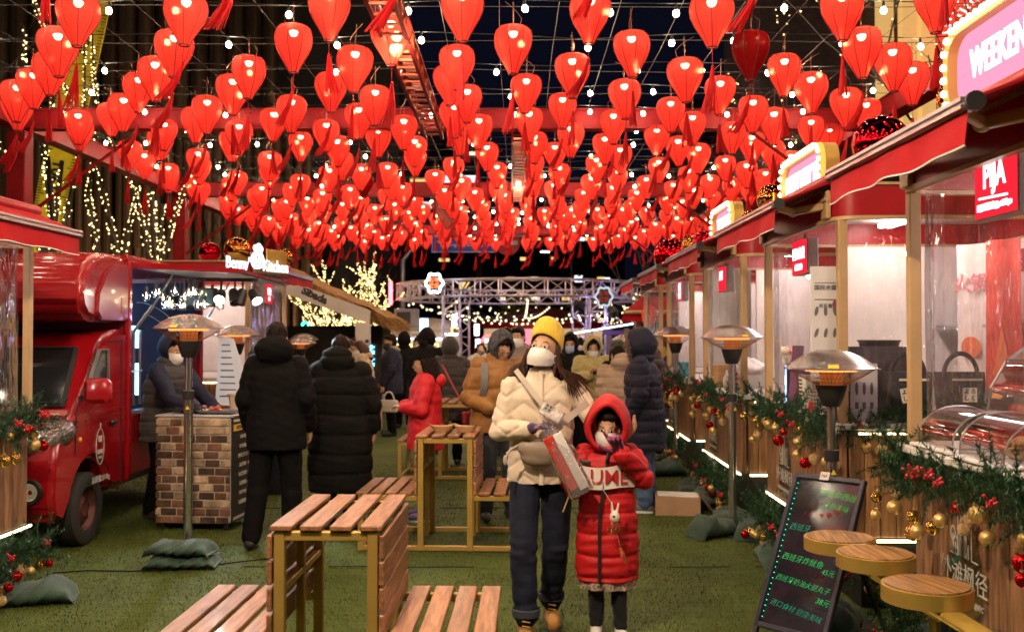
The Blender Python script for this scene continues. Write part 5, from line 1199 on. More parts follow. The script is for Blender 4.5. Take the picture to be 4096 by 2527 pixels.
def garland(pts,label,seed,thick=.11,dens=70,nb=22,nl=60,droop=.05,side=(-1,0),zj=.06,ln=.056,out=.07,bz=(-.16,-.02)):
    """fir garland along a polyline; side = direction in plan towards the lane"""
    q=random.Random(seed); P=[Vector(p) for p in pts]; thick*=1.22; o0=P[0].copy()
    r=emp('fir_garland',o0,label,'garland','fir garlands with baubles on the kiosks'); P=[p-o0 for p in P]
    sd=Vector((side[0],side[1],0)); L=[0]
    for a,b in zip(P[:-1],P[1:]): L.append(L[-1]+(b-a).length)
    def at(t):
        d=t*L[-1]; i=max(k for k in range(len(L)) if L[k]<=d+1e-9); i=min(i,len(P)-2); f=(d-L[i])/(L[i+1]-L[i]); p=P[i].lerp(P[i+1],f); return p+Vector((0,0,-droop*math.sin(t*L[-1]*4.2+seed)))
    m=MB(); nl=int(nl*1.45); n=int(dens*1.5*L[-1])
    for i in range(n):
        t=q.random(); c=at(t); d=Vector((q.gauss(0,.6),q.gauss(0,.6),q.gauss(0,.55))).normalized(); d=(d+sd*q.uniform(0,.7)).normalized()
        bl=thick*q.uniform(.7,1.35); base=c+Vector((q.gauss(0,.2),q.gauss(0,.2),q.gauss(0,.3)))*thick*.7
        for k in range(nl):
            s=q.random(); p=base+d*bl*s; w=Vector((q.gauss(0,1),q.gauss(0,1),q.gauss(0,1))).normalized(); nd=(d*.55+w*.9).normalized(); le=ln*q.uniform(.6,1.1)*(1-.35*s)
            sx=nd.cross(Vector((.3,.5,.8))).normalized()*.0026; m.add([p-sx,p+sx,p+nd*le],[(0,1,2)])
    ob('fir_needles',m,needle,r,kind='stuff')
    for i in range(nb):
        t=(i+q.random())/nb; c=at(t)+sd*out*q.uniform(.9,1.5)+Vector((0,0,q.uniform(*bz)))+Vector((q.gauss(0,.02),q.gauss(0,.02),0)); k=q.choice([0,0,1,1,2,2,3,3,1])
        b=bpy.data.objects.new('bauble',BM[k]); COL.objects.link(b); b.parent=r; b.location=c; s=q.uniform(.72,1.12); b.scale=(s,s,s); b.rotation_euler=(q.gauss(0,.15),q.gauss(0,.15),0)
        cp2=bpy.data.objects.new('bauble_cap',cp_); COL.objects.link(cp2); cp2.parent=b
    for i in range(max(2,nb//4)):
        b=bpy.data.objects.new('berry_cluster',bc_); COL.objects.link(b); b.parent=r; b.location=at(q.random())+sd*thick*.8+Vector((0,0,q.uniform(-.03,.08)))
    return r
def kpt(d,off=0,z=0,base=None): return (KX(d)+off,d,z)
G=garland
G([kpt(2.95,-.06,1.03),kpt(4.0,-.06,1.0),kpt(4.86,-.06,1.02),(KX(4.86)+.2,4.90,1.08),(KX(4.86)+.45,4.9,1.06)],'thick fir garland with gold and red baubles on the nearest right kiosk counter',1,.13,78,26,58,.03,bz=(-.24,-.04))
G([(KX(5.9)+1.2,5.86,1.08),(KX(5.9)+.5,5.86,1.07),kpt(5.88,-.05,1.08),kpt(6.8,-.06,1.08),kpt(7.78,-.06,1.08)],'fir garland around the second right kiosk corner with hanging gold baubles',2,.12,62,24,50,.03,bz=(-.2,-.03))
G([(KX(8.63)+.6,8.59,1.05),kpt(8.6,-.05,1.06),kpt(9.5,-.06,1.04),kpt(10.5,-.06,1.08)],'fir garland below the sausage picture with clustered red and gold baubles',3,.12,52,26,40,.04,bz=(-.24,-.04))
G([kpt(11.4,-.06,1.08),kpt(12.3,-.06,1.04),kpt(13.3,-.06,1.08)],'fir garland on the fourth right kiosk behind the thin heater',4,.12,46,26,34,.04,bz=(-.22,-.04))
G([kpt(14.1,-.06,1.08),kpt(15.9,-.06,1.08)],'fir garland on the farthest right kiosk',5,.12,40,16,26,.03)
G([kpt(3.3,-.10,.20),kpt(4.86,-.08,.20)],'ground level fir garland under the round stools',6,.13,60,14,44,.03,bz=(-.14,-.02))
G([(KX(5.9)+.6,5.84,.22),kpt(5.86,-.05,.20)],'short ground level fir garland behind the chalkboard',7,.12,50,6,40,.02,bz=(-.1,0))
G([kpt(6.55,-.06,.27),kpt(7.2,-.08,.26),kpt(7.8,-.06,.30)],'ground level fir garland at the second right kiosk with three baubles below',8,.14,66,12,46,.02,bz=(-.18,-.06))
G([kpt(8.6,-.06,.26),kpt(9.5,-.08,.27),kpt(10.5,-.06,.28)],'ground level fir garland at the third right kiosk',9,.14,52,14,38,.02)
G([kpt(11.4,-.06,.27),kpt(13.3,-.06,.27)],'ground level fir garland at the fourth right kiosk',10,.14,44,16,30,.02)
G([(-3.08,4.8,1.06),(-3.08,6.0,1.05),(-3.08,6.52,1.05),(-3.3,6.56,1.06)],'fir garland with gold baubles on the left edge kiosk counter',11,.12,66,22,50,.03,side=(1,0),bz=(-.16,0))
G([(-3.06,4.8,.24),(-3.06,6.52,.26)],'ground level fir garland under the left edge kiosk',12,.14,64,16,46,.03,side=(1,0),bz=(-.16,-.04))
# ================================================================ mirror balls on the roofs
chr_r=M('mirror_red',(.55,.006,.018),.05,1.0,var=.03); chr_g=M('mirror_gold',(.78,.48,.10),.05,1.0,var=.03)
for x,y,z,rr,k,lab in((2.25,6.05,2.78,.172,0,'large red mirror ball behind the nearest awning'),(2.12,4.66,2.73,.118,1,'gold mirror ball half hidden by the WEEKEND sign'),(1.99,7.62,2.66,.112,1,'gold mirror ball left of the HAPPY NEW YEAR sign'),(2.10,8.75,2.63,.085,1,'small gold mirror ball behind the second awning bar'),(2.30,14.3,2.74,.262,0,'large red mirror ball above the fourth right kiosk'),(2.25,11.6,2.68,.15,0,'red mirror ball next to the TIME OF JOY sign'),(2.2,12.1,2.68,.14,1,'gold mirror ball between two red ones above the right kiosks'),
 (-3.80,12.5,2.64,.137,0,'red mirror ball on the stall roof above the truck flap'),(-3.48,12.6,2.68,.172,1,'gold mirror ball beside the glowing shop sign'),(-2.95,12.9,2.62,.11,1,'small gold mirror ball right of the glowing shop sign')):
    o=emp('mirror_ball',(x,y,z),lab,'ornament ball','mirror balls on the kiosk roofs')
    ob('ball',MB().ell((0,0,0),(rr,rr,rr),None,40,28),(chr_r,chr_g)[k],o,smooth=80); ob('foot',MB().lathe([(rr*.35,-rr-.02),(rr*.3,-rr+.03)],16),M('foot_gold',(.4,.27,.08),.4,.7),o)
# ================================================================ marquee signs
pinklit=E_('marquee_pink',(1,.36,.55),1.05); whitelit=E_('marquee_white',(1,.93,1),3.2); bulbw=E_('marquee_bulb',(1,.80,.45),7.); rimlit=E_('marquee_rim',(1,.60,.10),1.1)
def marquee(d0,d1,z0,z1,txt,lab,x0=None,ts=.17):
    y=(d0+d1)/2; x=KX(y)+.02; w=d1-d0; h=z1-z0
    r=emp('marquee_sign',(x,y,z0),lab,'sign','bulb framed marquee signs on the right kiosk roofs',YW)
    def rr(wx,hz,rad,n=6):
        p=[]
        for cx,cz,a0 in((wx/2-rad,rad,270),(wx/2-rad,hz-rad,0),(-wx/2+rad,hz-rad,90),(-wx/2+rad,rad,180)):
            for i in range(n+1): a=R(a0+90*i/n); p.append((cx+rad*math.cos(a),cz+rad*math.sin(a)))
        return p
    po=rr(w,h,.13); q=[(a*(w-.09)/w,.045+(b)*(h-.09)/h) for a,b in po]; n=len(po); m=MB()
    def ring(m,A,B,xa,xb):
        b=len(m.v); m.v+= [(xa,p[0],p[1]) for p in A]+[(xb,p[0],p[1]) for p in B]; m.f+=[(b+i,b+(i+1)%n,b+n+(i+1)%n,b+n+i) for i in range(n)]
    ring(m,po,po,0,.12); ring(m,q,q,0,.05); ring(m,q,po,0,0); ring(m,po,po,.12,.121); m.f.append(tuple(range(n,2*n))); ob('frame',m,gold,r,smooth=40)
    f2=MB(); ring(f2,po,[(a*1.012,b*1.012-.002) for a,b in po],.002,.03); f2.f=[f for f in f2.f]; ob('lit_rim',f2,rimlit,r)
    b=MB(); b.v=[(.045,p[0],p[1]) for p in q]; b.f=[tuple(range(n))]; ob('face',b,pinklit,r)
    # bulbs along frame
    bl=MB(); per=[0]
    for a,c in zip(po,po[1:]+po[:1]): per.append(per[-1]+math.hypot(a[0]-c[0],a[1]-c[1]))
    k=int(per[-1]/.062)
    for i in range(k):
        t=per[-1]*i/k; j=max(z for z in range(len(per)) if per[z]<=t); j=min(j,n-1); f=(t-per[j])/max(1e-6,per[j+1]-per[j]); a=po[j]; c=po[(j+1)%n]
        bl.ell((-.008,(a[0]+(c[0]-a[0])*f)*.955,(a[1]+(c[1]-a[1])*f-h/2)*.93+h/2),(.014,.016,.016),None,8,6)
    ob('bulbs',bl,bulbw,r,kind='stuff')
    ob('lettering',text(txt,ts,.003,xs=.70,bold=.003),whitelit,r,(.035,0,h*.5),FACE_NX)
    for s in(-1,1): ob('foot',MB().bar((.06,s*w*.3,-.05),(.06,s*w*.3,.02),.04),gold,r)
marquee(3.48,4.46,2.57,2.97,'WEEKEND','glowing pink WEEKEND marquee sign on the nearest right kiosk roof',ts=.175)
marquee(6.35,7.38,2.53,2.87,'HAPPY NEW YEAR','pink HAPPY NEW YEAR marquee sign on the second right kiosk roof',ts=.165)
marquee(9.2,10.2,2.53,2.87,'TIME OF JOY','pink TIME OF JOY marquee sign on the third right kiosk roof',ts=.175)
# lightboxes under the fascia
lbred=E_('lightbox_red',(1,.022,.045),.95); lbw=E_('lightbox_white',(1,.9,.95),2.6)
def lightbox(d,w,z0,z1,lines,lab,lp=False,x=None,s=1,thick=.075):
    xx=(KX(d)+.02) if x is None else x; r=emp('lightbox_sign',(xx,d,(z0+z1)/2),lab,'sign','red lightbox signs under the kiosk fascias',YW if s>0 else 0); h=z1-z0
    ob('case',MB().box((s*thick/2,0,0),(thick,w,h),bev=.004),M('box_grey',(.36,.36,.36),.45,.2),r); ob('lit_face',MB().box((-s*.004,0,0),(.006,w*.97,h*.96)),lbred,r)
    for tx,sz,yy,zz,xs in lines: ob('lettering',text(tx,sz,.001,xs=xs,bold=.004),lbw,r,(-s*.010,yy,zz),FACE_NX if s>0 else FACE_PX)
    if lp: ob('underline',MB().bar((-.009,-.11,-.045),(-.009,.13,-.035),.008),lbw,r)
    ob('hanger',MB().bar((s*thick/2,0,h/2),(s*thick/2,0,h/2+.04),.02),dark,r)
lightbox(3.96,.36,2.09,2.33,[('PiJA',.135,.0,.045,.85),('西班牙塔帕小食 | Spanish Tapas',.024,0,-.075,.9)],'red PIJA lightbox sign on the nearest right kiosk',True)
lightbox(6.85,.36,2.03,2.27,[('国民水煮',.082,0,.02,.9),('关东煮小食',.04,0,-.07,.9)],'red lightbox sign with white box lettering on second kiosk')
lightbox(9.6,.36,2.03,2.27,[('好烤',.09,.03,.03,.9)],'red lightbox sign with small white brush lettering on third kiosk')
lightbox(12.3,.36,2.03,2.27,[('串烧\n小馆',.10,0,.0,.9)],'red lightbox sign with two rows of white lettering on fourth kiosk')
lightbox(13.0,.36,2.02,2.28,[('鲜煮',.1,0,.02,.9),('小店',.05,0,-.07,.9)],'red lightbox sign hanging on the steamy left kiosk',x=-3.18,s=-1)
# ================================================================ chalkboard
def chalkboard():
    BL=Vector((1.283,5.24,.15)); BR=Vector((1.53,4.95,.15)); TLv=Vector((1.567,5.45,.81)); TR=Vector((1.81,5.12,.827))
    r=emp('chalkboard',(1.5,5.15,0),'black a-frame menu board with neon chalk writing and green fairy lights','menu board')
    c=(BL+BR+TLv+TR)/4; ex=((BR-BL)+(TR-TLv)).normalized(); ey=((TLv-BL)+(TR-BR)); ey=(ey-ex*ey.dot(ex)).normalized(); ez=ex.cross(ey)
    w=.385; h=.80; m4=Matrix((ex,ey,ez)).transposed().to_4x4(); m4.translation=c-Vector((1.5,5.15,0))
    def pp(n,mb,m,**k):
        o=ob(n,mb,m,r,**k); o.matrix_local=m4 @ Matrix.Identity(4); return o
    bd=pp('panel',MB().box((0,0,-.008),(w,h,.012)),M('chalk_black',(.012,.013,.022),.12,coat=.3))
    f=MB()
    for s in(-1,1): f.box((s*(w/2+.012),0,0),(.028,h+.05,.03),bev=.004); f.box((0,s*(h/2+.012),0),(w-.0,.028,.03),bev=.004)
    pp('frame',f,M('chalk_frame',(.02,.02,.035),.35))
    gl_=[((.08,1,.25),3.0,'ck_green'),((.05,.9,.45),2.0,'ck_teal'),((1,.03,.02),1.2,'ck_red'),((.6,.16,.02),.5,'ck_orange'),((.03,.3,.28),.6,'ck_dim'),((.25,1,.1),2.6,'ck_lime')]
    mm={n:E_(n,c_,s_*.22) for c_,s_,n in gl_}
    T_=[('带给你西班',.048,.075,.325,'ck_lime',-6),('牙的美味',.042,.08,.262,'ck_lime',-8),('欢迎 啥小食',.042,-.09,.30,'ck_dim',14),('开业特惠 ',.036,-.04,.205,'ck_red',-2),('西班牙',.046,-.10,.125,'ck_teal',-2),('西班牙炸鱿鱼',.046,-.035,-.045,'ck_green',-4),('45元',.042,.13,-.085,'ck_green',-3),('+暖心罗宋汤',.034,.02,-.10,'ck_orange',-4),('西班牙奶油火腿丸子',.040,.0,-.165,'ck_green',-5),('纯手工限量制作',.032,.02,-.215,'ck_orange',-5),('38元',.044,.14,-.235,'ck_green',-6),('进口食材 健康美味',.042,-.0,-.305,'ck_teal',-8)]
    for tx,sz,x,y,k,a in T_:
        o=ob('chalk_line',text(tx,sz*.93,.0004,shear=.25,bold=-.0009),mm[k],bd); o.matrix_local=Matrix.Translation((x,y,.002))@Matrix.Rotation(R(a),4,'Z')
    hm=MB()
    for x,y,a in((.05,.215,.2),(.095,.235,-.1)): hm.prism([(x+.012*math.sin(t)**3*1.1,y+.0009*(13*math.cos(t)-5*math.cos(2*t)-2*math.cos(3*t)-math.cos(4*t))) for t in[2*PI*i/20 for i in range(20)]],.0015,.0025,'xy')
    ob('chalk_hearts',hm,mm['ck_red'],bd)
    dots=MB()
    for i in range(26): dots.ell((-w/2+.012,-h/2+.03+i*(h-.06)/25,.006),(.0024,.0024,.002),None,6,4)
    pp('green_lights',dots,E_('green_led',(.02,1,.5),3.5),kind='stuff')
    pp('paper_tag',MB().box((-.02,h/2+.02,.018),(.055,.045,.003)),M('tag_paper',(.55,.5,.48),.6)); 
    o=ob('lettering',text('PIJA',.022,.0004),M('tag_ink',(.05,.05,.05),.6),r); o.matrix_local=m4@Matrix.Translation((-.02,h/2+.02,.021))
    lg=MB()
    for s in(-1,1):
        a=c-Vector((1.5,5.15,0))+ex*s*(w/2+.01)-ey*(h/2); lg.bar(a,a+Vector((0,0,-a.z))-ey*.0+(-(ez)*.0)+Vector((-.05,-.045,0)),.024)
        b=c-Vector((1.5,5.15,0))+ex*s*(w/2-.02)+ey*(h/2-.28)-ez*.03; e=b+Vector((.30,.26,0)); e.z=0; lg.bar(b,e,.02)
    ob('legs',lg,black,r)
chalkboard()
# ================================================================ round stools on gold arms
stoolw=M('stool_wood',(.34,.175,.065),.40,bump=.25,bscale=20,var=.5,vscale=5,rand=.2,stretch=(14,1.2,14))
for i,(x,y,z,lab) in enumerate([(1.555,4.74,.665,'round wooden stool seat nearest the chalkboard'),(1.575,4.33,.68,'middle round stool seat of the three gold rimmed ones'),(1.575,3.80,.675,'nearest round stool seat before the market logo plate')]):
    r=emp('round_stool',(x,y,0),lab,'stool','gold rimmed round stools at the nearest right kiosk',R(12*i-8)); rad=.165
    ob('rim',MB().lathe([(rad-.012,z-.065),(rad,z-.065),(rad,z-.006),(rad-.006,z-.004),(rad-.012,z-.006)],44,closed=True).lathe([(0,z-.06),(rad-.01,z-.06)],44),gold,r,smooth=40)
    nb=8; wd=2*(rad-.013)/nb
    for k in range(nb):
        x0=-(rad-.013)+k*wd; x1=x0+wd-.0025; pts=[]
        rr=rad-.0125
        ys=lambda q: math.sqrt(max(rr*rr-q*q,1e-6))
        xs_=[x0+(x1-x0)*t/4 for t in range(5)]
        poly=[(q,-ys(q)) for q in xs_]+[(q,ys(q)) for q in xs_[::-1]]
        ob('plank',MB().prism(poly,z-.022,z+rnd.uniform(-.001,.001),'xy'),stoolw,r)
    a=MB(); s=MB()
    for o_ in(-.05,.05): a.bar((.03,o_,z-.085),(.42,o_-.10,.34),.012,.055)
    a.bar((-.05,0,z-.07),(.12,0,z-.08),.14,.012); ob('arm',a,gold,r)
    ob('post',MB().tube([(.40,-.10,.0),(.40,-.10,.36)],.025,8),gold,r)
# ================================================================ things on the counters
def onK(name,d,off,z,lab,cat,rz=0,grp=None): return emp(name,(KX(d)+off,d,z),lab,cat,grp,rz)
cz=1.096
def displaycase():
    r=onK('pastry_case',4.28,.52,cz,'curved glass pastry display case with red frame and bulb on nearest kiosk','display case')
    w,dp,h=.62,.5,.55
    prof=[(-dp/2,.14),(-dp/2+.02,.28),(-dp/2+.09,.40),(-dp/2+.20,.48),(dp/2-.05,h)]
    g=MB().grid(lambda u,t:(lambda k,f:(prof[k][0]+(prof[k+1][0]-prof[k][0])*f,-w/2+w*u,prof[k][1]+(prof[k+1][1]-prof[k][1])*f))(min(int(t*4),3),t*4-min(int(t*4),3)),4,24); ob('curved_glass',g,acry,r,smooth=60)
    for s in(-1,1):
        m=MB(); ps=[(p[0],p[1]) for p in prof]+[(dp/2-.05,.14)]; m.v=[(p[0],s*w/2,p[1]) for p in ps]; m.f=[tuple(range(len(ps)))]; ob('side_glass',m,acry,r)
        e=MB().tube([(p[0],s*w/2,p[1]) for p in prof],.007,6); ob('edge_trim',e,pipe,r)
    rd=M('case_red',(.45,.01,.015),.3,coat=.3)
    ob('base',MB().box((-.02,0,.07),(dp,w,.14),bev=.006),rd,r); ob('rear_post',MB().box((dp/2-.03,-w/2+.06,.34),(.05,.11,.42)).box((dp/2-.03,w/2-.06,.34),(.05,.11,.42)),rd,r); ob('top_board',MB().box((dp/2-.12,0,h+.01),(.26,w+.02,.025)),rd,r)
    for z in(.24,.38):
        m=MB()
        for i in range(9): m.tube([(-.16+.36*i/8+.02*(z>.3),-w/2+.02,z),(-.16+.36*i/8+.02*(z>.3),w/2-.02,z)],.0025,4)
        for y in(-w/2+.02,w/2-.02,0): m.tube([(-.17,y,z),(.2,y,z)],.003,4); m.tube([(-.17,y,z),(-.17,y,z+.03)],.003,4)
        m.tube([(-.17,-w/2+.02,z+.03),(-.17,w/2-.02,z+.03)],.003,4); ob('wire_shelf',m,chrome,r)
    q=random.Random(5); fr=M('fried',(.42,.20,.05),.6,bump=.8,bscale=60,var=.4,vscale=30)
    for z in(.245,.385):
        for i in range(6): ob('pastry',MB().ell((q.uniform(-.1,.1),q.uniform(-.22,.22),z+.022),(.04,.055,.022),(q.gauss(0,.2),q.gauss(0,.2),q.random()*3),10,7),fr,r,smooth=80)
    ob('bulb',MB().ell((-.02,-.10,.47),(.03,.03,.03),None,12,8),E_('case_bulb',(1,.92,.85),30.),r); ob('red_cloth',MB().box((-.1,.12,.17),(.2,.25,.05),(0,.2,0),bev=.02),M('case_cloth',(.55,.03,.02),.6),r)
    t=onK('price_card',4.2,.62,cz+.58,'leaning white price card on top of the pastry case','card'); ob('card',MB().box((0,0,.06),(.008,.10,.12),(0,R(14),0)),M('card_white',(.6,.62,.66),.4),t); ob('colour_block',MB().box((-.006,0,.05),(.004,.08,.055),(0,R(14),0)),M('card_blue',(.05,.2,.45),.4),t)
displaycase()
def dome(d,lab,sc=1.):
    r=onK('pastry_cover',d,.16,cz,lab,'food cover',0,'clear quarter round food covers'); w=.36*sc; rr=.17*sc
    g=MB().grid(lambda u,t:(-rr*math.cos(PI*.92*t)*1.15+.02,-w/2+w*u,.02+rr*math.sin(PI*.92*t)**.8),3,22); ob('cover',g,acry,r,smooth=60)
    for s in(-1,1): 
        m=MB(); m.v=[(-rr*math.cos(PI*.92*t/14)*1.15+.02,s*w/2,.02+rr*math.sin(PI*.92*t/14)**.8) for t in range(15)]; m.f=[tuple(range(15))]; ob('side',m,acry,r)
        ob('edge',MB().tube(m.v,.004,5),pipe,r)
    ob('tray',MB().box((0,0,.012),(.42*sc,w+.04,.018),bev=.005),M('tray_white',(.72,.70,.70),.3),r); ob('paper',MB().box((0.02,0,.026),(.30,w*.85,.006)),M('paper',(0,0,0)),r)
    return r
r1=dome(4.50,'empty clear food cover with white paper beside the pastry case'); r2=dome(4.02,'clear food cover with fried balls in paper boats at right edge',1.05)
fr=MATS['fried']
for i,(y,x) in enumerate(((4.08,.12),(3.93,.08))):
    o=onK('food_boat',y,x+.02,cz+.03,['paper boat of shredded food under the clear cover','paper boat heaped with fried croquettes under the clear cover'][i],'food tray',0,'paper boats under the clear cover')
    ob('boat',MB().loft([(0,0,0,.035,.06,.6),(0,0,.035,.05,.085,.6)],20,False).add([(-.03,-.05,.003),(.03,-.05,.003),(.03,.05,.003),(-.03,.05,.003)],[(0,1,2,3)]),kraft,o,smooth=40); q=random.Random(i)
    for k in range(9): ob('croquette',MB().ell((q.uniform(-.025,.025),q.uniform(-.055,.055),.03+.018*(k%3)),(.016,.02,.015),(0,0,q.random()*3),10,7),fr,o,smooth=80)
# second kiosk
toteb=M('tote_black',(.014,.014,.017),.7,bump=.15,bscale=60,var=.3); lblm=M('label_cream',(.62,.56,.46),.55); ink=M('label_ink',(.03,.03,.035),.6)
for i,(x,y,w,tl,lab) in enumerate(((.42,5.98,.30,10,'left black tote bag with tilted cream square label in second kiosk'),(.74,5.99,.30,0,'right black tote bag with upright cream square label in second kiosk'))):
    r=onK('tote_bag',y,x,cz,lab,'bag',0,'black tote bags in the second kiosk')
    ob('body',MB().loft([(0,0,0,.07,.05,.6),(0,0,.06,w*.43,.07,.6),(0,0,.22,w*.5,.06,.6),(0,0,.30,w*.5,.035,.6)],24),toteb,r,smooth=50)
    ob('handle',MB().tube([(.10*math.cos(R(a)),-.02,.28+.13*math.sin(R(a))) for a in range(0,181,15)],.014,6,ell=(1,.5)),toteb,r,smooth=60)
    ob('stripe',MB().box((.02,-.066,.255),(w*.6,.004,.014)),lblm,r)
    lb=ob('label_patch',MB().box((0,0,0),(.085,.004,.085)),lblm,r,(-.02+.05*i,-.073,.165),(0,R(-tl),0))
    for tx,x_,z_ in(('よ',-.02,.02),('ろ',.02,.02),('し',-.02,-.02),('く',.02,-.02)): ob('lettering',text(tx,.034,.0005,bold=.001),ink,lb,(x_,-.003,z_),FACE_CAM)
r=onK('black_tub',6.45,.42,cz+.40,'stacked black plastic tub on paper cup boxes in second kiosk','tub'); ob('tub',MB().loft([(0,0,0,.10,.09,.6),(0,0,.075,.12,.105,.6),(0,0,.08,.128,.112,.6),(0,0,.088,.128,.112,.6)],24),black,r,smooth=40)
r=onK('cup_stack',6.45,.42,cz,'stack of kraft paper bowls under the black tub','cup stack'); 
for k,(x,y) in enumerate(((-.06,-.04),(.06,.02))): ob('cups',MB().lathe([(.05,0)]+[(.05+.008*((i%2)),.012+i*.018) for i in range(20)]+[(0,.385)],20,(x,y,0)),M('bowl_paper',(.45,.38,.32),.6),r,smooth=40)
mp=M('menu_white',(.62,.60,.62),.45,var=.05)
r=onK('menu_board',6.0,-.06,1.30,'tall white illustrated menu board hanging at second kiosk corner','menu board'); ob('board',MB().box((0,0,.36),(.18,.012,.74),bev=.004),mp,r); pr=MB(); q=random.Random(8)
for j in range(3):
    for i in range(3): pr.ell((-.055+.055*i,-.008,.20+.13*j),(.011,.002,.03),(0,q.gauss(0,.3),0),10,6)
for z in(.63,.53,.155,.06): pr.box((0,-.008,z),(.13,.002,.005))
ob('drawings',pr,M('menu_ink',(.12,.12,.14),.6),r,kind='stuff'); ob('badge',MB().lathe([(0,.0),(.03,0)],20,(.07,-.0085,.50),Euler((PI/2,0,0)).to_matrix()),M('badge_mauve',(.22,.06,.12),.5),r)
for tx,sz,z in(('国民水煮',.034,.60),('关东煮',.028,.49),('国民鲜小菜',.024,.02)): ob('lettering',text(tx,sz,.0005,bold=.0008),M('menu_ink',(0,0,0)),r,(0,-.008,z),FACE_CAM)
r=onK('menu_board',5.97,.16,cz,'small white menu sheet low behind the nearest heater pole','menu board'); ob('board',MB().box((0,0,.17),(.16,.01,.36)),mp,r); pr=MB()
for i in range(3): pr.ell((-.045+.045*i,-.007,.20),(.010,.002,.04),None,10,6); pr.box((-.045+.045*i,-.007,.10),(.02,.002,.04))
ob('drawings',pr,MATS['menu_ink'],r,kind='stuff')
r=onK('slate_panel',6.05,.25,cz,'dark wooden side panel with pasted stickers in second kiosk','panel'); ob('panel',MB().box((0,.02,.22),(.55,.03,.46)),M('slate',(.05,.04,.05),.5,var=.3,stretch=(1,1,9)),r); ob('sticker_sheet',MB().box((-.20,-.0,.28),(.10,.006,.20)),M('sheet_cream',(.5,.4,.3),.6,var=.6,vscale=40),r)
for x in(-.09,-.05): ob('sticker',MB().ell((x,-.0,.33),(.012,.004,.035),None,10,6),mp,r)
r=onK('tablet_screen',7.25,.03,cz,'glowing blue white ordering screen on second kiosk counter','screen',R(-12)); ob('case',MB().box((.02,0,.16),(.05,.15,.31),bev=.01),black,r); ob('display',MB().box((-.008,0,.16),(.004,.125,.28)),E_('tablet',(.30,.48,1),2.2),r)
for z,w,h in((.19,.07,.07),(.10,.08,.03)): ob('display_block',MB().box((-.011,0,z),(.003,w,h)),E_('tablet_w',(.8,.9,1),3.2),r)
r=onK('standing_board',7.05,.04,cz,'narrow mauve standing menu board beside the blue screen','menu board',R(20)); ob('board',MB().box((0,0,.22),(.018,.11,.45),(0,R(6),0)),M('mauve_board',(.16,.05,.12),.5,var=.25),r)
r=onK('white_basket',6.85,.10,cz,'white perforated plastic basket holding blue bottles','basket'); ob('bin',MB().loft([(0,0,0,.07,.075,.55),(0,0,.25,.085,.09,.55)],24),M('basket_white',(.62,.57,.5),.4),r,smooth=40); hm=MB()
for i in range(4):
    for j in range(8): hm.box((-.03+.02*i,-.088,.03+.026*j),(.008,.012,.008)); hm.box((-.083,-.03+.02*i,.03+.026*j),(.012,.008,.008))
ob('holes',hm,black,r,kind='stuff')
for k in range(4): ob('blue_bottle',MB().lathe([(0,.25),(.028,.25),(.03,.31),(.012,.335),(0,.337)],10,(-.035+.07*(k%2),-.03+.06*(k//2),0)),M('bottle_blue',(.02,.05,.35),.2),r,smooth=50)
# lucky cat (plain) on the screen case
r=onK('cat_figurine',7.3,.06,cz+.32,'small white ceramic lucky cat with red collar above the screen','figurine',R(40)); wc=M('cat_white',(.7,.6,.5),.35)
ob('body',fuse(MB().ell((0,0,.05),(.06,.04,.045)).ell((-.05,0,.085),(.036,.034,.032)).cap((-.065,.02,.11),(-.068,.024,.125),.01,.003).cap((-.065,-.02,.11),(-.068,-.024,.125),.01,.003).cap((-.035,.02,.04),(-.04,.02,.0),.014,.012).cap((-.035,-.02,.04),(-.04,-.02,.0),.014,.012).cap((.04,.02,.03),(.04,.02,.0),.016,.014).cap((.04,-.02,.03),(.04,-.02,.0),.016,.014),.005,2),wc,r)
ob('collar',MB().tube([(-.03+.0*math.cos(2*PI*i/16),.036*math.cos(2*PI*i/16),.072+.034*math.sin(2*PI*i/16)) for i in range(17)],.006,5,False),ball_r,r)
r=onK('cloth_bundle',6.6,.02,cz-.02,'red felt ornament tucked into the second kiosk garland','ornament'); ob('felt',MB().cap((0,0,.0),(0,.0,.09),.03,.014,10),M('felt_red',(.35,.01,.012),.8),r,smooth=60)
# third kiosk
def sausage():
    r=onK('food_cutout',9.15,.05,cz-.02,'cut out picture board of grilled sausages on third kiosk counter','picture board',R(-8)); pts=[(-.21,0),(.17,0),(.19,.10),(.17,.25),(.10,.29),(.0,.26),(-.06,.27),(-.13,.21),(-.19,.20),(-.23,.10)]
    o=ob('board',MB().prism([(a,b) for a,b in pts],-.006,.006,'xz'),mp,r,rot=(0,0,-PI/2)); q=random.Random(3)
    o2=ob('print',MB().prism([(a*.9-.005,b*.9+.012) for a,b in pts],-.009,-.0065,'xz'),M('print_dark',(.06,.015,.008),.5,var=.6,vscale=20),r,rot=(0,0,-PI/2)); sa=M('print_sausage',(.28,.05,.015),.35,var=.5,vscale=25); 
    for k in range(8): 
        x=-.12+.26*(k%2)+q.uniform(-.02,.02); z=.05+.045*(k//2); ob('sausage',MB().cap((x-.07,-.012,z-.014),(x+.06,-.012,z+.012),.019,.017,8),sa,o2,smooth=60)
sausage()
r=onK('wooden_drawers',10.05,.10,cz,'small light wooden drawer box on third kiosk counter','drawer box',R(-6)); dwm=M('drawer_wood',(.42,.23,.09),.5,var=.2,stretch=(1,1,8)); ob('case',MB().box((0,0,.11),(.18,.30,.22),bev=.003),dwm,r)
for z in(.06,.15): ob('drawer_front',MB().box((-.092,0,z),(.012,.27,.075),bev=.004),dwm,r); 
r=onK('squeeze_bottle',9.62,.06,cz,'white squeeze bottle on third kiosk counter','bottle'); ob('bottle',MB().lathe([(0,0),(.032,0),(.033,.11),(.014,.14),(.008,.18),(0,.182)],14),white,r,smooth=50)
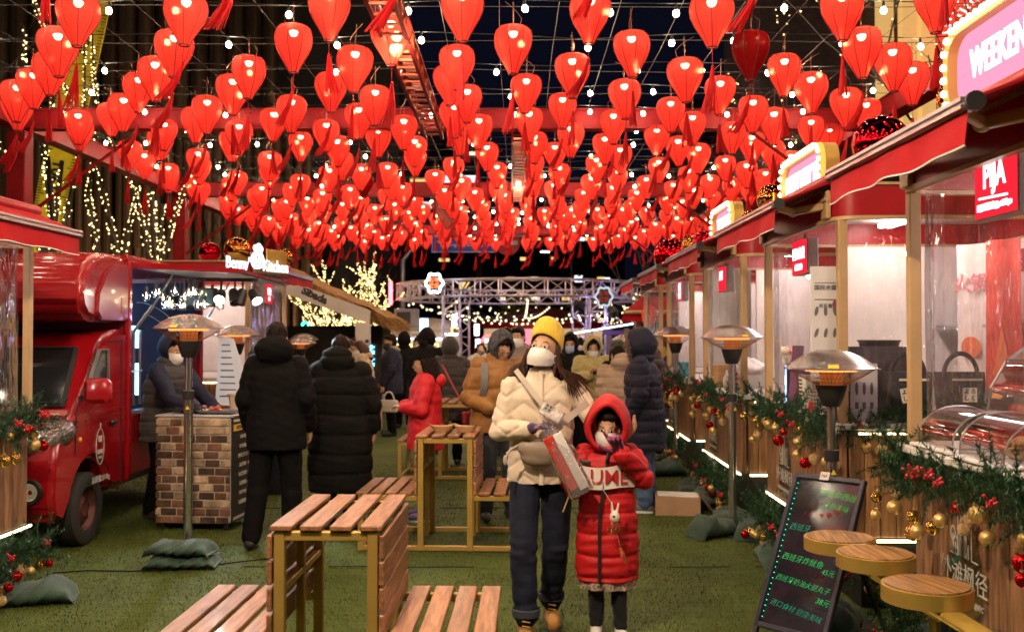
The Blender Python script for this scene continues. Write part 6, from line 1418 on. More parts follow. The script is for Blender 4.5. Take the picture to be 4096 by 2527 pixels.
r=onK('snack_bucket',9.48,.10,cz,'printed paper bucket with yellow rim on third kiosk counter','bucket'); ob('bucket',MB().lathe([(0,0),(.055,0),(.068,.12)],20),M('bucket_print',(.5,.4,.4),.5,var=.7,vscale=35),r,smooth=50); ob('rim',MB().lathe([(.064,.115),(.072,.115),(.072,.13),(.064,.13)],20,closed=True),M('rim_yellow',(.6,.38,.12),.5),r)
r=onK('plastic_bag_heap',9.75,.32,cz,'crumpled white plastic bags on white crate in third kiosk','bag'); ob('bags',fuse(MB().ell((0,0,.18),(.14,.2,.10)).ell((.02,.1,.24),(.07,.08,.06)),.014,1,lambda c,n:c+n*(.018*vnoise(c,60,4))[:,None]),M('bag_white',(.75,.72,.74),.4),r); ob('crate',MB().box((0,0,.07),(.26,.36,.13)),white,r)
r=onK('blue_carton',12.6,.10,cz,'small turquoise paper carton on fourth kiosk counter','carton'); ob('carton',MB().box((0,0,.09),(.12,.14,.18),bev=.003),M('turq',(.10,.42,.44),.5),r); ob('label',MB().box((-.062,0,.09),(.003,.08,.06)),mp,r)
r=onK('menu_board',11.55,.06,cz-.02,'grey white menu poster hanging behind the thin farther heater','menu board'); ob('board',MB().box((0,.1,.35),(.01,.34,.62)),mp,r); pr=MB()
for i in range(3):
    for j in range(2): pr.ell((-.007,.0+.1*i,.22+.24*j),(.002,.03,.08),None,10,6)
ob('drawings',pr,MATS['menu_ink'],r,kind='stuff')
ob_k3=onK('white_panel_wall',11.0,.35,0,'plain white partition panel between third and fourth right kiosks','panel'); ob('panel',MB().box((0,0,1.2),(.5,.05,2.4)),white,ob_k3)
# ================================================================ brick clad counter by the truck
def brickcounter():
    r=emp('brick_counter',(-2.64,8.25,0),'brick faced serving counter with black menu on its side','counter',None,R(-6)); w,d,h=.66,.56,.93
    ob('core',MB().box((0,d/2,.04+h/2),(w-.02,d-.02,h-.04),bev=.02),M('mortar',(.55,.46,.37),.85,bump=.4,bscale=70,var=.3,vscale=9),r)
    bmats=[M('brick_%s'%n,c,.8,bump=.6,bscale=50,var=.5,vscale=12,rand=.35) for n,c in(('red',(.16,.07,.04)),('dark',(.085,.045,.03)),('pale',(.40,.28,.19)))]
    q=random.Random(6); rows=13; bh=(h-.06)/rows; mesh={}
    for j in range(rows):
        x=-w/2+.008-(.06 if j%2 else 0)
        while x<w/2-.01:
            L=q.uniform(.10,.15); a=max(x,-w/2+.006); b=min(x+L,w/2-.006)
            if b-a>.025:
                mt=q.choice(bmats if j<rows-2 else [bmats[2],bmats[2],bmats[0]]) ; ob('brick',MB().box((0,0,0),(b-a-.010,.014,bh-.013),bev=.004),mt,r,((a+b)/2,.004+q.uniform(-.001,.001),.055+bh*(j+.5)))
            x+=L
    mb=ob('menu_side',MB().box((w/2+.002,d/2,.50),(.012,d-.02,.86)),M('menu_black',(.015,.015,.02),.4),r); wp=M('print_cream',(.6,.56,.5),.5); yl=M('print_yellow',(.65,.38,.04),.5)
    lines=['原味烤肠 —¥18','港式腊香肠 —¥18','西班牙黑椒烤肠 —¥18','法式罗勒肠 —¥18','德式黑胡椒肠 —¥18','法式奶酪肠 —¥18','美式牛肉肠 —¥18','日式深海鱼肠 —¥18']
    for i,t in enumerate(lines): ob('lettering',text(t,.036,.0005,xs=.85,bold=.0008),wp,mb,(w/2+.009,d/2,.76-.078*i),FACE_PX)
    ob('yellow_strip',MB().box((w/2+.0095,d/2-.1,.845),(.003,.30,.055)),yl,mb); ob('lettering',text('小店烤肠 Sausage',.034,.0005,xs=.8,bold=.001),ink,mb,(w/2+.0115,d/2-.1,.845),FACE_PX)
    for z in(.905,.10):
        s=MB()
        for i in range(20): s.box((w/2+.009,.04+i*(d-.08)/19,z),(.003,.012,.022))
        ob('dash_row',s,wp,mb,kind='stuff')
    ob('top_board',MB().box((0,d/2,h+.012),(w,d,.02),bev=.006),M('counter_grey',(.35,.33,.32),.4),r)
    for sx in(-1,1):
        for sy in(.06,d-.06): ob('caster',MB().lathe([(0,-.012),(.03,-.012),(.03,.012),(0,.012)],12,(sx*(w/2-.06),sy,.03),Euler((0,PI/2,0)).to_matrix()),black,r)
brickcounter()
bz=.966
r=emp('metal_tray',(-2.48,8.42,bz),'steel tray with pink food pieces on the brick counter','tray',None,R(-6)); ob('tray',MB().loft([(0,0,0,.15,.10,.4),(0,0,.02,.17,.12,.4)],24,False).loft([(0,0,.0,.15,.10,.4),(0,0,.003,.15,.10,.4)],24),chrome,r,smooth=40); q=random.Random(2); pk=M('pink_food',(.55,.14,.10),.5,var=.3,vscale=30)
for k in range(14): ob('food_piece',MB().ell((q.gauss(-.05,.03),q.gauss(0,.03),.015+.012*(k//5)),(.026,.013,.010),(q.random(),q.random(),q.random()*3),8,6),pk,r,smooth=80)
r=emp('food_tub',(-2.38,8.72,bz),'beige square plastic tub behind the steel tray','tub'); ob('tub',MB().loft([(0,0,0,.075,.07,.45),(0,0,.12,.09,.085,.45),(0,0,.125,.10,.095,.45),(0,0,.14,.10,.095,.45),(0,0,.14,.085,.08,.45),(0,0,.03,.07,.065,.45)],28),M('tub_beige',(.55,.42,.32),.45),r,smooth=40)
r=emp('griddle',(-2.75,8.55,bz),'small dark griddle pan beside the steel tray','griddle'); ob('plate',MB().box((0,0,.02),(.22,.26,.04),bev=.01),dark,r); ob('handle',MB().bar((.0,-.13,.03),(.0,-.22,.035),.02),black,r)
r=emp('menu_board',(-2.62,9.35,.96),'tall white price list leaning behind the worker arm','menu board',None,R(-12)); ob('board',MB().add([(-.18,0,.0),(.22,0,-.02),(-.06,.12,.62),(-.20,.12,.62),(-.18,.012,.0),(.22,.012,-.02),(-.06,.132,.62),(-.20,.132,.62)],[(0,1,2,3),(7,6,5,4),(0,3,7,4),(1,5,6,2),(2,6,7,3)]),mp,r)
for i in range(9): ob('price_line',MB().box((-.05-.010*i,.02+.0115*i-.006,.08+.06*i),(.18-.012*i,.003,.013),(R(11),0,0)),MATS['menu_ink'],r)
def neonframe():
    r=emp('neon_board',(-2.52,10.1,.62),'black a-frame with white neon cup drawing behind the brick counter','sign',None,R(-10)); ob('frame',MB().bar((-.22,0,0),(-.14,0,.82),.03).bar((.22,0,0),(.14,0,.82),.03).bar((-.14,0,.82),(.14,0,.82),.03).box((0,.02,.4),(.34,.01,.7)),black,r)
    nw=E_('neon_cool',(.75,.88,1),9.); ob('neon_white',MB().tube([(-.12,-.02,.78),(-.15,-.02,.74),(-.12,-.02,.16)],.012,6).tube([(.12,-.02,.78),(.15,-.02,.74)],.012,6).tube([(-.09,-.02,.45),(-.1,-.02,.55),(-.05,-.02,.6),(-.02,-.02,.66),(.03,-.02,.6),(.08,-.02,.6),(.1,-.02,.5),(.06,-.02,.44),(.02,-.02,.5),(-.04,-.02,.45),(-.09,-.02,.45)],.014,6),nw,r)
    ob('neon_orange',MB().tube([(-.07,-.02,.40),(-.05,-.02,.12),(.06,-.02,.12),(.09,-.02,.40),(-.07,-.02,.40)],.011,6).tube([(-.065,-.02,.3),(.085,-.02,.3)],.009,6),E_('neon_orange',(1,.35,.04),8.),r); ob('stand',MB().box((0,.08,-.31),(.4,.2,.60)),dark,r)
neonframe()
# cable on the turf
cab=ob('power_cable',MB().tube([(-3.1,6.75,.012),(-2.9,6.82,.012),(-2.6,6.80,.012),(-2.2,6.9,.012),(-1.9,7.1,.012),(-1.5,7.3,.012)],.005,5),M('cable_rubber',(.012,.012,.012),.9,spec=.1)); tag(cab,'thin black power cable lying on turf before the sandbags','cable')

r=onK('food_banner',6.95,1.25,1.25,'white hanging food banner at the back of the second kiosk','banner',R(-58)); ob('cloth',MB().grid(lambda u,w:(-.12+.24*u,.012*math.sin(u*9+w*3),1.0*w),10,8),M('banner_white',(.66,.55,.52),.7,var=.1),r,smooth=60); ob('print',MB().lathe([(0,0),(.075,0)],20,(0,-.02,.28),Euler((PI/2,0,0)).to_matrix()).lathe([(0,-.004),(.04,-.004)],16,(0,-.02,.28),Euler((PI/2,0,0)).to_matrix()),M('banner_orange',(.55,.13,.05),.6),r); ob('lettering',text('火锅',.13,.001,bold=.003),M('banner_pink',(.55,.16,.18),.6),r,(0,-.018,.72),FACE_CAM)
r=onK('food_banner',6.6,1.3,1.25,'red hanging food banner beside the white one in second kiosk','banner',R(-58)); ob('cloth',MB().grid(lambda u,w:(-.13+.26*u,.012*math.sin(u*9+w*2),1.0*w),10,8),M('banner_red',(.5,.05,.035),.7,var=.25,vscale=4),r,smooth=60); ob('print',MB().prism([(-.07,.1),(.07,.1),(.0,.42)],-.022,-.018,'xz'),M('banner_orange',(0,0,0)),r)

def shelfset(d,off,z,lab,seed,s=1,x=None,rz=0):
    q=random.Random(seed); r=emp('goods_shelf',((KX(d)+off) if x is None else x,d,z),lab,'shelf','goods shelves inside the kiosks',rz); st=M('shelf_steel',(.45,.43,.42),.35,.7)
    ob('shelf_board',MB().box((0,0,0),(.26,.9,.018)),st,r); ob('shelf_board',MB().box((0,0,.36),(.26,.9,.018)),st,r)
    for a in(-.44,.44): ob('upright',MB().box((s*.11,a,.2),(.02,.02,.62)),st,r)
    cols=[(.5,.45,.4),(.35,.05,.04),(.12,.16,.10),(.45,.30,.12),(.06,.06,.07),(.5,.5,.52)]
    for zz in(.009,.369):
        y=-.40
        while y<.36:
            k=q.randrange(6); m=M('goods_%d'%k,cols[k],.5,var=.3,vscale=20); w=q.uniform(.07,.14); h=q.uniform(.10,.24)
            if k%2: ob('box',MB().box((0,y+w/2,zz+h/2),(.16,w*.9,h),bev=.004),m,r)
            else: ob('jar',MB().lathe([(0,0),(w*.42,0),(w*.43,h*.75),(w*.3,h*.85),(w*.3,h),(0,h)],14,(0,y+w/2,zz)),m,r,smooth=40)
            y+=w+q.uniform(.01,.06)
    return r
shelfset(4.2,1.42,1.30,'goods shelf at the back of the nearest right kiosk',1); shelfset(7.2,1.42,1.32,'goods shelf at the back of the second right kiosk',2); shelfset(9.7,1.42,1.30,'goods shelf at the back of the third right kiosk',3); shelfset(13.2,0,1.30,'goods shelf at the back of the steamy left kiosk',4,-1,-4.6)
for i,(d,off) in enumerate(((4.4,.75),(6.9,.8),(9.4,.8))):  # added bulbs that brighten the kiosk interiors
    r=emp('added_pendant_bulb',(KX(d)+off,d,2.42),['bare bulb hanging inside the nearest right kiosk','bare bulb hanging inside the second right kiosk','bare bulb hanging inside the third right kiosk'][i],'lamp','bare bulbs hanging inside the kiosks'); ob('cord',MB().tube([(0,0,0),(0,0,-.2)],.004,5),black,r); ob('bulb',MB().ell((0,0,-.24),(.03,.03,.038),None,12,8),E_('added_pendant_lit',(1,.80,.5),60.),r)

# ================================================================ people
def cloth(name,col,rough=.7,sheen=.1,var=.18,bump=.25,bscale=90): return M(name,col,rough,0,bump,bscale,var,7,sheen=sheen,spec=.15 if max(col)<.02 else .4)
skin=M('skin',(.47,.265,.165),.5,var=.08,vscale=14,spec=.4); hairm=M('hair_dark',(.012,.008,.006),.5,var=.4,vscale=40,spec=.06); hairb=M('hair_brown',(.045,.016,.009),.5,var=.4,vscale=40,spec=.25)
eyew=M('eye_white',(.6,.56,.53),.2); eyed=M('eye_dark',(.012,.008,.006),.12); lip=M('lip',(.28,.08,.06),.45); browm=M('brow',(.06,.032,.022),.8)
maskw=M('mask_white',(.70,.66,.64),.65,var=.05,bump=.12,bscale=60)
denim=M('denim',(.011,.014,.030),.8,bump=.4,bscale=220,var=.4,vscale=6,spec=.2); jeansb=M('jeans_blue',(.05,.10,.20),.8,bump=.3,bscale=200,var=.35,vscale=6)
blk=cloth('cloth_black',(.0030,.0028,.0030),.85,0); blk2=cloth('cloth_charcoal',(.0048,.0045,.0045),.85,0); navy=cloth('cloth_navy',(.0065,.008,.026),.75,.0); grey=cloth('cloth_grey',(.07,.062,.06)); greyb=cloth('cloth_greybrown',(.035,.030,.028))
cream=cloth('cloth_cream',(.62,.51,.40),.6,.15,.06,.12,120); creamf=cloth('fleece_cream',(.46,.33,.19),.95,.4,.2,.8,110); mustard=cloth('cloth_mustard',(.30,.19,.06)); tanj=cloth('cloth_tan',(.26,.115,.025),.55,.1); redj=cloth('cloth_red',(.52,.008,.016),.6,0,.1); redc=cloth('cloth_red_deep',(.46,.006,.010),.6,0,.14)
yelf=cloth('fleece_yellow',(.42,.34,.12),.95,.5,.2,.9,100); beige=cloth('cloth_beige',(.36,.25,.17)); olive=cloth('cloth_olive',(.035,.04,.02)); shoeb=M('shoe_black',(.014,.013,.013),.5,var=.2); bootm=M('boot_tan',(.35,.17,.035),.7,bump=.3,bscale=90,var=.25); shoew=M('shoe_white',(.7,.68,.66),.5)
purple=cloth('knit_purple',(.055,.018,.11),.9,.4,.25,.9,170); magenta=cloth('knit_magenta',(.20,.015,.09),.9,.4,.3,.9,170); yknit=cloth('knit_yellow',(.72,.46,.035),.85,.35,.12,.5,160); furm=M('fur_trim',(.16,.10,.06),.9,var=.6,vscale=40,sheen=.4)
def hand(mb,w,d,pn,curl=18,fr=.0085,side=1,spread=1.,k=1.,point=False,thumb=.6):
    """palm with four unequal bent fingers and a thumb; d = finger direction, pn = palm normal, side = where the thumb is"""
    w=Vector(w); d=Vector(d).normalized(); pn=Vector(pn); pn=(pn-d*pn.dot(d)).normalized(); sx=d.cross(pn).normalized()*side
    for t in(-.026,-.009,.009,.026): mb.cap(w+d*.012*k+sx*t*.55*k,w+d*.082*k+sx*t*k*1.02,.015*k,.0125*k,8)
    for i,(off,ln) in enumerate(((.030,.070),(.0105,.079),(-.010,.073),(-.029,.057))):
        p=w+d*.086*k+sx*off*k*1.02; dd=(d+sx*off*2.2*spread).normalized(); c=curl+i*4
        if point and i==0: c=5
        for s,fl in enumerate((.44,.31,.25)):
            rot=Matrix.Rotation(R(c if s else c*.7),3,dd.cross(pn).normalized()); dd=(rot@dd).normalized()
            q=p+dd*ln*fl*k; mb.cap(p,q,fr*k*(1.05-.08*s),fr*k*(.97-.1*s),8); p=q
    p=w+d*.022*k+sx*.026*k; dd=(d*.65+sx*.85+pn*thumb*.5).normalized()
    for ln in(.042,.032,.026):
        q=p+dd*ln*k; mb.cap(p,q,fr*1.2*k,fr*1.05*k,8); p=q; dd=(dd+d*.4+pn*.15*thumb).normalized()
class Person:
    def __init__(s,label,loc,yaw,H=1.7,lean=(0,0),head=(0,0,0),arms=None,legs=None,hs=1.,vox=.012,cat='person',handk=None,seed=0):
        s.r=emp('person',(loc[0],loc[1],0.004),label,cat,None,R(yaw)); s.k=H/1.7; s.lean=Vector((lean[0],lean[1],0)); s.hs=hs; s.vox=vox; s.seed=seed
        d={'R':((-.235,.02,1.12),(-.235,-.04,.88),(0,0,-1),(1,0,0)),'L':((.235,.02,1.12),(.235,-.04,.88),(0,0,-1),(-1,0,0))}
        s.arms={**d,**(arms or {})}; l={'R':((-.10,-.01,.48),(-.10,.02,.09)),'L':((.10,-.01,.48),(.10,.02,.09))}; s.legs={**l,**(legs or {})}
        s.piv=Vector((0,.015,1.485))+s.lean; s.hrot=Euler((R(-head[0]),R(head[2]),R(head[1])),'XYZ').to_matrix(); s.body(handk or {})
    def hp(s,p):
        """a point given on an upright head -> this head"""
        p=Vector(p)-Vector((0,.015,1.485)); return s.piv+s.hrot@(p*s.hs)
    def sp(s,z): return s.lean*min(1.2,max(0,(z-.92)/.48))
    def put(s,name,mb,mat,vox=None,it=3,post=None,par=None,head=False,smooth=50,raw=False):
        if head:
            m2=MB(); m2.v=[tuple(s.hp(v)) for v in mb.v]; m2.f=mb.f; mb=m2
        if vox and not raw: me=fuse(mb,vox,it,post,name)
        else: me=mb.mesh(name,smooth)
        k=s.k; n=len(me.vertices); co=np.empty(n*3); me.vertices.foreach_get('co',co); me.vertices.foreach_set('co',co*k); me.update()
        return ob(name,me,mat,par or s.r)
    def shoulder(s,a): x=-.175 if a=='R' else .175; return Vector((x,0.005,1.385))+s.lean
    def body(s,hk):
        m=MB()
        h=MB().ell((0,.004,1.600),(.073,.093,.098)).ell((0,-.030,1.553),(.060,.066,.072)).ell((0,-.050,1.512),(.040,.042,.034)).ell((0,-.066,1.588),(.052,.034,.030))
        h.cap((0,-.094,1.592),(0,-.112,1.556),.007,.0125,8).ell((0,-.098,1.557),(.018,.014,.010),None,10,6)
        for q in(-1,1): h.ell((q*.036,-.070,1.556),(.024,.022,.020),None,10,8).ell((q*.074,.006,1.572),(.010,.020,.032),(0,0,q*.3),10,8)
        h.ell((0,-.090,1.524),(.024,.014,.012),None,10,6)
        m.v=[tuple(s.hp(v)) for v in h.v]; m.f=list(h.f)
        m.cap(Vector((0,.012,1.40))+s.lean,s.hp((0,.012,1.54)),.058,.050)
        rg=[(.90,.145,.105),(1.05,.125,.09),(1.2,.14,.10),(1.32,.15,.10),(1.40,.135,.08),(1.45,.07,.055)]
        m.loft([(s.sp(z).x,s.sp(z).y,z,a,b) for z,a,b in rg],16)
        for a in'RL':
            e,w,d,pn=s.arms[a]; m.chain([s.shoulder(a),e,w],[.048,.040,.029],10); kw=hk.get(a,{})
            hand(m,w,d,pn,side=kw.pop('side',1 if a=='R' else -1),fr=max(.0085,s.vox*.85),**kw)
            kn,an=s.legs[a]; x=-.088 if a=='R' else .088
            m.chain([(x,0,.92),kn,an],[.085,.056,.04],10).cap((an[0],an[1]+.03,.045),(an[0],an[1]-.14,.03),.035,.03,8)
        s.put('body',m,skin,s.vox,2)
        for q in(-1,1):
            s.put('eye',MB().ell((q*.033,-.0905,1.578),(.0165,.010,.0085),(0,0,q*.25),12,8).mesh('e') and MB().ell((q*.033,-.0915,1.578),(.0165,.010,.0085),(0,0,q*.25),12,8),eyew,head=True,smooth=80)
            s.put('iris',MB().ell((q*.032,-.0990,1.579),(.0078,.0045,.0078),None,12,8),eyed,head=True,smooth=80)
            s.put('eyebrow',MB().chain([(q*.017,-.1035,1.604),(q*.036,-.101,1.609),(q*.054,-.087,1.603)],[.0022,.0030,.0014],6),browm,head=True)
    def mouth(s): s.put('mouth',MB().ell((0,-.1035,1.525),(.021,.006,.0055),None,12,6),lip,head=True,smooth=80)
    def lids(s):
        for q in(-1,1): s.put('eyelid',MB().ell((q*.033,-.0895,1.5835),(.0195,.0125,.0085),(0,0,q*.25),12,8),skin,head=True,smooth=80)
    def mask(s,mat=maskw,kn=True):
        def f(u,v):
            a=(2*u-1)*R(82); t=2*u-1; nb=(1-abs(t)**1.7); zc=1.513+.014*abs(t); hh=.054*(1-.42*t*t); zz=zc+hh*(2*v-1); bul=(.030 if kn else .014)*nb*math.sin(PI*(.12+.8*v))
            return (.079*math.sin(a)*(1-.06*abs(2*v-1)),-.010-.098*math.cos(a)-bul+.018*max(0,.45-v)*nb,zz)
        o=s.put('face_mask',MB().grid(f,28,12),mat,head=True,smooth=70)
        for q in(-1,1):
            for z0,z1 in((1.545,1.588),(1.505,1.545)): s.put('ear_loop',MB().tube([(q*.071,-.030,z0),(q*.082,-.01,(z0+z1)/2),(q*.080,.016,z1)],.0017,5),mat,par=o,head=True)
        if kn:
            for pts in([(-.02,1.565),(.0,1.572),(.022,1.562)],[(.012,1.548),(.012,1.528),(.016,1.51)]):
                pass
        return o
    def hair(s,style='short',mat=hairm,seed=1):
        q=random.Random(seed+s.seed); m=MB().ell((0,.018,1.622),(.082,.096,.092)).ell((0,.04,1.57),(.078,.075,.085))
        st=lambda c,n:c+n*(.005*vnoise(c*np.array([1,1,.25]),170,3))[:,None]
        if style=='short': m.ell((0,-.045,1.665),(.065,.05,.035)); s.put('hair',m,mat,max(.007,s.vox*.7),2,st,head=True)
        elif style=='bun': m.ell((0,.085,1.70),(.04,.04,.04)); s.put('hair',m,mat,max(.007,s.vox*.7),2,st,head=True)
        elif style=='tail': m.chain([(0,.10,1.63),(0,.15,1.56),(.01,.15,1.42)],[.035,.04,.02]); s.put('hair',m,mat,max(.007,s.vox*.7),2,st,head=True)
        elif style=='long':
            for i in range(13):
                a=R(-15+210*i/12); x,y=.080*math.cos(a),.02+.085*math.sin(a); m.chain([(x,y,1.60),(x*1.18,y*1.15+.01,1.50),(x*1.25+q.gauss(0,.008),y*1.15+.025,1.40),(x*1.2+q.gauss(0,.012),y*1.1+.03,1.30+q.uniform(-.03,.03))],[.035,.032,.028,.012],8)
            s.put('hair',m,mat,max(.007,s.vox*.7),2,st,head=True)
    def beanie(s,mat,pom=0,top=1.755,tilt=0.):
        prof=[(.098,1.622),(.104,1.627),(.106,1.665),(.103,1.672),(.104,1.69),(.0985,1.717),(.085,1.741),(.064,1.758),(.035,1.769),(0,1.772)]
        m=MB().lathe(prof,72,mod=lambda i,j:(1+.016*(1 if j%2 else -1)) if i<7 else 1); m.v=[(x*.88,y*1.06+.010+.06*(z-1.6),z+tilt*y) for x,y,z in m.v]
        o=s.put('beanie',m,mat,head=True,smooth=30)
        if pom:
            for q in(-1,1): s.put('pompom',fuse_tuft((q*.065,.02,1.785),.045),mat,par=o,head=True)
        return o
    def hood(s,mat,sc=1.,fur=None,open_=50,long_=0.,post=None):
        m=MB(); nu,nv=28,14; C=Vector((0,.020,1.602)); A=(.122*sc,.138*sc,.142*sc)
        def P(i,j,f=1.):
            th=R(open_+(180-open_)*i/nv); ph=2*PI*j/nu; y=-A[1]*math.cos(th)-(long_ if i<3 else 0)*(3-i)/3; z=A[2]*math.sin(th)*math.sin(ph); x=A[0]*math.sin(th)*math.cos(ph)
            if math.sin(ph)>0: z*=1+.10*math.sin(ph); x*=1-.14*math.sin(ph)
            w=1+.02*math.sin(ph*5+i)
            return C+Vector((x,y,z))*f*w
        for f in(1.,.93):
            b=len(m.v); m.v+=[tuple(P(i,j,f)) for i in range(nv+1) for j in range(nu)]
            for i in range(nv):
                for j in range(nu):
                    j2=(j+1)%nu; q=(b+i*nu+j,b+(i+1)*nu+j,b+(i+1)*nu+j2,b+i*nu+j2); m.f.append(q if f<1 else q[::-1])
        m.tube([tuple(P(0,j,.968)) for j in range(nu+1)],.014*sc,8,False)
        o=s.put('hood',m,mat,head=True,smooth=70)
        if fur:
            q=random.Random(4); t=MB()
            for i in range(1500):
                p=P(0,q.random()*nu,1.0)+Vector((q.gauss(0,.006),q.gauss(0,.008),q.gauss(0,.006))); c=(p-C); d=Vector((c.x*5+q.gauss(0,.35),-.55+q.gauss(0,.35),c.z*4+q.gauss(0,.35))).normalized(); e=d.cross(Vector((.2,.9,.3))).normalized()*.0028; t.add([p-e,p+e,p+d*q.uniform(.03,.062)],[(0,1,2)])
            s.put('fur_trim',t,fur,par=o,head=True,smooth=None)
        return o
    def coat(s,mat,hem=.80,style='plain',wide=1.,pitch=.085,amp=.010,sl=1.,collar='low',sleeves=True,smat=None,vox=None,cuff=.06,quilt=None,name='coat',fl=1.):
        m=MB(); W=wide
        rg=[(hem,.232*fl,.175*fl),(min(.93,hem+.08 if hem>.85 else .93),.226,.168),(1.06,.212,.155),(1.22,.218,.158),(1.32,.212,.150),(1.395,.178,.118),(1.445,.095,.085),(1.475,.088,.082)]
        if hem<.7: rg.insert(1,((hem+.93)/2,.236*(1+fl)/2,.178*(1+fl)/2))
        if collar=='high': rg+=[(1.52,.084,.082)]
        if collar=='high2': rg[-2:]=[(1.435,.098,.09),(1.47,.086,.084),(1.488,.078,.078)]
        rg=[r for i,r in enumerate(rg) if i==0 or r[0]>rg[i-1][0]+.01]
        m.loft([(s.sp(z).x,s.sp(z).y+.005,z,a*W,b*W,.9) for z,a,b in rg],24)
        if collar=='hood': m.ell(Vector((0,.105,1.455))+s.lean,(.135,.085,.075),(-.35,0,0)).ell(Vector((0,.02,1.46))+s.lean,(.115,.10,.05))
        if collar=='bighood': m.ell(Vector((0,.10,1.50))+s.lean,(.15,.10,.115),(-.25,0,0)).ell(Vector((0,.03,1.46))+s.lean,(.125,.11,.06))
        if collar=='cowl': m.ell(Vector((0,.02,1.47))+s.lean,(.115,.112,.06))
        arms=[]
        for a in'RL':
            e,w,d,_=s.arms[a]; e=Vector(e); w=Vector(w); t=(w-e).normalized(); w2=w+t*.012; arms.append((s.shoulder(a),e,w2))
            if sleeves: m.chain([s.shoulder(a),e,w2-t*.03],[.083*sl*W**.5,.074*sl,cuff*sl],12)
        sd=s.seed*7+3
        def post(c,n):
            ds=np.zeros(len(c))
            def seam(f,wd=.10): return np.exp(-((((f+.5)%1)-.5)/wd)**2)
            if style=='puffer':
                sm=seam((c[:,2]+.010*vnoise(c,9,sd))/pitch,.011/pitch+.03); ph=np.abs(np.sin(PI*(c[:,2]+.010*vnoise(c,9,sd))/pitch)); ds+=amp*.55*(ph**.8-.6)-amp*.75*sm
                ds+=.0034*vnoise(c*np.array([1.6,1.6,.5]),46,sd+1)*(.35+sm)
            elif style=='chevron':
                t=np.abs(((c[:,0]+.4)/.10)%2-1); zz=c[:,2]+.075*t; sm=seam(zz/.10,.12); ds+=-amp*sm+.0022*vnoise(c*np.array([1.4,1.4,.8]),70,sd)*(.5+sm)
            elif style=='fleece': ds+=.006*vnoise(c,60,sd)+.004*vnoise(c,140,sd+2)
            fa=.0045 if style=='chevron' else .0075
            ds+=fa*vnoise(c*np.array([1,1,.45]),16,sd+3)+.0045*vnoise(c*np.array([.6,.6,1.7]),40,sd+4)
            for (sh,e,w) in arms:
                dist=np.linalg.norm(c-np.array(e),axis=1); ds+=(.004 if style=='chevron' else .009)*np.exp(-(dist/.11)**2)*np.sin(dist*95+1+2*vnoise(c,20,sd))
            return c+n*ds[:,None]
        o=s.put(name,m,mat,vox or s.vox*.9,3,post)
        if smat is not None:
            m2=MB()
            for a in'RL':
                e,w,_,_=s.arms[a]; t=(Vector(w)-Vector(e)).normalized(); m2.chain([s.shoulder(a)*.98+Vector((0,0,.02)),e,Vector(w)-t*.02],[.078*sl,.070*sl,cuff*sl],12)
            def p2(c,n): return c+n*(.008*vnoise(c,24,sd)+.004*vnoise(c,60,sd+1))[:,None]
            s.put('sleeves',m2,smat,vox or s.vox*.9,3,p2)
        return o
    def trousers(s,mat,rad=(.100,.078,.066),bot=.07,vox=None):
        m=MB().ell((0,.005,.95),(.172,.128,.115))
        for a in'RL':
            kn,an=s.legs[a]; x=-.088 if a=='R' else .088; kn=Vector(kn); an=Vector(an); e=an.copy(); e.z=max(bot+rad[2]*.35,an.z)
            m.chain([(x,0.005,.93),kn,e],list(rad),12)
        sd=s.seed+50
        def post(c,n):
            zk=np.exp(-((c[:,2]-.48)/.10)**2)*.7+np.exp(-((c[:,2]-.16)/.09)**2)*1.1+np.exp(-((c[:,2]-.86)/.07)**2)*.5+.12
            return c+n*(.0075*zk*vnoise(c*np.array([.7,.7,2.2]),30,sd)+.004*vnoise(c,45,sd+1))[:,None]
        return s.put('trousers',m,mat,vox or s.vox*.9,2,post)
    def shoes(s,mat,boot=0.,sole=None):
        for a in'RL':
            _,an=s.legs[a]; x,y,z=an; dz=max(0,z-.09); m=MB().cap((x,y+.035,.048+dz),(x*1.12,y-.15,.040+dz),.046,.040,12).ell((x*1.1,y-.10,.05+dz),(.046,.085,.042)).cap((x,y+.01,.05+dz),(x,y+.01,.10+boot+dz),.046,.046+.1*boot,12)
            def post(c,n): c=c.copy(); c[:,2]=np.maximum(c[:,2],.004+dz); return c+n*(.002*vnoise(c,50,5))[:,None]
            o=s.put('shoe',m,mat,.009,2,post)
            if sole is not None: s.put('sole',MB().loft([(x*1.07,y-.055,.002+dz,.046,.135,.7),(x*1.07,y-.055,.022+dz,.048,.138,.7)],18),sole,par=o,smooth=40)
    def glove(s,a,mat,**kw):
        e,w,d,pn=s.arms[a]; m=MB(); t=(Vector(w)-Vector(e)).normalized(); m.cap(Vector(w)-t*.06,Vector(w)+Vector(d).normalized()*.02,.036,.034,10); hand(m,w,d,pn,side=kw.pop('side',1 if a=='R' else -1),fr=.0112,**kw)
        return s.put('glove',m,mat,max(.006,s.vox*.6),2)
    def glasses(s):
        m=MB()
        for q in(-1,1): m.tube([(q*.034+.023*math.cos(2*PI*i/16),-.112+.006*abs(math.cos(2*PI*i/16)),1.578+.018*math.sin(2*PI*i/16)) for i in range(17)],.0016,5,False); m.tube([(q*.057,-.106,1.582),(q*.077,-.05,1.584),(q*.078,.01,1.58)],.0015,5)
        m.tube([(-.011,-.113,1.582),(.011,-.113,1.582)],.0015,5); s.put('glasses',m,M('specs',(.03,.02,.018),.3,.6),head=True)
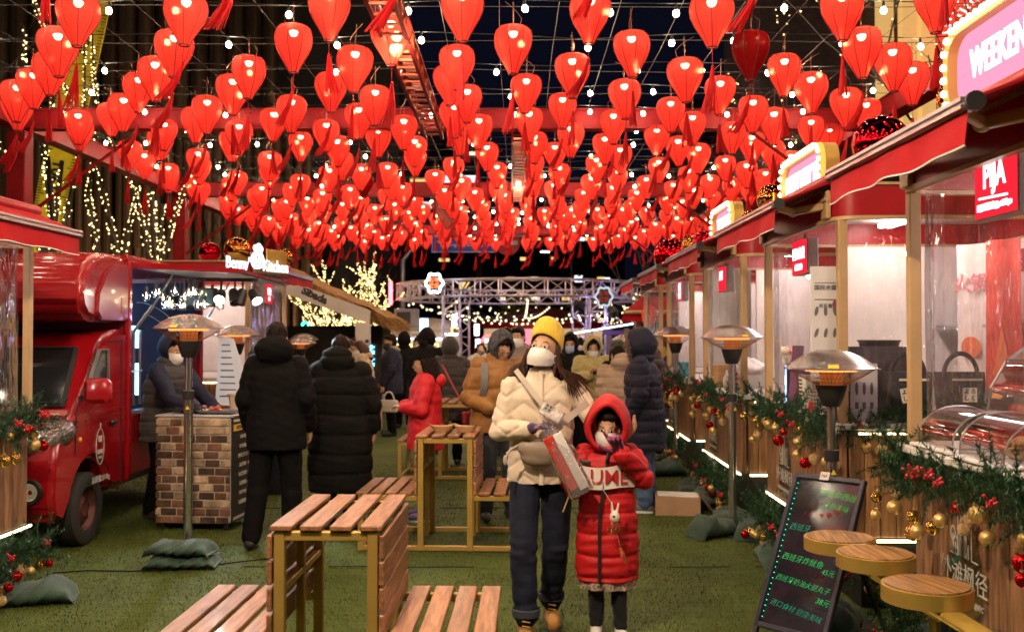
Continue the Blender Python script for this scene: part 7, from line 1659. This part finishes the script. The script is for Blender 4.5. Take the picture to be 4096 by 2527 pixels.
def fuse_tuft(c,r):
    q=random.Random(2); m=MB().ell(c,(r*.8,r*.8,r*.8),None,14,10)
    for i in range(260):
        d=Vector((q.gauss(0,1),q.gauss(0,1),q.gauss(0,1))).normalized(); p=Vector(c)+d*r*.7; e=d.cross(Vector((.3,.2,.9))).normalized()*.004; m.add([p-e,p+e,p+d*r*.45],[(0,1,2)])
    return m
def tufts(mb,n,fn,ln,wd,q):
    for i in range(n):
        p,d=fn(); e=d.cross(Vector((.3,.5,.8))).normalized()*wd; mb.add([p-e,p+e,p+d*ln*q.uniform(.6,1.2)],[(0,1,2)])
# ---------------------------------------------------------------- woman in the yellow hat
wR=((-.238,-.03,1.135),(-.075,-.235,1.165),(.85,-.35,.25),(.15,.2,-1)); wL=((.285,-.035,1.215),(.452,-.07,1.085),(.62,.0,.75),(-.75,-.35,.5))
P=Person('woman in yellow beanie, white mask and cream quilted jacket looking up',(.16,5.45),0,1.635,head=(21,-20,6),arms={'R':wR,'L':wL},legs={'R':((-.105,-.17,.48),(-.090,-.20,.09)),'L':((.080,.0,.47),(.062,.14,.095))},vox=.0065,handk={'R':dict(curl=38),'L':dict(curl=14,spread=1.6)},seed=1)
P.lids(); P.mask(); P.beanie(yknit,tilt=-.38)
P.coat(cream,.845,'chevron',.87,amp=.0062,collar='high2',vox=.0062,sl=.83,cuff=.058)
m=MB().tube([Vector((-.005,y,z)) for z,y in((.85,-.158),(1.0,-.146),(1.15,-.142),(1.25,-.143),(1.32,-.138),(1.39,-.108),(1.435,-.085),(1.475,-.084))],.010,6,ell=(1.4,.6)); P.put('placket',m,cream)
def hairlong():
    q=random.Random(12); m=MB().ell((0,.03,1.60),(.084,.085,.09))
    base=MB()
    for i in range(15):
        a=R(-22+224*i/14); x,y=.080*math.cos(a),.02+.082*math.sin(a); base.chain([(x,y,1.62),(x*1.08,y*1.08+.01,1.53),(x*1.15,y*1.1+.02,1.45)],[.014,.016,.010],8)
    P.put('hair',base.ell((0,.03,1.60),(.083,.085,.09)),hairb,.008,2,lambda c,n:c+n*(.004*vnoise(c*np.array([1,1,.2]),190,3))[:,None],head=True)
    st=MB()
    for i in range(1900):
        a=R(q.uniform(-26,206)); rr=q.uniform(1.0,1.2); x,y=.088*math.cos(a)*rr,.02+.088*math.sin(a)*rr; p0=P.hp((x,y,1.585)); p1=P.hp((x*1.2,y*1.15+.01,1.50)); sgn=1 if x>-.03 else -1
        end=Vector((p1.x*1.0+(.085 if sgn>0 else -.02)+q.gauss(0,.028)+.05*(q.random()**2)*sgn,p1.y+q.uniform(-.07,.02),1.335+q.uniform(-.05,.08)+(.05 if sgn<0 else 0)))
        mid=p1.lerp(end,.5)+Vector((.012*sgn,-.02 if y<.03 else .01,.01)); st.tube([p0,p1,mid,end],[.0019,.0021,.0018,.0006],3,False)
    P.put('hair_strands',st,hairb,smooth=60)
hairlong()
P.trousers(denim,(.097,.076,.066),.12,.008); P.shoes(bootm,.07,M('boot_sole',(.10,.06,.03),.8)); P.glove('R',purple,curl=38)
for a in'RL':
    an=P.legs[a][1]; P.put('turn_up',MB().lathe([(.070,.145),(.077,.15),(.078,.185),(.072,.19)],24,(an[0],an[1],0),closed=True),M('denim_light',(.035,.042,.06),.85,bump=.3,bscale=200),smooth=40)
    lc=MB()
    for i in range(4): lc.tube([(an[0]-.022,an[1]-.07-.018*i,.135-.02*i),(an[0]+.022,an[1]-.075-.018*i,.130-.02*i)],.004,5)
    P.put('boot_lace',lc,M('lace',(.45,.27,.08),.7))
def sling():
    r=emp('sling_bag',(.16,5.45,0.004),'grey beige crossbody bag with wide strap on the woman in cream','bag'); g=M('bag_taupe',(.26,.20,.155),.5,var=.08); st=M('strap_grey',(.40,.33,.28),.6)
    ob('bag_body',fuse(MB().ell((.0,-.185,1.00),(.14,.042,.062),(0,.18,0)).ell((-.01,-.18,.97),(.11,.042,.055)),.008,2),g,r); k=MB()
    k.grid(lambda u,w:(lambda p:(p.x+(w-.5)*.022,p.y,p.z+(w-.5)*.018))(Vector((-.14,-.07,1.425)).lerp(Vector((.10,-.225,1.12)),u)+Vector((0,-.055*math.sin(PI*u)**.8,0))),16,2)
    k.grid(lambda u,w:(lambda p:(p.x-(w-.5)*.018,p.y,p.z+(w-.5)*.030))(Vector((.245,-.135,1.255)).lerp(Vector((.02,-.262,1.10)),u)+Vector((0,-.035*math.sin(PI*u),0))),10,2)
    ob('strap',k,st,r,smooth=60); ob('zip_pull',MB().tube([(-.16,-.255,1.03),(-.19,-.27,.985)],.006,5).ell((-.195,-.272,.965),(.012,.006,.026)).tube([(-.13,-.255,1.04),(-.19,-.265,1.00)],.005,5),st,r)
    ob('cord',MB().tube([(.09,-.24,1.07),(.16,-.245,1.03),(.19,-.2,.97)],.005,5),st,r)
sling()
r=emp('phone',(.16+.045,5.45-.305,1.215),'phone in a pale printed case held in the purple glove','phone'); r.rotation_euler=(R(-28),R(28),R(-15))
ob('case',MB().box((0,0,0),(.125,.014,.072),bev=.006),M('phone_case',(.40,.34,.33),.35,var=.5,vscale=45),r); cm2=MB()
for x in(-.008,.012):
    for z in(-.008,.012): cm2.lathe([(0,-.0085),(.0072,-.0085)],12,(x-.03,-.0,z+.012),Euler((PI/2,0,0)).to_matrix().inverted()@Matrix.Identity(3))
ob('camera_bump',MB().box((-.028,-.008,.012),(.045,.004,.045),bev=.002),M('cam_grey',(.25,.22,.22),.3),r); ob('camera_lens',MB().ell((-.038,-.0105,.022),(.007,.002,.007),None,10,6).ell((-.018,-.0105,.022),(.007,.002,.007),None,10,6).ell((-.038,-.0105,.003),(.007,.002,.007),None,10,6).ell((-.018,-.0105,.003),(.007,.002,.007),None,10,6),black,r)
def plasticbag():
    r=emp('plastic_bag',(.19,5.12,1.14),'clear plastic bag holding a red and white cardboard box from the gloved hand','bag'); r.rotation_euler=(0,R(-27),0); r.scale=(.82,.82,.84)
    ob('box_white',MB().box((.028,0,-.235),(.058,.075,.37),bev=.003),M('pk_white',(.72,.68,.66),.5),r); ob('box_red',MB().box((-.034,0,-.222),(.064,.072,.35),bev=.003),M('pk_red',(.48,.03,.022),.45,var=.25,vscale=30),r)
    fl=MB(); q=random.Random(3)
    for z in(-.13,-.31):
        for i in range(6):
            a=i*PI/3; fl.bar((-.034,-.039,z),(-.034+.02*math.cos(a),-.039,z+.02*math.sin(a)),.004,.002)
    ob('snow_print',fl,M('pk_pale',(.6,.3,.28),.6),r)
    def f(u,w):
        a=2*PI*u; t=w; wx=.078*(.45+.55*min(1,t*2.6))*(1+.05*math.sin(a*3+t*9)); wy=.055*(.4+.6*min(1,t*2.4))*(1+.08*math.sin(a*5-t*7)); return (wx*math.cos(a)-.003,wy*math.sin(a),-.0-.445*t)
    ob('film',MB().grid(f,36,16),clear('bag_film',(.93,.92,.94),.24,.12,1.,22,.10,(.8,.75,.78)),r,smooth=60); ob('handles',MB().tube([(-.03,0,0),(-.012,-.01,.06),(.01,0,.005)],.006,5).tube([(.0,.0,0),(.02,-.01,.055),(.035,0,-.005)],.006,5),MATS['bag_film'],r)
plasticbag()
# ---------------------------------------------------------------- child in red
cR=((-.275,.0,1.16),(-.265,-.13,1.13),(.12,-.6,.2),(1,0,.1)); cL=((.265,-.06,1.215),(.085,-.255,1.43),(-.45,-.25,.85),(-.3,-.9,-.2))
P=Person('child in long red hooded coat and white mask raising a magenta glove',(.51,5.36),0,1.19,head=(-6,-8,4),arms={'R':cR,'L':cL},legs={'R':((-.085,-.02,.40),(-.085,.0,.09)),'L':((.085,-.04,.40),(.095,-.06,.09))},hs=1.16,vox=.0085,handk={'R':dict(curl=45),'L':dict(curl=36,point=True,k=1.2)},seed=2)
P.hair('short'); P.mask(kn=False); P.hood(redc,1.30,None,52,.03)
P.coat(redc,.445,'puffer',1.03,pitch=.16,amp=.012,collar='cowl',vox=.0075,sl=1.15,cuff=.062,fl=1.0)
P.trousers(cloth('legging_black',(.012,.012,.014)),(.085,.066,.056),.10,.010); P.shoes(shoew,0,shoew); P.glove('R',magenta,curl=45,k=1.25); P.glove('L',magenta,curl=36,point=True,k=1.35)
hg=P.put('skirt_hem',MB().grid(lambda u,w:((.215+.012*math.sin(u*PI*2*11)*w)*math.cos(2*PI*u),(.160+.012*math.sin(u*PI*2*11)*w)*math.sin(2*PI*u),.47-.085*w),120,4),M('skirt_print',(.42,.10,.07),.7,var=.9,vscale=70,col2=(.6,.45,.36)),smooth=60)
def onfront(x,z,ry=.165,rx=.236): return -ry*math.sqrt(max(0.02,1-(x/rx)**2))-.022
P.put('zip',MB().tube([(-.075+.075*max(0,(z-.95)/.5),onfront(-.05,z)+(.05*max(0,(z-1.2)/.25)),z) for z in(.45,.6,.75,.9,1.05,1.2,1.32,1.42)],.012,6,ell=(1,.5)),black)
bandm=M('band_white',(.68,.62,.58),.65,bump=.15,bscale=60)
P.put('white_band',MB().grid(lambda u,w:(lambda x,z:(x,onfront(x,z)-.004,z))(-.20+.40*u,1.155+.165*w-.01*math.sin(u*6)),26,8),bandm,smooth=70)
me=text('UME',.155,.002,bold=.0005)
bm=bmesh.new(); bm.from_mesh(me)
for k in range(-10,11): bmesh.ops.bisect_plane(bm,geom=bm.verts[:]+bm.edges[:]+bm.faces[:],plane_co=(k*.02,0,0),plane_no=(1,0,0))
bm.to_mesh(me); bm.free()
for v in me.vertices:
    x=v.co.x*.95+.0; z=v.co.y+1.238; y=onfront(x,z)-.016-v.co.z; v.co=Vector((x,y,z))*P.k
ob('lettering',me,M('coat_letter',(.40,.012,.015),.6),P.r)
P.put('hood_patch',MB().box((-.175,-.135,1.345),(.085,.012,.035),(0,R(12),R(-25)),bev=.004),black)
gw=MB()
for i in range(5): gw.tube([(-.255+.02*math.cos(a),-.15-.012*i+.0,1.13+.034*math.sin(a)) for a in[2*PI*j/12 for j in range(13)]],.003,4,False)
P.put('glove_pattern',gw,M('pattern_white',(.6,.52,.55),.8))
r=emp('lantern_stick',(.51-.19,5.36-.16,.80),'thin gold stick with hook held by the child','stick'); ob('rod',MB().tube([(-.055,-.015,-.10),(.03,-.01,.13)],.004,6),M('stick_gold',(.6,.42,.14),.4,.5),r); ob('hook',MB().tube([(.03+.012*math.cos(R(a)),-.01,.142+.010*math.sin(R(a))) for a in range(-90,200,25)],.003,5),M('stick_gold',(0,0,0)),r)
r=emp('pendant',(.53,5.36-.185,.72),'white rabbit pendant with orange tassel hanging before the red coat','pendant'); cdm=M('cord_cream',(.6,.45,.3),.6)
ob('cord',MB().tube([(-.15,.03,.175),(-.06,-.01,.10),(-.01,-.015,.02)],.002,4),cdm,r); ob('rabbit_head',fuse(MB().ell((0,-.02,-.04),(.026,.022,.032)).cap((-.012,-.02,-.01),(-.016,-.02,.035),.008,.006,8).cap((.012,-.02,-.01),(.020,-.02,.030),.008,.006,8),.004,1),M('rabbit_white',(.66,.58,.5),.6),r); ob('rabbit_eye',MB().ell((-.006,-.042,-.035),(.006,.003,.006),None,8,6),eyed,r)
tf=MB(); q=random.Random(6); tufts(tf,420,lambda:(Vector((q.gauss(0,.012),-.02+q.gauss(0,.01),-.09+q.gauss(0,.012))),Vector((q.gauss(0,.8),q.gauss(0,.5),-.9)).normalized()),.035,.0022,q); ob('fluff',tf,M('fluff_orange',(.55,.13,.06),.8,var=.5,vscale=60),r)
tt=MB(); tufts(tt,120,lambda:(Vector((.03+q.gauss(0,.003),-.02,-.20)),Vector((.35+q.gauss(0,.12),q.gauss(0,.1),-1)).normalized()),.085,.0018,q); tt.tube([(0.008,-.02,-.11),(.02,-.02,-.16),(.03,-.02,-.2)],.002,4); ob('tassel',tt,M('fluff_orange',(0,0,0)),r)
# ---------------------------------------------------------------- the two black coats
P=Person('man in black hooded jacket and dark trousers seen from behind',(-1.80,7.62),178,1.70,lean=(0,-.01),head=(-4,6,0),legs={'R':((-.11,-.03,.48),(-.12,-.02,.09)),'L':((.12,.04,.49),(.16,.10,.09))},arms={'R':((-.235,.03,1.13),(-.235,-.10,.90),(0,-.3,-1),(1,0,0)),'L':((.235,.03,1.13),(.235,-.08,.90),(0,-.3,-1),(-1,0,0))},seed=3,vox=.011)
P.hair('short'); P.coat(blk,.745,'plain',.98,collar='bighood',sl=.95,vox=.009); P.trousers(cloth('trouser_black',(.003,.003,.0038),.85,0),(.108,.085,.075),.07); P.shoes(shoeb)
P=Person('woman in ankle length black puffer coat seen from behind',(-1.42,8.25),176,1.60,head=(-8,-18,0),seed=4,vox=.011,arms={'R':((-.285,.02,1.12),(-.29,-.05,.88),(0,-.2,-1),(1,0,0)),'L':((.285,.02,1.12),(.28,-.05,.88),(0,-.2,-1),(-1,0,0))})
P.hair('short'); P.coat(blk2,.34,'puffer',1.22,pitch=.17,amp=.012,collar='bighood',sl=1.15,vox=.010,fl=.98); P.trousers(blk); P.shoes(shoeb)
# ---------------------------------------------------------------- worker
P=Person('food truck worker in navy hood, white mask and dark vest reaching over the brick counter',(-3.05,8.80),66,1.60,lean=(.0,-.05),head=(-14,-6,0),arms={'R':((-.225,-.26,1.13),(-.15,-.50,1.03),(.0,-.9,-.25),(0,0,-1)),'L':((.24,-.26,1.10),(.16,-.46,1.0),(-.2,-.9,-.2),(0,0,-1))},legs={'R':((-.10,.0,.47),(-.10,.10,.09)),'L':((.10,-.06,.47),(.11,-.04,.09))},seed=5,vox=.010,handk={'R':dict(curl=30),'L':dict(curl=30)})
P.hair('short'); P.mask(); P.hood(navy,.98,None,62); P.coat(cloth('vest_grey',(.040,.036,.036),.8),.73,'puffer',1.12,pitch=.13,amp=.010,sleeves=False,smat=navy,collar='cowl',sl=1.05,vox=.010); P.trousers(blk); P.shoes(cloth('shoe_brown',(.04,.018,.012))); P.glove('R',blk,curl=30); P.glove('L',blk,curl=30)
# ---------------------------------------------------------------- girl in red by the middle table
P=Person('girl in red jacket and black pompom beanie beside the middle table',(-.76,8.72),-84,1.47,head=(-8,0,0),arms={'R':((-.25,-.05,1.13),(-.10,-.22,1.14),(.6,-.6,.1),(0,0,-1)),'L':((.25,-.05,1.13),(.10,-.22,1.14),(-.6,-.6,.1),(0,0,-1))},seed=6,vox=.010)
P.hair('long'); P.beanie(blk,1); P.glasses(); P.mouth(); P.put('hood',MB().ell((0,.13,1.40),(.12,.085,.085),(-.5,0,0)),redj,.010,2); P.coat(redj,.72,'plain',1.08,collar='low',sl=1.12,vox=.009); P.trousers(cloth('trouser_navy',(.012,.013,.022)),(.10,.075,.06),.1); P.shoes(M('shoe_purple',(.08,.06,.16),.6),0,shoew)
# ---------------------------------------------------------------- man in tan jacket
P=Person('man in tan puffer jacket with camouflage hood and glasses looking down',(-.12,8.72),14,1.63,lean=(0,-.04),head=(-26,12,0),arms={'R':((-.285,-.03,1.12),(-.13,-.25,1.03),(.85,-.3,-.1),(0,.3,-1)),'L':((.27,-.02,1.12),(.22,-.2,1.0),(-.3,-.8,-.1),(0,0,-1))},seed=7,vox=.009,legs={'R':((-.11,-.04,.48),(-.12,.02,.09)),'L':((.10,-.06,.48),(.10,-.12,.09))},handk={'R':dict(curl=45)})
P.glasses(); P.mouth(); P.lids(); P.hair('short'); camo=M('camo_black',(.014,.014,.018),.8,var=.6,vscale=24,col2=(.09,.09,.10)); P.hood(camo,.99,None,50); P.coat(tanj,.80,'puffer',1.14,pitch=.20,amp=.009,collar='cowl',sl=1.12,vox=.009); P.trousers(cloth('trouser_navy',(0,0,0)),(.108,.085,.075)); P.shoes(shoeb,.05); P.glove('R',cloth('glove_fur',(.018,.016,.016),.95,.5,.3,.9,150),curl=50)
r=emp('backpack',(-.12,8.72,.004),'grey backpack strap on the man in tan jacket','backpack',None,R(14)); ob('strap',MB().grid(lambda u,w:(lambda t:(-.155-.03*t+(w-.5)*.06,-.04-.165*math.sin(PI*min(1,.15+t*.85))**.6+.03*t,1.375-.42*t))(u),14,2),M('strap_web',(.16,.155,.16),.6,bump=.3,bscale=150,var=.3),r,smooth=60); ob('pack',fuse(MB().ell((0,.25,1.15),(.15,.09,.22)).ell((0,.22,1.05),(.14,.10,.15)),.012,3),M('pack_grey',(.06,.06,.065),.7),r)
# ---------------------------------------------------------------- navy parka at right
P=Person('person in long navy parka with fur trimmed hood and blue jeans at right',(1.22,9.15),-108,1.62,lean=(0,-.03),head=(-10,0,0),arms={'R':((-.27,-.02,1.13),(-.22,-.18,.98),(.2,-.8,-.3),(1,0,0)),'L':((.275,.0,1.12),(.25,-.10,.90),(0,-.4,-1),(-1,0,0))},seed=8,vox=.010)
P.hair('short'); P.hood(navy,1.08,furm,56,.02); P.coat(navy,.60,'puffer',1.16,pitch=.11,amp=.009,collar='cowl',sl=1.15,vox=.0095); P.trousers(jeansb,(.105,.085,.075)); P.shoes(M('shoe_grey',(.12,.12,.13),.6),0,shoew)
# ---------------------------------------------------------------- crowd in the middle distance
up=lambda z=1.40,x=.10,y=-.26:{'R':((-.24,-.10,1.17),(-x,y,z),(.25,-.3,.9),(.5,-.2,0)),'L':((.24,-.10,1.17),(x,y,z),(-.25,-.3,.9),(-.5,-.2,0))}
P=Person('woman in cream fleece coat with brown hair and white mask carrying a paper bag',(-2.27,15.3),-76,1.52,lean=(0,-.05),head=(-22,0,0),seed=9,vox=.013)
P.hair('long',hairb); P.mask(); P.coat(creamf,.62,'fleece',1.18,collar='hood',sl=1.15); P.trousers(mustard); P.shoes(shoeb)
r=emp('paper_bag',(-2.12,15.15,.18),'brown paper shopping bag with white lettering carried by the cream coat woman','bag',None,R(-12)); ob('bag',MB().box((0,0,.21),(.27,.12,.42),bev=.004),kraft,r); ob('tissue',fuse(MB().ell((0,0,.43),(.11,.04,.04)),.01,0,lambda c,n:c+n*(.02*vnoise(c,90,2))[:,None]),M('tissue',(.75,.7,.65),.7),r); ob('handle',MB().tube([(.07*math.cos(R(a)),0,.42+.11*math.sin(R(a))) for a in range(0,181,20)],.005,5),kraft,r); ob('lettering',text('ZARA',.13,.001,xs=.8,bold=.002),M('bag_letter',(.75,.68,.6),.6),r,(0,-.062,.14),FACE_CAM)
P=Person('woman with tied hair in mustard coat lifting her hand to her head',(-2.62,16.4),-70,1.52,head=(-15,0,0),arms={'L':((.30,-.10,1.38),(.12,-.14,1.58),(-.5,0,.6),(-.3,.6,0))},seed=10,vox=.014); P.hair('bun',hairb); P.mask(cloth('mask_dark',(.02,.018,.02))); P.coat(mustard,.5,'plain',1.1,collar='low'); P.trousers(blk); P.shoes(shoeb)
P=Person('man in navy coat with grey hoodie and black mask holding a white handbag',(-1.93,15.9),-78,1.61,head=(-6,0,0),arms={'R':((-.25,-.02,1.12),(-.24,-.12,.90),(0,-.15,-1),(1,0,0)),'L':((.25,-.02,1.12),(.24,-.15,.88),(0,-.15,-1),(-1,0,0))},seed=11,vox=.012); P.hair('short'); P.mask(cloth('mask_dark',(0,0,0))); P.glasses(); P.coat(navy,.72,'plain',1.16,collar='low',sl=1.1); P.trousers(blk); P.shoes(shoeb)
P.put('hoodie_collar',MB().ell((0,.06,1.465),(.13,.105,.05),(-.35,0,0)),cloth('hoodie_grey',(.22,.185,.15)),.012,2)
r=emp('handbag',(-1.93,15.62,.40),'small white flap handbag with round handle held by the navy coat man','bag',None,R(-12)); hb=M('handbag_white',(.60,.53,.47),.45); ob('body',MB().box((0,0,.10),(.29,.10,.19),bev=.02),hb,r,smooth=40); ob('flap',MB().box((-.01,-.052,.135),(.25,.012,.11),bev=.005),hb,r); ob('handle',MB().tube([(.085*math.cos(R(a)),0,.19+.13*math.sin(R(a))) for a in range(0,181,15)],.013,8),hb,r,smooth=60)
def crowd(lab,x,y,yaw,H,coatm,hem,style,hd=None,hoodm=None,maskm=None,head=(0,0,0),arms=None,wide=1.12,fur=None,beanie=None,tr=blk,col='low',hairmat=hairm,hsc=1.02):
    P=Person(lab,(x,y),yaw,H,head=head,arms=arms,seed=int(x*100+y*10)%90+12,vox=.014)
    if hd: P.hair(hd,hairmat)
    if maskm: P.mask(maskm)
    if hoodm: P.hood(hoodm,hsc,fur,54)
    if beanie: P.beanie(beanie)
    P.coat(coatm,hem,style,wide,pitch=.12,amp=.011,collar='cowl' if hoodm else col,sl=1.1); P.trousers(tr); P.shoes(shoeb); return P
crowd('person in long black hooded coat behind the navy coat man',-1.86,17.2,175,1.62,blk,.35,'plain',None,blk)
crowd('young woman with tied dark hair and mask looking down at her phone',-1.80,19.0,-25,1.56,cloth('coat_pale',(.30,.22,.18)),.7,'plain','bun',None,maskw,(-18,0,0),up(1.18,.06,-.28))
crowd('tall person in black hooded coat behind the pompom beanie',-1.14,13.4,170,1.66,blk2,.55,'plain',None,blk2,wide=1.25)
g_=crowd('person in dark grey hooded puffer with red bag strap seen from behind',-.77,12.4,182,1.55,greyb,.60,'puffer',None,greyb,wide=1.2)
r=emp('shoulder_bag',(-.77,12.4,0),'red shoulder bag with long strap on the grey puffer','bag'); rb=M('bag_red',(.36,.02,.025),.45); ob('strap',MB().tube([(-.12,-.06,1.30),(-.06,-.20,1.2),(.10,-.235,.9),(.22,-.22,.72)],.014,6,ell=(1,.4)),rb,r); ob('body',MB().box((.26,-.20,.60),(.22,.09,.16),bev=.02),rb,r,smooth=40)
crowd('girl in white fluffy coat and teal mask holding up her phone',-.53,17.0,2,1.46,cloth('fur_white',(.50,.43,.37),.95,.5,.15,.9,90),.6,'fleece','long',None,M('mask_teal',(.10,.36,.33),.6),(6,0,0),up(1.47,.07,-.28))
r=emp('phone',(-.55,16.73,1.31),'phone raised by the girl in white fluffy coat','phone'); ob('case',MB().box((0,0,0),(.07,.012,.145),bev=.005),M('phone_rose',(.30,.16,.16),.4),r); ob('camera_bump',MB().box((-.016,-.008,.045),(.026,.004,.03),bev=.001),black,r)
crowd('man with short black hair and white mask behind the yellow beanie woman',.07,11.6,-18,1.70,cloth('coat_stone',(.22,.17,.14)),.8,'plain','short',None,maskw,col='hood')
crowd('dark haired person in black behind the man with short hair',-.07,13.2,160,1.70,blk,.8,'plain','short')
yy=crowd('girl in pale yellow hooded fleece coat and white mask looking at her phone',1.02,12.5,-3,1.56,yelf,.70,'fleece','long',yelf,maskw,(-14,0,0),up(1.20,.06,-.27),wide=1.3,hsc=1.12)
ml=MB(); 
for i in range(40):
    a=2*PI*i/40; ml.ell((.285*math.cos(a),.22*math.sin(a),.665),(.016,.012,.022),None,6,5)
yy.put('lace_hem',ml,M('lace_hem',(.10,.09,.085),.8),smooth=60)
r=emp('phone',(1.03,12.22,1.15),'dark phone held at chest by the pale yellow coat girl','phone'); ob('case',MB().box((0,0,0),(.075,.012,.05),(R(40),0,0),bev=.004),black,r); ob('camera_bump',MB().box((-.022,-.008,.004),(.02,.004,.02),(R(40),0,0)),dark,r)
crowd('person in dark coat and olive beanie taking a photo with raised hands',1.30,12.1,24,1.50,blk,.4,'plain','long',None,None,(4,0,0),up(1.52,.09,-.24),beanie=olive)
r=emp('phone',(1.42,11.86,1.36),'grey phone raised beside the olive beanie','phone',None,R(24)); ob('case',MB().box((0,0,0),(.15,.012,.075),bev=.005),M('phone_grey',(.2,.18,.18),.3),r); ob('camera_bump',MB().box((.045,-.008,.015),(.03,.004,.03)),black,r)
crowd('person in beige puffer coat half hidden by the navy parka',1.12,10.5,-160,1.50,beige,.45,'puffer','short',None,None,(-10,0,0),col='bighood')
crowd('person in black hood and blue mask right behind the main woman',.80,13.6,-14,1.60,blk2,.6,'plain','short',blk2,M('mask_blue',(.35,.45,.6),.6),(-8,0,0))
crowd('person in white hood with dark hair bun facing the far stalls',1.02,14.6,165,1.54,cloth('coat_white',(.46,.40,.36)),.6,'plain','bun',None,None,(0,0,0),col='bighood')
crowd('dark haired person in black coat beyond the white hood',.98,16.6,20,1.60,blk,.6,'plain','short')
crowd('person with brown hair and orange scarf at the farthest right kiosk',1.82,12.9,-150,1.47,greyb,.6,'plain','long',None,None,(-6,0,0),hairmat=hairb,col='hood')
r=emp('scarf',(1.82,12.9,0),'bright orange knitted scarf on the person at the farthest kiosk','scarf',None,R(-60)); ob('scarf',fuse(MB().ell((0,.0,1.26),(.13,.12,.05)).cap((.07,-.13,1.24),(.06,-.18,.95),.05,.045).cap((-.05,-.13,1.24),(-.06,-.18,1.02),.045,.04),.012,2,lambda c,n:c+n*(.008*vnoise(c,70,1))[:,None]),cloth('scarf_orange',(.55,.13,.02)),r)
